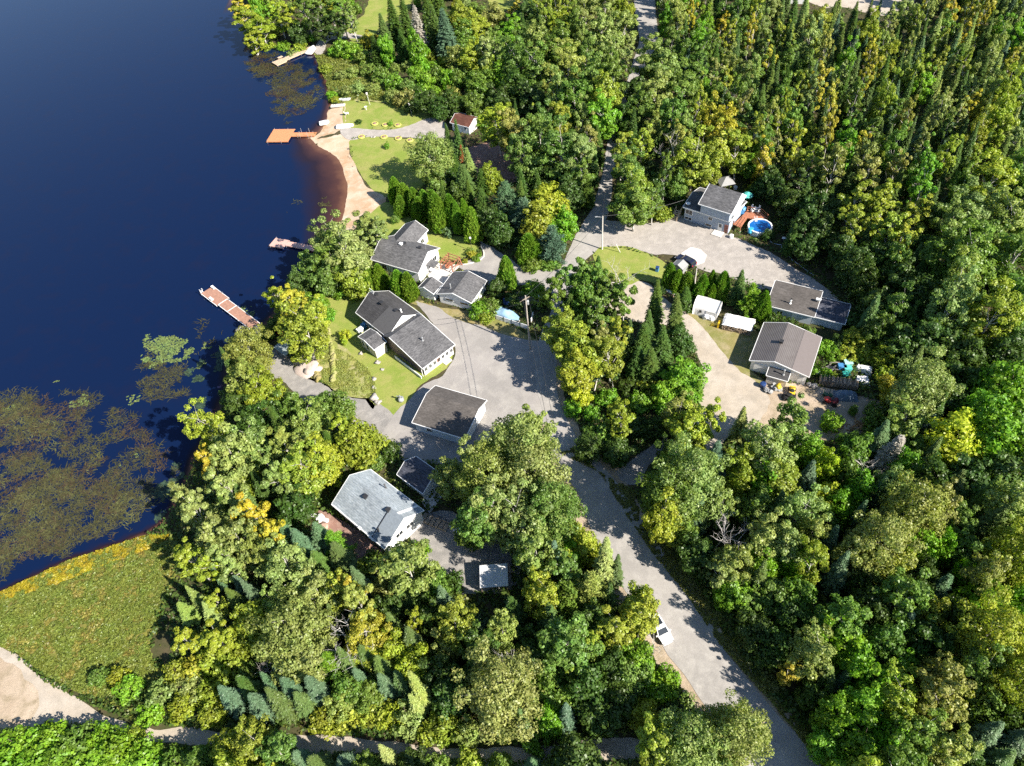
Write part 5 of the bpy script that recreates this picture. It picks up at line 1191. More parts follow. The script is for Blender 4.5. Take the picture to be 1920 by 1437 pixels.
p = at8(500, 745); o = MB().box((p[0], p[1], .4), (1.3, .6, .4), R(-40)).tube([(p[0] - .6, p[1], .3), (p[0] - .5, p[1] + .4, 1.2)], .05).tube([(p[0] + .3, p[1], .3), (p[0] + .6, p[1] + .5, 1.2)], .05).blob((p[0] + .5, p[1] - .2, .5), .4, 2).build('log_splitter', plain('dark_green_paint', (.03, .09, .05), .5, .3, .15)); tag(o, 'dark green log splitter beside the red tractor', 'machine')
p = at8(755, 745); mb = MB(); V = []; F = []; n = 18
for i in range(n + 1):
    for j in range(9):
        u = i / n - .5; v_ = j / 8 - .5; fold = .14 * math.sin(i * 1.6 + v_ * 3) * (1 if v_ < .1 else .4); V.append((u * 4.0, v_ * 2.4, max(.03, 1.3 * (1 - (2 * abs(u)) ** 3) * (1 - (2 * abs(v_)) ** 2.2) + fold)))
for i in range(n):
    for j in range(8): q_ = i * 9 + j; F.append((q_, q_ + 9, q_ + 10, q_ + 1))
o = MB().add([(x_ * math.cos(R(-14)) - y_ * math.sin(R(-14)) + p[0], x_ * math.sin(R(-14)) + y_ * math.cos(R(-14)) + p[1], z_) for x_, y_, z_ in V], F).build('tarpaulin_heap', M_tarpdk, None, True); tag(o, 'slate blue tarpaulin draped over a heap beside the log stack', 'tarpaulin')
def crate(nm, lb, p, d, a, mat, ct_='crate', z=0):
    h = thing(nm, lb, ct_, p[0], p[1], z, a); MB().box((0, 0, d[2] / 2), d).build('box', mat, h, False, .03); MB().box((0, 0, d[2] + .04), (d[0] + .1, d[1] + .1, .09)).build('lid', mat, h); return h
crate('water_tank', 'blue plastic tank among the weeds behind the log stack', at8(700, 370), (1.3, 1.0, .8), -10, M_blue, 'tank')
crate('teal_crate', 'pale teal crate topmost of the row of teal crates', at8(778, 330), (1.3, 1.1, 1.0), -8, plain('pale_teal', (.35, .62, .55), .5, .4, .1))
crate('teal_crate', 'teal crate in the middle of the row of crates', at8(775, 395), (1.2, 1.0, .8), -8, M_teal); crate('teal_crate', 'bright teal crate nearest the log stack', at8(757, 465), (1.2, .8, .6), -8, plain('bright_teal', (.06, .50, .38), .5, .4, .1))
P = [at8(*q_) for q_ in ((860, 400), (1095, 480), (1125, 400), (890, 350))]
def draped(nm, lb, P, hh, mat, seed):
    rr = random.Random(seed); n = 10; V = []; F = []
    for i in range(n + 1):
        for j in range(n + 1):
            u, v_ = i / n, j / n; q_ = (P[0] * (1 - u) + P[1] * u) * (1 - v_) + (P[3] * (1 - u) + P[2] * u) * v_; e = min(u, 1 - u, v_, 1 - v_); V.append((q_[0] + rr.uniform(-.05, .05), q_[1] + rr.uniform(-.05, .05), hh * min(1, e * 9 + .05) + rr.uniform(-.07, .07) * (e > .05)))
    for i in range(n):
        for j in range(n): k_ = i * (n + 1) + j; F.append((k_, k_ + n + 1, k_ + n + 2, k_ + 1))
    o = MB().add(V, F).build(nm, mat); tag(o, lb, 'tarpaulin'); return o
draped('white_tarpaulin', 'white tarpaulin over a stack, the one nearer the wood', P, 1.1, M_tarpw, 4)
draped('white_tarpaulin', 'white creased tarpaulin over a low stack nearest the bare earth', [at8(*q_) for q_ in ((870, 580), (1085, 605), (1060, 500), (885, 490))], .8, M_tarpw, 6)
p = at8(415, 440); o = MB().box((p[0], p[1], .4), (1.5, .7, .5), R(-20)).blob((p[0] + .6, p[1] - .1, .6), .45, 5).build('white_drum', M_plw); tag(o, 'white drum in the weeds by the corner of the metal roofed garage', 'drum')
p = at8(330, 620); o = MB().blob((p[0], p[1], .35), .6, 15).blob((p[0] - .8, p[1] + .5, .3), .45, 16).build('pale_rocks', M_rockm); tag(o, 'pale rock at the weedy corner of the log stack', 'rock')
mb = MB()
p = at8(560, 360)
for k in range(7): mb.box((p[0] + rr.uniform(-1.4, 1.4), p[1] + rr.uniform(-.7, .7), .3 + .06 * k), (rr.uniform(1.2, 2.4), .22, .05), rr.uniform(-1, 1))
o = mb.build('timber_heap', M_logsgr); tag(o, 'heap of weathered boards and crossed poles behind the log stack', 'heap')
p = G(*zp(1360, 580, 360 / 1916, (1330, 1180))[0]); mb = MB()
for k in range(60): q_ = (p[0] + rr.gauss(0, 1.7), p[1] + rr.gauss(0, .9)); t_ = rr.uniform(0, 6.3); ll = rr.uniform(.3, 1.4); z_ = max(.15, 1.0 - .45 * math.hypot(q_[0] - p[0], q_[1] - p[1])); mb.tube([(q_[0], q_[1], z_ * rr.uniform(.2, 1)), (q_[0] + ll * math.cos(t_), q_[1] + ll * math.sin(t_), z_ * rr.uniform(.2, 1.1))], rr.uniform(.06, .16), 6)
o = mb.build('brush_heap', M_brush); tag(o, 'orange heap of split wood and brush at the edge of the bare earth', 'heap')
# low concrete wall at the hedge
P = [G(*p_) for p_ in zp(1200, 500, S4, (185, 225), (300, 275))]; d = P[1] - P[0]
h = thing('garden_wall', 'low white and brown retaining wall at the end of the cedar hedge', 'wall', P[0][0], P[0][1], 0, math.degrees(math.atan2(d[1], d[0]))); Lw = float(np.linalg.norm(d)); MB().box((Lw / 2, 0, .35), (Lw, .3, .7)).build('wall_face', M_brownw, h); MB().box((Lw / 2, .25, .75), (Lw + .3, .5, .14)).build('coping', M_plw, h)
for (x_, y_, lb, col_) in ((1315, 866, 'small dark thing', None),):
    pass
# white garden frame by the road bend
P = [G(*q_) for q_ in ((1115, 735), (1122, 704), (1145, 700), (1150, 735))]
h = thing('plant_frame', 'pale timber frame of an old vegetable bed by the road bend', 'frame', P[0][0], P[0][1])
rel = [q_ - P[0] for q_ in P]; MB().tube([(*rel[0], .4), (*rel[1], .4), (*rel[2], .4), (*rel[3], .4)], .09, 6).build('rail', M_polewhite, h)
for q_ in rel: MB().box((q_[0], q_[1], .25), (.14, .14, .5)).build('post', M_polewhite, h)
p = G(600, 972); o = MB().tube([(p[0] - 1.2, p[1] + .6, .3), (p[0] + 1.4, p[1] - .9, .4)], .35, 8).blob((p[0] + .2, p[1] - .2, .4), .7, 8).build('white_log', M_plw); tag(o, 'white wrapped bundle on bare earth beside the silver roofed house', 'bundle')
p = G(608, 990); o = MB().lathe([(.7, 0), (.75, .35), (.5, .6), (.0, .62)], 12, (p[0], p[1], 0)).build('fire_pit_cover', plain('clay_pink', (.5, .33, .26), .8, .2, .15)); tag(o, 'round clay coloured cover on the bare earth by the silver roofed house', 'cover')
# ================================================================== TREES
def unit(a): return a / (np.linalg.norm(a, axis=-1, keepdims=True) + 1e-9)
def quads(P, Nn, w, h, r):
    """one small face per point: normal Nn, size w x h, turned at random about the normal"""
    n = len(P); a = unit(np.cross(Nn, r.normal(0, 1, (n, 3)))); b = np.cross(Nn, a)
    a = a * (w * .5)[:, None]; b = b * (h * .5)[:, None]
    fold = Nn * (w * .18)[:, None]
    return np.stack([P - a - b * .6 + fold, P + b * -1.0 + a * .25, P + a + b * .6 + fold, P + b - a * .25], 1).reshape(-1, 3)
def quads_dir(P, D, Nn, w, h):
    s = unit(np.cross(D, Nn)); a = s * (w * .5)[:, None]; b = D * h[:, None]
    return np.stack([P - a * .7, P + a * .7, P + b + a * .35, P + b - a * .35], 1).reshape(-1, 3)
def leafmesh(name, V, val, mat):
    n = len(V) // 4; return npmesh(name, V, np.arange(4 * n).reshape(-1, 4), [mat], np.repeat(val, 4))
def mbmesh(mb, name, mat):
    me = bpy.data.meshes.new(name); me.from_pydata(mb.v, [], mb.f); me.materials.append(mat); me.polygons.foreach_set('use_smooth', [True] * len(me.polygons)); me.update(); return me
PROTO = {}
def broadleaf(key, seed, h, rad, base, nclump, nleaf, size, form='ovoid', bark=None, stems=1, clump=.26, gap=.03):
    r = np.random.default_rng(seed); bark = bark or M_barkw
    C = []; tries = 0
    while len(C) < nclump and tries < 5000:
        tries += 1
        u = r.uniform(0, 1)
        if form == 'ovoid': pr = (math.sin(math.pi * min(1, .12 + u * .86)) ** .7)
        elif form == 'slim': pr = .55 + .45 * math.sin(math.pi * u); pr *= (1 - u ** 5)
        else: pr = math.sqrt(max(.02, 1 - (1.75 * u - .75) ** 2)) if u > .4 else .8 + .5 * u
        q = math.sqrt(r.uniform(.10, 1)); th = r.uniform(0, 2 * math.pi)
        c = np.array([rad * pr * q * math.cos(th), rad * pr * q * math.sin(th), h * (base + (1 - base) * u * .97)])
        cr = rad * clump * r.uniform(.65, 1.25)
        if any(np.linalg.norm((c - d[0]) * (1, 1, .8)) < (cr + d[1]) * (.52 + gap) for d in C): continue
        C.append((c, cr))
    # an uneven outline: a few clumps pushed outwards
    C = [(c * (1 + (.34 * r.random() if r.random() < .4 else 0)), cr) for c, cr in C]
    tot = sum(cr ** 2 for _, cr in C); Vs = []; vals = []
    for c, cr in C:
        k = max(12, int(nleaf * cr ** 2 / tot)); d = unit(r.normal(0, 1, (k, 3))); rr_ = cr * r.uniform(.35, 1.08, k) ** .6
        P = c + d * rr_[:, None] * np.array([1, 1, .82])
        out = unit(P * np.array([1, 1, 0]) + np.array([0, 0, .25 * h * (c[2] / h - .45)]))
        Nn = unit(d * .8 + out * .35 + r.normal(0, .55, (k, 3)) + np.array([0, 0, .30]))
        s = size * r.uniform(.65, 1.35, k); Vs.append(quads(P, Nn, s, s * 1.15, r)); vals.append(np.clip(r.normal(.5, .2, k) + r.normal(0, .12), 0, 1))
    crown = leafmesh(key + '_crown', np.concatenate(Vs), np.concatenate(vals), M_leaf)
    mb = MB(); big = sorted(C, key=lambda q: -q[1])
    for s_ in range(stems):
        a = r.uniform(0, 6.28); sp = 0 if stems == 1 else rad * .35; pts = []; R0 = (.018 if stems > 1 else .022) * h * .62
        for i in range(8):
            t = i / 7; pts.append((math.cos(a) * sp * t + r.normal(0, .03) * h * .25 * t, math.sin(a) * sp * t + r.normal(0, .03) * h * .25 * t, h * .95 * t - .2))
        mb.tube(pts, [R0 * (1 - .88 * i / 7) * (1.35 if i == 0 else 1) for i in range(8)], 7)
        for c, cr in big[s_::stems][:16]:
            t = max(.12, min(.9, c[2] / h - .16)); i = min(6, int(t * 7)); f = t * 7 - i; p = np.array(pts[i]) * (1 - f) + np.array(pts[i + 1]) * f
            m1 = p * .5 + c * .5 + np.array([0, 0, .12 * cr]); mb.tube([p, m1, c], [R0 * .42 * (1 - t) + .03, R0 * .25 * (1 - t) + .022, .012], 5, False)
    PA = np.concatenate(Vs); rad = float(np.percentile(np.hypot(PA[:, 0], PA[:, 1]), 96))
    PROTO[key] = (mbmesh(mb, key + '_trunk', bark), crown, h, rad, (base + 1) / 2 * .98)
def spruce(key, seed, h, rad, dens=1.0, base=.06, droop=.28, sparse=0.0, mat=None):
    r = np.random.default_rng(seed); Vs = []; vals = []; mb = MB(); z = h * base; step = .30 / dens
    mb.tube([(0, 0, -.2), (0, 0, h * .5), (0, 0, h)], [.016 * h, .010 * h, .01], 7)
    while z < h * .985:
        t = (z - h * base) / (h * (1 - base)); L0 = rad * (1 - t) ** .9 * (1.0 if t > .08 else .75) + .10; nb = int(r.integers(7, 10)); off = r.uniform(0, 6.28)
        for b in range(nb):
            if r.random() < sparse: continue
            a = off + 2 * math.pi * b / nb + r.normal(0, .16); L = L0 * r.uniform(.68, 1.14); k = max(2, int(L / .17)); s = (np.arange(k) + .5) / k
            D = np.array([math.cos(a), math.sin(a), 0.0]); zz = z + L * (.10 * s - droop * s ** 1.6) + r.normal(0, .03, k)
            P = np.outer(s * L, D[:2]); P = np.column_stack([P, zz])
            side = np.array([-D[1], D[0], 0]); fan = .62 * (1 - s) + .25
            for sg in (-1, 0, 1):
                d = unit(D[None] * (.9 if sg else 1.1) + side[None] * sg * 1.0 + np.array([0, 0, -.18]) + r.normal(0, .18, (k, 3)))
                Nn = unit(np.array([0, 0, 1.0]) + r.normal(0, .45, (k, 3)) + D[None] * .25); ln = (.20 + .34 * fan * min(1, L)) * r.uniform(.7, 1.25, k)
                Vs.append(quads_dir(P, d, Nn, ln * .62, ln)); vals.append(np.clip(r.normal(.45, .2, k) + .18 * s, 0, 1))
            if L > .7 and b % 2 == 0: mb.tube([(0, 0, z), (D[0] * L * .8, D[1] * L * .8, z + L * (.08 - droop * .7))], [.03, .01], 4, False)
        z += step * r.uniform(.8, 1.2) * (1 - .35 * t)
    Vs.append(quads_dir(np.array([[0, 0, h * .97]] * 4), unit(np.array([[.1, 0, 1], [-.1, 0, 1], [0, .1, 1], [0, -.1, 1.]])), np.array([[1., 0, 0], [0, 1, 0], [1, 0, 0], [0, 1, 0]]), np.full(4, .14), np.full(4, .5))); vals.append(np.full(4, .6))
    PROTO[key] = (mbmesh(mb, key + '_trunk', M_barkd if mat is None else M_barkg), leafmesh(key + '_crown', np.concatenate(Vs), np.concatenate(vals), M_needle), h, rad, .42)
def cedar(key, seed, h, rad, n=7500, tip=.75):
    r = np.random.default_rng(seed); u = r.uniform(0, 1, n) ** 1.1; th = r.uniform(0, 6.283, n)
    lob = 1 + .10 * np.sin(3 * th + 4 * u + seed) + .08 * np.sin(7 * th - 9 * u) + .05 * np.sin(13 * th + 21 * u)
    pr = np.minimum(1, (u * 7 + .25)) ** .5 * np.maximum(0, 1 - u ** 1.7) ** tip
    q = r.uniform(.72, 1.04, n) * lob * pr * rad; P = np.column_stack([q * np.cos(th), q * np.sin(th), u * h * .98 + .1])
    rad_d = np.column_stack([np.cos(th), np.sin(th), .15 + .5 * u]); Nn = unit(rad_d + r.normal(0, .5, (n, 3)))
    D = unit(np.column_stack([np.cos(th) * .45, np.sin(th) * .45, np.ones(n)]) + r.normal(0, .25, (n, 3))); Nn = unit(Nn - D * np.sum(Nn * D, 1, keepdims=True))
    ln = .30 * r.uniform(.7, 1.3, n) * (h / 6) ** .5; mb = MB(); mb.tube([(0, 0, -.1), (0, 0, h * .8)], [.12, .03], 6)
    PROTO[key] = (mbmesh(mb, key + '_trunk', M_barkd), leafmesh(key + '_crown', quads_dir(P, D, Nn, ln * .75, ln), np.clip(r.normal(.5, .18, n) + .25 * (lob - 1) * 4 * .3, 0, 1), M_leaf), h, rad, .45)
def pine(key, seed, h, rad):
    r = np.random.default_rng(seed); mb = MB(); mb.tube([(0, 0, -.2), (.1, 0, h * .5), (0, .1, h * .97)], [.02 * h, .012 * h, .02], 7); Vs = []; vals = []
    z = h * .15
    while z < h:
        t = (z / h - .15) / .85; L0 = rad * (1 - t ** 1.5) * .95 + .25; nb = int(r.integers(4, 7)); off = r.uniform(0, 6.28)
        for b in range(nb):
            a = off + 6.283 * b / nb + r.normal(0, .2); L = L0 * r.uniform(.6, 1.1); D = np.array([math.cos(a), math.sin(a), .12]); tip_ = np.array([0, 0, z]) + D * L; mb.tube([(0, 0, z - .15), tip_ * .6 + np.array([0, 0, z * .4]), tip_], [.05, .03, .015], 4, False)
            for s in np.arange(.3, 1.05, .16 / max(.5, L) * 1.6):
                c = np.array([0, 0, z]) + D * L * s; k = 26; d = unit(r.normal(0, 1, (k, 3)) + D * .5 + np.array([0, 0, .5])); P = c + r.normal(0, .13, (k, 3)) * np.array([1.3, 1.3, .6])
                Nn = unit(r.normal(0, .6, (k, 3)) + np.array([0, 0, .8])); Nn = unit(Nn - d * np.sum(Nn * d, 1, keepdims=True)); ln = r.uniform(.25, .45, k); Vs.append(quads_dir(P, d, Nn, ln * .36, ln)); vals.append(np.clip(r.normal(.5, .2, k), 0, 1))
        z += h * .07 * r.uniform(.8, 1.2)
    PROTO[key] = (mbmesh(mb, key + '_trunk', M_barkd), leafmesh(key + '_crown', np.concatenate(Vs), np.concatenate(vals), M_needle), h, rad, .6)
def bare(key, seed, h, rad, n0=5, mat=None, lean=.0):
    rr = random.Random(seed); mb = MB(); br = MB()
    def grow(target, p, d, L, R_, lev):
        k = 4; pts = [p]; dd = d
        for i in range(k):
            dd = (dd + Vector((rr.gauss(0, .13), rr.gauss(0, .13), rr.gauss(0, .08) + (.05 if lev else 0)))).normalized(); pts.append(pts[-1] + dd * L / k)
        target.tube(pts, [R_ * (1 - .75 * i / k) for i in range(k + 1)], 6 if lev < 2 else 4, False)
        if lev < 3:
            for j in range(n0 if lev == 0 else 4):
                t = rr.uniform(.35, 1.0); i = min(k - 1, int(t * k)); q = pts[i].lerp(pts[i + 1], t * k - i)
                a = rr.uniform(0, 6.28); nd = (dd * .55 + Vector((math.cos(a), math.sin(a), rr.uniform(0, .5))) * .75).normalized(); grow(br, q, nd, L * rr.uniform(.4, .62), R_ * .42, lev + 1)
    grow(mb, Vector((0, 0, -.2)), Vector((lean, 0, 1)).normalized(), h * .72, .022 * h, 0)
    PROTO[key] = (mbmesh(mb, key + '_trunk', mat or M_barkg), mbmesh(br, key + '_branches', mat or M_barkg), h, rad, .6)
def bushy(key, seed, h, rad, nclump, nleaf, size):
    broadleaf(key, seed, h, rad, .12, nclump, nleaf, size, 'round', M_barkd, 1, .36)
broadleaf('a0', 1, 12, 3.0, .26, 70, 7600, .27); broadleaf('a1', 2, 13, 3.0, .30, 62, 7000, .27); broadleaf('a2', 3, 12, 3.2, .22, 80, 8200, .27, 'round', stems=2); broadleaf('a3', 4, 11, 3.0, .24, 58, 6600, .28, 'ovoid', gap=.06)
broadleaf('b0', 5, 12, 2.0, .34, 46, 5000, .25, 'slim'); broadleaf('b1', 6, 12, 2.1, .30, 44, 4600, .25, 'slim', stems=2, gap=.05); broadleaf('b2', 7, 11, 2.2, .42, 36, 3900, .26, 'round', gap=.08); broadleaf('b3', 17, 12, 1.9, .25, 52, 5000, .25, 'slim')
broadleaf('m0', 8, 9, 3.2, .14, 70, 5600, .36, 'round', M_barkd, 2, .34); broadleaf('m1', 9, 8, 3.0, .12, 56, 5000, .36, 'round', M_barkd, 3, .36, .05); broadleaf('m2', 10, 9, 3.0, .16, 62, 5400, .34, 'ovoid', M_barkd, 2, .33)
broadleaf('A0', 21, 14, 5.2, .16, 150, 17000, .28, 'round', None, 3, .24); broadleaf('A1', 22, 14, 5.0, .16, 130, 15500, .28, 'ovoid', None, 3, .25)
spruce('s0', 11, 12, 2.2); spruce('s1', 12, 13, 1.9, .95, droop=.36); spruce('s2', 13, 10, 2.3, 1.05, .04, .2); spruce('s3', 14, 12, 1.4, .9, .1, .34, .12); spruce('x0', 15, 14, 2.2, .9, .12, .4, .15, 1)
cedar('c0', 31, 6.5, 1.55); cedar('c1', 32, 6.0, 1.3, 5600, .62); cedar('c2', 33, 6.2, 1.8, 7500, .68)
pine('p0', 41, 11, 3.0); pine('p1', 42, 9, 2.4)
bare('d0', 51, 9, 3.2, 8); bare('d1', 52, 10, 2.5, 6); bare('d2', 53, 9, 1.5, 4, M_barkw, .5); bare('d3', 54, 11, 2.6, 7)
bushy('u0', 61, 2.6, 1.7, 34, 1900, .24); bushy('u1', 62, 2.0, 1.5, 28, 1500, .22); bushy('u2', 63, 3.4, 1.7, 36, 2100, .25)
VAR = {'a': ['a0', 'a1', 'a2', 'a3'], 'b': ['b0', 'b1', 'b2', 'b3'], 'm': ['m0', 'm1', 'm2'], 'A': ['A0', 'A1'], 's': ['s0', 's1', 's2', 's3'], 'x': ['x0'], 'c': ['c0', 'c1', 'c2'], 'p': ['p0', 'p1'], 'd': ['d0', 'd1', 'd3'], 'D': ['d2'], 'u': ['u0', 'u1', 'u2']}
NAME = {'a': 'aspen_tree', 'b': 'birch_tree', 'm': 'maple_tree', 'A': 'aspen_tree', 's': 'spruce_tree', 'x': 'dying_spruce', 'c': 'cedar_tree', 'p': 'pine_tree', 'd': 'dead_tree', 'D': 'dead_birch', 'u': 'shrub'}
WORD = {'a': 'aspen', 'b': 'birch', 'm': 'maple', 'A': 'spreading aspen', 's': 'spruce', 'x': 'dying spruce', 'c': 'cedar', 'p': 'pine', 'd': 'dead tree', 'D': 'dead birch', 'u': 'shrub'}
HDEF = {'a': 12, 'b': 12, 'm': 8.5, 'A': 14, 's': 11, 'x': 14, 'c': 6.2, 'p': 10, 'd': 8, 'D': 8, 'u': 2.4}
COLS = {'g': ((.115, .18, .035), 'green'), 'l': ((.20, .245, .075), 'pale green'), 'y': ((.225, .26, .032), 'yellow green'), 'o': ((.33, .285, .036), 'golden'), 'v': ((.14, .26, .022), 'bright green'), 'k': ((.055, .095, .02), 'dark green'), 't': ((.215, .225, .065), 'olive tan'),
        'w': ((.085, .14, .085), 'blue green'), 's': ((.085, .13, .038), 'green'), 'c': ((.15, .25, .03), 'clipped green'), 'e': ((.28, .33, .026), 'lemon yellow'), 'x': ((.34, .31, .27), 'silvery grey'), 'r': ((.20, .07, .042), 'rust brown'), 'd': ((.5, .5, .5), 'bare grey')}
TREES = []
def plant(kind, px, py, rpx, col, h=0, key=None):
    """kind at the photo point of its crown's middle; rpx = half the crown's width in photo pixels"""
    h = h or HDEF[kind]; f = PROTO[VAR[kind][0]][4]; z = h * f; p = G(px, py, z)
    d = p[1] * ct - (z - CH) * st; r = rpx * d / FPX
    TREES.append([kind, float(p[0]), float(p[1]), r, h, col, px, py, rpx, True, key])
def many(txt):
    for row in txt.split(';'):
        q = row.split()
        if q: plant(q[0], float(q[1]), float(q[2]), float(q[3]), q[4], float(q[5]) if len(q) > 5 else 0, q[6] if len(q) > 6 else None)
# --- the wood between the track and the silver-roofed house
many('''A 950 1300 78 t 13 A0; d 950 1258 22 d 13.2; a 1058 1210 56 g 13; a 855 1175 42 y 10.5 a3; a 690 1195 42 o 9.5; m 735 1222 34 y 7; m 690 1225 36 y 7; a 770 1075 50 l 12.5 a1; b 674 1138 30 l 12; A 560 1190 72 l 12.5 A1; a 545 1080 48 l 13 a0; a 600 1130 40 l 11; a 585 1235 44 l 9;
b 400 1008 38 l 13; a 445 1020 44 l 13; b 478 968 30 o 13 b0; b 505 1000 26 o 12; b 420 930 36 l 13; a 440 860 46 l 13 a3; a 400 812 34 y 12; a 485 840 34 l 12; b 535 835 34 l 11; a 585 800 38 l 9; b 640 812 24 y 9; a 560 880 46 y 11 a2; b 525 905 30 l 12; a 600 870 38 y 10; m 675 832 42 y 7; m 642 765 24 g 6; m 612 758 24 g 6; p 352 935 32 l 12; b 385 880 24 o 11; b 375 975 30 l 12; b 430 1055 30 l 11; a 490 1045 34 l 11;
s 605 1015 30 w 9; s 570 1030 26 w 9; s 640 1045 26 s 8; s 600 1060 28 s 7; p 628 1020 30 v 8; a 640 1105 34 y 10; b 660 1120 26 o 11;
b 365 1055 34 y 9; b 398 1068 24 y 9; s 415 1088 12 w 7; s 455 1100 18 w 7; s 372 1125 16 l 8; s 400 1150 22 l 7; s 352 1150 18 l 6; b 412 1128 18 y 7; b 350 1205 24 y 7; b 405 1195 30 y 8; b 440 1185 24 y 7; s 365 1210 8 w 3.5; u 330 1260 26 y 3; u 355 1290 30 l 3; u 300 1300 26 l 3; u 395 1240 34 y 3.4; u 430 1255 34 y 3.4; u 365 1255 26 o 3; u 450 1230 28 y 3; u 395 1300 30 y 3; u 340 1325 28 y 2.6; u 400 1340 30 y 2.6; u 280 1340 24 v 2.2; u 240 1290 26 v 2.4; u 220 1270 22 y 2; u 185 1270 20 g 2; u 470 1260 24 g 3; u 500 1235 26 g 3;
s 437 1312 26 w 8 s2; s 488 1322 28 w 8 s2; s 512 1290 18 w 8; s 528 1268 16 w 7; s 555 1300 28 w 9 s0; s 572 1320 26 s 8; s 595 1295 24 w 9; p 620 1245 34 v 9; s 545 1240 16 w 8; m 655 1290 34 g 6; m 690 1300 34 g 5; s 690 1240 24 s 9; s 680 1275 18 w 8; u 610 1350 34 y 3; u 650 1345 30 y 3; u 700 1335 34 y 3; u 735 1345 28 y 3; m 640 1320 30 l 5; s 788 1300 20 l 12 s3; s 782 1325 18 l 9; u 765 1350 34 l 4; u 830 1360 38 y 4; u 875 1372 28 l 4; u 800 1375 24 y 3; m 845 1305 40 k 7; m 830 1260 36 k 7; a 905 1225 40 k 9; m 840 1215 30 t 7; p 880 1160 28 w 7; m 720 1110 26 t 6; b 765 1165 16 y 10; D 632 1200 26 d 11; D 655 1190 22 d 10; d 500 1255 16 d 6; b 720 1080 22 t 9;
m 1100 1290 46 k 8; m 1160 1310 46 k 7; m 1060 1310 30 g 6; m 1120 1340 40 k 6; m 1180 1270 36 g 7; u 1230 1290 34 v 3; u 1250 1270 26 v 3; m 1205 1340 30 y 5; m 1195 1245 34 v 6; m 1030 1350 30 v 5; u 1000 1385 30 v 3; m 1140 1255 34 k 7; b 1080 1265 22 y 8;
A 1280 1385 66 l 13 A1; A 1365 1365 62 l 13.5 A0; a 1235 1400 46 y 11; a 1320 1425 44 l 11; a 1250 1425 40 y 9; D 1212 1195 14 d 8; b 1160 1185 34 y 10; a 1200 1165 36 y 10 a1; b 1115 1205 22 y 10; m 1200 1130 30 y 8; d 1180 1115 26 d 5; s 1133 1060 26 l 13 s1; p 1105 1110 42 l 11 p0; a 1010 1045 42 l 13; s 1040 1060 18 w 12; a 1015 1120 38 y 10 a2; b 1070 1065 28 g 11; s 1155 1075 16 s 9; m 1070 1030 30 v 6; m 1090 1020 34 y 7; m 1060 1130 30 g 8; u 1120 1040 26 y 3.5''')
# --- the great aspens by the bend and around the double garage
many('''A 955 845 66 l 15 A0; A 915 905 56 l 14 A1; A 1000 905 66 l 15 A1; a 930 960 50 l 14 a2; A 1035 965 56 g 14 A0; a 905 965 42 g 13; a 970 1000 48 l 14; a 1010 1000 44 l 13; a 900 870 36 l 12; a 1000 825 38 l 13; u 730 845 26 k 2.5; u 700 865 20 g 2; u 790 1030 18 v 2.4; u 700 1050 22 g 2.4; u 680 1065 20 y 2.2; u 735 1075 20 y 2.4; m 880 1000 30 g 6; u 850 1090 22 k 2.5''')
# --- along the lake
many('''a 570 628 46 y 12 a2; b 545 575 30 o 11; b 520 560 22 y 9; b 590 600 26 y 11; m 595 570 22 v 4; u 618 588 14 v 2.4; A 465 665 46 t 10 A0; a 470 710 40 t 9; a 500 735 36 y 8; m 545 762 26 g 6; m 455 755 36 k 6; m 500 780 34 k 6; m 470 800 28 k 6; u 430 740 22 k 3; u 520 605 20 k 3; u 500 625 16 g 2.4; m 645 640 6 e 1.8; u 646 628 12 e 2.2;
a 620 455 36 l 12; a 655 480 44 l 12 a2; b 690 425 32 l 10; a 625 490 38 g 11; m 610 525 28 g 8; m 665 525 30 y 7; b 700 445 22 l 9; u 640 545 18 v 2.4; u 605 540 20 g 2.4; m 590 500 26 g 8; c 690 520 18 c 7; c 712 522 16 c 6.5; c 668 518 16 c 6; c 748 535 17 c 7; c 766 540 16 c 7; u 740 412 9 g 1.6;
c 742 360 16 c 7; c 760 372 17 c 7; c 778 380 17 c 7; c 797 385 17 c 7; c 752 388 16 c 5; c 822 402 21 c 9.5 c2; c 845 402 15 c 9; c 858 412 13 c 8; c 886 425 18 c 8.5 c2; c 872 405 13 c 8; c 785 395 15 c 6; u 840 435 12 w 2; c 815 390 14 c 8;
A 812 300 42 l 12.5 A1; s 880 312 15 l 9 s3; s 866 300 9 r 7 s3; s 870 345 24 s 9; p 948 372 32 w 10 p0; p 985 400 30 w 9; s 905 385 22 k 8; m 920 335 22 y 6; s 905 345 20 k 7; c 992 468 25 c 7 c2; p 1035 452 30 w 9 p1; m 1030 395 40 y 9; m 1060 420 28 v 7; m 1010 425 30 y 8; u 1000 495 22 g 2.2; u 1030 490 20 g 2.2; u 970 450 16 k 2; c 950 515 18 c 8 c2; m 930 540 18 k 4; u 1000 545 26 v 2.6; u 1015 560 20 y 2.2; u 965 560 22 k 2.4; u 900 580 24 v 2.6; u 920 575 22 g 2.6; u 910 595 16 y 2; u 890 485 7 g 1; u 882 470 8 g 1; u 872 490 6 y .9; u 898 478 6 v .9; u 884 477 9 o 1.3; u 895 487 6 v .8''')
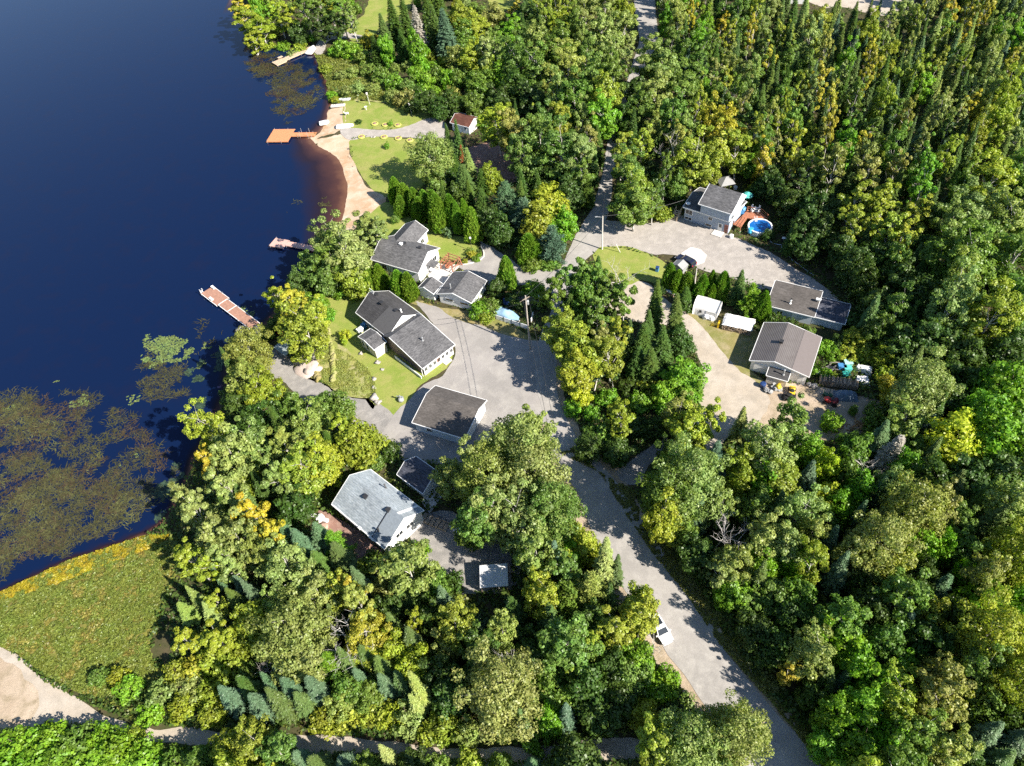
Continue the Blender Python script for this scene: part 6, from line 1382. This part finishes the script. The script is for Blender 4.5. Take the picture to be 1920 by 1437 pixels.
# --- the little wood in the middle
many('''b 1090 515 28 g 13 b3; b 1062 535 22 g 13 b0; b 1118 540 24 g 13; b 1135 560 24 g 12; a 1095 560 30 g 12 a0; b 1172 560 28 g 12 b2; b 1045 560 22 g 12; b 1120 590 24 g 12; d 1162 525 26 d 9; a 1050 625 36 y 11; a 1080 660 44 y 12 a0; a 1075 700 40 y 10; a 1145 670 32 y 11; b 1125 640 22 t 11; b 1160 640 24 y 11; s 1180 650 18 s 11; s 1228 585 22 k 14 s1; s 1268 610 24 s 13 s1; s 1205 655 28 k 11; s 1240 660 28 k 11 s2; s 1220 690 26 k 9; s 1195 685 22 k 8; m 1285 705 38 v 6.5 m2; m 1245 735 26 v 5; m 1290 740 30 v 5; s 1115 685 18 w 8; u 1225 730 26 y 2.6; u 1200 755 28 v 2.4; u 1160 770 24 y 2.4; m 1090 742 20 e 4; u 1075 765 20 v 2.2; u 1110 775 18 v 2; u 1140 745 22 v 2.2; b 1168 790 26 y 10; u 1120 810 28 g 3; m 1105 835 28 k 4; m 1155 845 30 k 4; u 1190 800 26 k 3; u 1225 805 24 k 3; u 1180 725 22 k 2.4; u 1150 700 16 k 2; u 1250 760 26 v 2.4''')
# --- hedge between the yards
many('''c 1256 520 15 c 6; c 1272 530 15 c 5.5; c 1290 535 15 c 5.5; c 1318 540 15 c 6; c 1333 535 10 c 6.5; c 1352 540 15 c 7; c 1310 550 14 c 4.5; c 1335 552 13 c 4.5; u 1283 572 16 k 2.6; s 1285 560 16 k 5; s 1385 545 18 s 9 s0; p 1408 558 22 v 7.5; c 1432 575 16 c 7; s 1398 572 13 s 5; u 1365 560 12 g 2; u 1450 600 16 k 2.4; u 1480 610 18 k 2.4; u 1510 625 20 g 2.6''')
# --- right of the road, lower half
many('''A 1290 905 66 l 14 A0; A 1255 930 56 g 13 A1; a 1240 970 38 y 11; a 1290 815 40 y 11; b 1328 800 24 y 11; a 1275 775 30 t 9; s 1390 800 20 l 9 s2; b 1390 870 32 y 10; a 1440 850 48 l 12.5 a2; a 1475 800 36 g 12; a 1460 905 38 y 10; m 1425 910 30 v 8; m 1385 910 26 y 8; m 1520 850 30 v 7; m 1550 880 26 e 8; m 1545 935 30 e 8; a 1500 960 40 l 12; a 1430 1010 38 l 11; a 1470 1030 34 l 11; m 1490 1060 30 v 8; d 1345 1005 38 d 10 d0; a 1385 1060 36 l 9; b 1345 1080 26 l 8; m 1370 1110 34 v 6; m 1410 1130 34 g 5; m 1420 1180 36 k 6; m 1450 1215 34 k 6; m 1480 1160 36 k 7; m 1500 1120 30 g 8; b 1538 1188 14 o 8; b 1478 1262 20 o 7; a 1560 1150 42 g 11; m 1575 1205 48 v 9; m 1600 1250 36 v 9; a 1685 1130 46 g 12 a3; A 1640 1010 58 t 13 A0; A 1705 965 58 t 14 A1; a 1755 960 34 t 12; a 1600 1040 36 t 11; m 1605 930 30 v 8; m 1720 1040 32 v 8; m 1760 1030 22 v 8; m 1800 1080 22 v 8; s 1780 1085 16 s 7; s 1840 940 24 g 12 s2; s 1850 990 34 s 11; a 1895 940 44 l 13; A 1895 1040 56 y 13 A1; A 1865 1200 66 y 14 A0; A 1905 1290 58 y 13 A1; a 1830 1255 40 g 11; a 1765 1315 46 t 12 a3; m 1745 1270 30 t 9; a 1705 1395 44 g 11; m 1610 1335 44 v 8; m 1560 1345 34 v 8; m 1600 1395 44 v 8; m 1640 1290 36 v 9; m 1545 1400 32 v 6; s 1580 1275 16 w 8; m 1520 1300 26 k 6; a 1765 1395 40 l 11; s 1840 1385 34 w 10 s2; s 1890 1400 36 w 10 s0; s 1870 1430 34 s 9; m 1650 1210 36 g 9; m 1730 1200 40 k 8; m 1790 1160 40 k 8; m 1660 1390 40 v 8;
m 1785 830 52 e 9 m0; m 1855 830 50 v 9; m 1900 805 48 v 9; m 1880 730 50 v 10; m 1840 780 40 v 9; A 1720 735 54 l 12 A0; a 1700 790 36 l 9; s 1670 855 28 x 9 s3; d 1620 880 24 d 8; m 1570 960 30 v 8; m 1740 900 40 k 8; m 1700 880 30 v 7; m 1820 900 42 k 8; m 1880 890 44 k 9; u 1560 790 22 v 2.6; u 1640 790 24 g 2.6; m 1600 770 8 g 2; d 1690 800 30 d 7;
u 1548 652 18 v 2.2; u 1562 664 16 v 2; u 1592 662 20 y 2.2; u 1580 640 20 k 2.6; u 1625 664 20 y 2.4; u 1660 716 18 o 2.4; u 1664 742 18 o 2.2; u 1548 700 14 v 1.6; u 1560 706 10 y 1.2; u 1660 700 20 y 2.6; u 1625 650 22 y 2.8; u 1525 690 16 v 2; u 1640 770 20 g 2.2; m 1600 635 22 y 4; m 1655 668 22 y 4''')
# --- wood edge behind the pool and the workshop
many('''a 1785 580 44 l 15 a2; a 1830 500 46 g 15; a 1855 600 44 y 15 a1; a 1800 540 36 l 14; a 1900 570 42 g 13; a 1765 480 36 g 12; m 1880 670 38 k 9; a 1900 490 40 g 13; m 1810 665 36 k 9; m 1740 640 36 k 9; m 1690 640 36 k 8; m 1720 570 34 k 9; m 1690 530 34 k 9; m 1640 570 30 k 7; m 1600 500 30 k 8; m 1640 490 30 k 9; b 1665 440 28 y 12 b2; b 1690 450 26 y 12; b 1600 430 26 y 11; b 1600 385 30 y 12; b 1655 380 30 y 12; b 1560 320 26 t 14 b2; b 1612 312 24 t 14 b2; b 1630 335 24 t 12; b 1640 400 26 y 11; b 1730 350 22 v 15 b3; b 1728 320 18 v 15; b 1705 410 26 y 11; a 1855 345 42 y 13; a 1905 335 36 g 13; a 1815 410 38 l 13; a 1780 430 34 l 12; a 1880 420 44 l 13; a 1910 420 34 g 12; a 1845 460 36 g 12; b 1520 300 24 y 12; b 1490 245 22 g 14 b2; b 1493 270 18 y 12; b 1435 230 18 t 15 b2; b 1460 215 14 y 14; b 1500 340 22 k 9; m 1450 330 26 k 7; m 1480 380 26 k 7; m 1520 400 26 k 8; m 1560 400 26 k 8; m 1540 440 26 k 8; m 1500 430 22 k 6; m 1430 350 20 k 5; u 1420 340 14 o 2.4; u 1410 355 12 y 2; m 1580 470 26 k 8; m 1620 530 26 k 8; u 1680 690 22 k 3; u 1600 600 20 k 3; u 1440 440 14 k 2; u 1470 420 16 k 2; m 1405 310 20 v 7;
a 1300 300 40 y 13 a2; a 1330 315 28 y 11; b 1340 280 28 y 13; a 1362 255 36 o 14 a0; a 1335 240 26 o 14; a 1385 290 30 y 12; d 1258 300 22 d 12 d3; b 1262 270 22 t 13; a 1190 385 40 g 11 a0; a 1200 365 36 y 12; b 1165 285 20 y 13; b 1205 275 24 y 13; a 1180 330 30 g 12; b 1225 380 22 g 9; u 1240 400 20 y 2.4; u 1220 395 20 g 2.4; m 1270 350 22 g 6; b 1395 235 26 g 13''')
# --- north middle
many('''a 1050 290 42 g 14 a2; a 1085 300 30 l 13; a 985 285 34 g 14; a 1015 265 28 g 14; b 1100 265 24 t 13 b1; b 1092 330 20 g 11; a 935 240 34 y 13; a 960 255 28 t 13; b 915 105 24 l 14 b2; a 1015 240 28 g 13; a 890 50 26 y 10; m 870 70 22 g 8; m 930 35 24 t 8; a 1010 85 32 l 14; a 1045 90 30 g 14; a 1065 130 30 l 14; a 1120 150 32 g 14; a 1150 100 30 l 14; a 1130 60 30 l 14; a 1170 60 26 l 13; b 1040 25 16 y 15 b2; b 1060 20 16 y 15 b2; a 1100 30 30 l 13; a 1080 190 36 g 14; a 1130 190 32 y 14; a 1125 220 32 v 13; a 1150 160 28 g 13; a 1215 120 28 l 13; a 1250 130 32 l 13; a 1235 180 34 l 13; a 1260 220 30 g 13; a 1205 210 28 g 12; a 1280 170 34 g 13; a 1000 130 36 g 13; a 965 120 34 g 13; m 975 170 34 k 9; m 1000 190 30 k 9; m 940 190 28 k 8; m 1170 230 26 k 8; m 1190 170 24 k 8; m 985 40 30 k 10; m 1010 60 26 k 10; b 960 25 16 o 9; a 930 90 26 g 12; a 960 60 24 v 10; m 900 160 30 g 8; m 880 110 26 y 7; m 890 75 10 e 6; m 945 150 26 v 8;
s 740 50 22 k 15 s0; s 722 70 18 s 12; s 785 65 20 x 15 x0; s 760 40 16 k 14; s 815 60 22 s 14; s 838 70 26 w 15 s0; s 800 30 16 k 14; s 825 25 22 k 14; s 755 90 16 k 10; s 705 100 14 k 9; m 860 30 20 y 7; m 855 110 22 l 6; u 690 75 15 o 4; u 705 80 15 o 4;
u 640 90 18 v 4; u 660 95 20 v 4; u 680 105 16 g 4; u 625 95 12 v 3; u 610 125 14 y 2; u 640 140 14 l 2.4; u 660 135 14 l 2.6; u 690 130 16 g 3; u 715 140 18 g 4; u 740 155 18 v 4; u 765 160 18 g 4; u 700 165 16 l 3; u 735 180 16 l 3; u 670 165 16 l 2.6; u 650 170 14 l 2.4; u 760 185 16 t 4; u 780 140 18 v 5; u 800 155 18 v 5; u 820 145 18 g 5; u 840 150 18 v 5; u 860 150 18 g 5; u 790 120 16 v 5; u 850 180 18 t 4; u 880 190 16 k 4; m 800 190 26 k 6; m 850 195 24 k 6; m 825 205 20 k 5; u 745 190 10 t 3; u 620 175 12 v 2; u 628 185 10 y 1.6; u 770 200 14 k 3; m 890 200 18 g 7;
b 460 30 26 y 12 b1; b 490 45 24 y 11; b 520 25 24 y 12; b 470 65 20 y 9; b 545 30 20 y 12; b 575 25 22 g 13; b 605 20 22 g 13; b 640 25 22 g 12; b 660 35 16 l 11; a 600 50 20 k 9; a 630 50 20 k 9; m 560 60 18 k 7; u 500 80 14 y 2.4; u 530 82 14 v 2; u 560 85 14 y 2; u 545 95 12 l 1.6; u 485 72 14 g 2.4; b 445 10 20 o 10; u 585 70 12 v 2''')
# --- below the track
many('''u 40 1400 44 v 3; u 95 1385 36 v 3; u 140 1395 38 g 3; u 190 1385 30 v 3; u 220 1405 40 v 3.4; u 70 1430 44 v 3; u 150 1435 44 v 3; u 270 1420 34 v 3; u 15 1430 40 v 3; u 110 1420 36 v 3.2; u 250 1380 20 y 2; u 330 1430 30 g 3; u 0 1395 30 g 2.6; a 470 1400 40 y 7; m 430 1405 32 y 5; a 520 1418 36 g 7; s 565 1425 26 w 7; s 600 1430 24 s 7; s 728 1418 18 l 8 s2; s 650 1432 24 w 6; m 770 1432 28 k 4; u 880 1430 26 y 3; m 690 1435 22 g 4; m 380 1430 30 g 4; s 1000 1435 22 w 5; m 940 1438 24 g 4; u 820 1435 24 g 3''')
# --- scattered singles on the lawns
many('''u 725 273 6 v 1.6; u 732 231 6 v 1.2; u 673 228 7 k 1; u 1240 545 8 k 1.6''')
NMAN = len(TREES)
# ---- the rest of the closed wood: filled in between, thinner than one crown apart
AVOID = [(700, 980, 110), (785, 890, 50), (845, 780, 80), (925, 1080, 45), (760, 620, 100), (760, 480, 80), (865, 545, 55), (1350, 390, 80), (1430, 430, 40), (1330, 345, 40), (1500, 590, 100), (1470, 660, 90), (865, 232, 36), (1365, 600, 60), (985, 600, 60), (1590, 745, 95), (1500, 790, 60), (1430, 770, 60), (1485, 5, 10), (530, 640, 30), (840, 485, 50), (1150, 790, 85), (440, 590, 62), (925, 1100, 60), (960, 600, 60), (400, 715, 40), (560, 690, 60), (620, 740, 50)]
def zone(x, y):
    """(share of each kind), (share of each colour) for the filler at a photo point"""
    if x > 1400 and y < 330: return [('s', .46, 'swkls'), ('b', .30, 'yyglto'), ('a', .24, 'gyvl')]
    if x > 1240 and y < 330: return [('s', .12, 'swk'), ('b', .30, 'ygyot'), ('a', .58, 'gllygv')]
    if x > 930 and y < 300: return [('a', .74, 'gglly'), ('b', .20, 'lyg'), ('s', .06, 'k')]
    if x < 930 and y < 230: return [('u', .6, 'vgly'), ('m', .4, 'gvy')]
    if x > 1500 and y < 700: return [('m', .4, 'kkg'), ('a', .4, 'glyg'), ('s', .2, 'sk')]
    if x > 1150 and y > 800: return [('m', .55, 'vgkvgk'), ('a', .35, 'gtyl'), ('s', .1, 'sw')]
    if x < 1150 and y > 720: return [('a', .3, 'lygl'), ('m', .45, 'kgyk'), ('s', .25, 'wsk')]
    return [('m', .7, 'kgk'), ('s', .3, 'k')]
r = np.random.default_rng(77)
mx_ = np.array([t_[6] for t_ in TREES]); my_ = np.array([t_[7] for t_ in TREES]); mr_ = np.array([t_[8] for t_ in TREES])
cand = np.column_stack([r.uniform(420, 1960, 26000), r.uniform(-45, 1470, 26000)])
for (x_, y_) in cand:
    z_ = zone(x_, y_); q_ = r.random(); acc = 0
    for kind, sh, cs in z_:
        acc += sh
        if q_ <= acc: break
    h = HDEF[kind] * r.uniform(.72, 1.12) * (1.1 if y_ < 300 else .9); f = PROTO[VAR[kind][0]][4]; p = G(x_, y_, h * f)
    if p[1] > 420 or sdist(p[0:1], p[1:2])[0] < 2: continue
    d = p[1] * ct - (h * f - CH) * st; rm = {'a': 2.7, 'b': 2.0, 'm': 2.6, 's': 1.7, 'u': 1.6}[kind] * r.uniform(.8, 1.2); rp = rm * FPX / d
    if np.any(np.hypot(mx_ - x_, (my_ - y_) * 1.0) < (mr_ * .62 + rp * .66)): continue
    if in_clear(np.array([p[0], p[0] + 1.2, p[0] - 1.2, p[0]]), np.array([p[1], p[1], p[1], p[1] - 1.2])).any(): continue
    bx_, by_ = PX(p[0], p[1], 0); 
    if any(math.hypot(ax - bx_, ay - by_) < ar or math.hypot(ax - x_, ay - y_) < ar for ax, ay, ar in AVOID): continue
    ex = np.array([x_, x_ - rp * .75, x_ + rp * .75, x_, x_, x_ - rp * .5, x_ + rp * .5]); ey = np.array([y_, y_, y_, y_ - rp * .9, y_ + rp * 1.1, y_ + rp * .7, y_ + rp * .7])
    if any(inpoly(ex, ey, pl).any() for pl in CLEAR): continue
    c = cs[int(r.integers(len(cs)))]
    if inpoly(np.array([bx_]), np.array([by_]), MEADOW)[0] or inpoly(np.array([bx_]), np.array([by_]), MARSH)[0]: continue
    TREES.append([kind, float(p[0]), float(p[1]), rm, h, c, x_, y_, rp, False, None])
    mx_ = np.append(mx_, x_); my_ = np.append(my_, y_); mr_ = np.append(mr_, rp)
import collections; print('TREES', NMAN, len(TREES), collections.Counter(NAME[t_[0]] for t_ in TREES))

# ---- labels: look, then the nearest landmark, then its rank among its likes there
LAND = [((690, 970), 'the silver roofed house'), ((785, 890), 'the dark blue roofed shed'), ((840, 775), 'the double garage'), ((925, 1080), 'the tin roofed shelter'), ((760, 620), 'the brown house'), ((765, 465), 'the white house'), ((1345, 385), 'the blue house'), ((1425, 430), 'the round pool'),
        ((1510, 590), 'the long workshop'), ((1470, 660), 'the brown metal garage'), ((864, 235), 'the rust roofed shed'), ((1330, 580), 'the tent garage'), ((1242, 1190), 'the roadside white car'), ((435, 575), 'the long red dock'), ((545, 455), 'the pink dock'), ((548, 252), 'the orange dock'), ((550, 105), 'the far timber dock'),
        ((992, 655), 'the tall utility pole'), ((1128, 468), 'the pale light pole'), ((1590, 740), 'the log stacks'), ((150, 1320), 'the sandy track'), ((600, 1385), 'the shaded track'), ((1000, 1410), 'the track near the road'), ((150, 1150), 'the marsh'), ((1210, 60), 'the far end of the road'), ((1145, 260), 'the shaded narrow road'), ((1200, 860), 'the side track'),
        ((1330, 1160), 'the road verge'), ((1450, 1330), 'the lower road'), ((660, 50), 'the far lawn'), ((735, 215), 'the upper beach lawn'), ((735, 300), 'the lower beach lawn'), ((600, 700), 'the gravel drive'), ((1180, 500), 'the small lawn island'), ((1330, 760), 'the sandy drive'), ((330, 960), 'the weedy shore'), ((940, 12), 'the far green lawn'), ((1600, 10), 'the far sand pit'),
        ((1760, 60), 'the sand pit wood'), ((1700, 250), 'the deep spruce wood'), ((1860, 450), 'the wood over the workshop'), ((1840, 850), 'the log stack wood'), ((1850, 1150), 'the lower wood'), ((1700, 1350), 'the lower road wood'), ((1560, 430), 'the dark wood edge')]
LXY = np.array([l_[0] for l_ in LAND], float)
def where(x, y):
    d = LXY - np.array([x, y]); q_ = np.hypot(d[:, 0], d[:, 1] * 1.15); i = int(np.argmin(q_)); dx, dy = -d[i]
    nm = LAND[i][1]
    if nm.startswith('the wood') or nm.startswith('the deep') or nm.startswith('the lower wood') or 'wood' in nm: rel = 'in'
    elif q_[i] < 26: rel = 'beside'
    elif abs(dx) > 1.2 * abs(dy): rel = 'on the lake side of' if dx < 0 else 'on the forest side of'
    else: rel = 'behind' if dy < 0 else 'in front of'
    return rel, nm, q_[i]
recs = []
for k, t_ in enumerate(TREES):
    kind, x_, y_, rm, h, c, px, py, rp, man, key = t_
    rel, nm, dist = where(px, py + rp * .4)
    size = ('low' if h < 2.2 else 'tall' if h > 3.2 else 'rounded') if kind == 'u' else ('tall' if h > HDEF[kind] * 1.06 else 'low' if h < HDEF[kind] * .8 else ('broad' if rm > 3 else 'slender'))
    colw = COLS[c][1]; w_ = WORD[kind]
    if kind in 'dD': colw = 'bare'
    if kind == 'x': colw = 'silvery'
    if kind == 's' and c == 'x': colw = 'silvery dying'
    recs.append([f'{size} {colw} {w_} {rel} {nm}', dist, man])
byl = {}
for k, q_ in enumerate(recs): byl.setdefault(q_[0], []).append(k)
ORD = ['the nearest', 'second nearest', 'third nearest', 'fourth nearest']
LAB = [None] * len(recs); GRP = [None] * len(recs)
for lb, ks in byl.items():
    ks = sorted(ks, key=lambda k: recs[k][1])
    if len(ks) == 1: LAB[ks[0]] = lb
    elif len(ks) <= 4:
        for i, k in enumerate(ks): LAB[k] = lb + ', ' + ORD[i]
    else:
        for k in ks: LAB[k] = lb
    g_ = (' '.join(lb.split()[1:])).replace(' dead tree', ' dead trees') if len(ks) > 1 else None
    for k in ks: GRP[k] = ('group of ' + lb) if len(ks) > 1 else None
cnt = {}
X_ = np.array([t_[1] for t_ in TREES]); Y_ = np.array([t_[2] for t_ in TREES]); Zg = terrain(X_, Y_)
for k in range(len(LAB)):
    w_ = LAB[k].split()
    while len(w_) > 16: w_ = w_[1:]
    LAB[k] = ' '.join(w_)
for k, t_ in enumerate(TREES):
    kind, x_, y_, rm, h, c, px, py, rp, man, key = t_
    key = key or VAR[kind][int(r.integers(len(VAR[kind])))]
    tr, cr_, h0, r0, f = PROTO[key]
    kk = kind if kind != 'A' else 'a'
    root = bpy.data.objects.new(NAME[kind], None); COL.objects.link(root); root.empty_display_size = .3
    root.location = (x_, y_, Zg[k] - .05); root.scale = (rm / r0, rm / r0, h / h0)
    lean = 3.0 if kind in 'abAdD' else 1.2
    root.rotation_euler = (R(r.normal(0, lean)), R(r.normal(0, lean)), r.uniform(0, 6.28))
    tag(root, LAB[k], {'u': 'shrub', 'd': 'dead tree', 'D': 'dead tree'}.get(kind, 'tree'), GRP[k])
    o = bpy.data.objects.new('trunk', tr); COL.objects.link(o); o.parent = root
    o = bpy.data.objects.new('branches' if kind in 'dD' else ('foliage' if kind == 'u' else 'crown'), cr_); COL.objects.link(o); o.parent = root
    b = np.array(COLS[c][0]) * np.array([1.18, 1.2, 1.0]) * r.uniform(.86, 1.14) * np.array([r.uniform(.9, 1.12), 1, r.uniform(.8, 1.2)])
    if kind == 's' and c == 'x': b = np.array(COLS['x'][0])
    o.color = (*[float(q_) for q_ in b], 1)

# ---- undergrowth: one sheet of small leaves over every unmown, untrodden bit of ground
def undergrowth(name, n, seed, hmax, size, cols, sampler, dens_s=4.0, thr=.35):
    r = np.random.default_rng(seed); P = sampler(r, n)
    v = vnoise(P[:, 0] + 500, P[:, 1] + 500, dens_s, seed) * .6 + vnoise(P[:, 0] + 500, P[:, 1] + 500, dens_s * .32, seed + 1) * .4
    P = P[v > thr]; v = v[v > thr]; n = len(P); zz = terrain(P[:, 0], P[:, 1]) + .06 + hmax * np.clip((v - thr) * 2.2, .05, 1) * r.uniform(.25, 1, n)
    Q = np.column_stack([P, zz]); Nn = unit(r.normal(0, .55, (n, 3)) + np.array([0, 0, .9])); s = size * r.uniform(.6, 1.4, n)
    ob = bpy.data.objects.new(name, leafmesh(name, quads(Q, Nn, s, s * 1.3, r), np.clip(r.normal(.5, .2, n) + (v - .55) * .6, 0, 1), M_leaf)); COL.objects.link(ob); ob['kind'] = 'stuff'; ob.color = (*cols, 1); return ob
def wild(y0, y1):
    def f(r, n):
        px_ = r.uniform(-10, 1930, n * 2); py_ = r.uniform(y0, y1, n * 2); q_ = G(px_, py_, 0).T
        ok = (sdist(q_[:, 0], q_[:, 1]) > .6) & ~in_clear(q_[:, 0], q_[:, 1]); return q_[ok][:n]
    return f
def inside(polys):
    W_ = [[tuple(G(*p)) for p in poly] for poly in polys]
    def f(r, n):
        A = np.concatenate(W_); lo, hi = A.min(0), A.max(0); q_ = r.uniform(lo, hi, (n * 6, 2)); ok = np.zeros(len(q_), bool)
        for p in W_: ok |= inpoly(q_[:, 0], q_[:, 1], p)
        ok &= sdist(q_[:, 0], q_[:, 1]) > .1; return q_[ok][:n]
    return f
undergrowth('undergrowth', 150000, 5, 1.3, .34, (.075, .12, .022), wild(-10, 1440), 5.0, .30)
undergrowth('undergrowth', 60000, 6, .9, .32, (.15, .17, .03), wild(-10, 1440), 3.4, .42)
undergrowth('bog_plants', 90000, 7, .45, .20, (.17, .20, .035), inside([MARSH]), 1.3, .28)
undergrowth('bog_plants', 26000, 8, .5, .22, (.23, .20, .045), inside([MARSH]), 2.4, .48)
undergrowth('sedge', 26000, 9, .5, .22, (.33, .26, .02), inside([YELLOW]), 1.6, .25)
undergrowth('meadow_plants', 26000, 10, .8, .26, (.19, .21, .04), inside([MEADOW, [(588, 100), (660, 110), (640, 190), (615, 190), (610, 150)]]), 2.0, .28)
VERGE = [[(1050, 850), (1075, 840), (1130, 895), (1170, 960), (1225, 1040), (1290, 1120), (1350, 1210), (1420, 1290), (1480, 1360), (1540, 1437), (1600, 1437), (1500, 1330), (1420, 1230), (1330, 1110), (1260, 1010), (1190, 920)]]
undergrowth('verge_grass', 24000, 11, .5, .2, (.19, .19, .045), inside(VERGE), 2.0, .3)
undergrowth('bank_grass', 20000, 12, .35, .13, (.26, .28, .065), inside([SLOPE]), 1.6, .36)
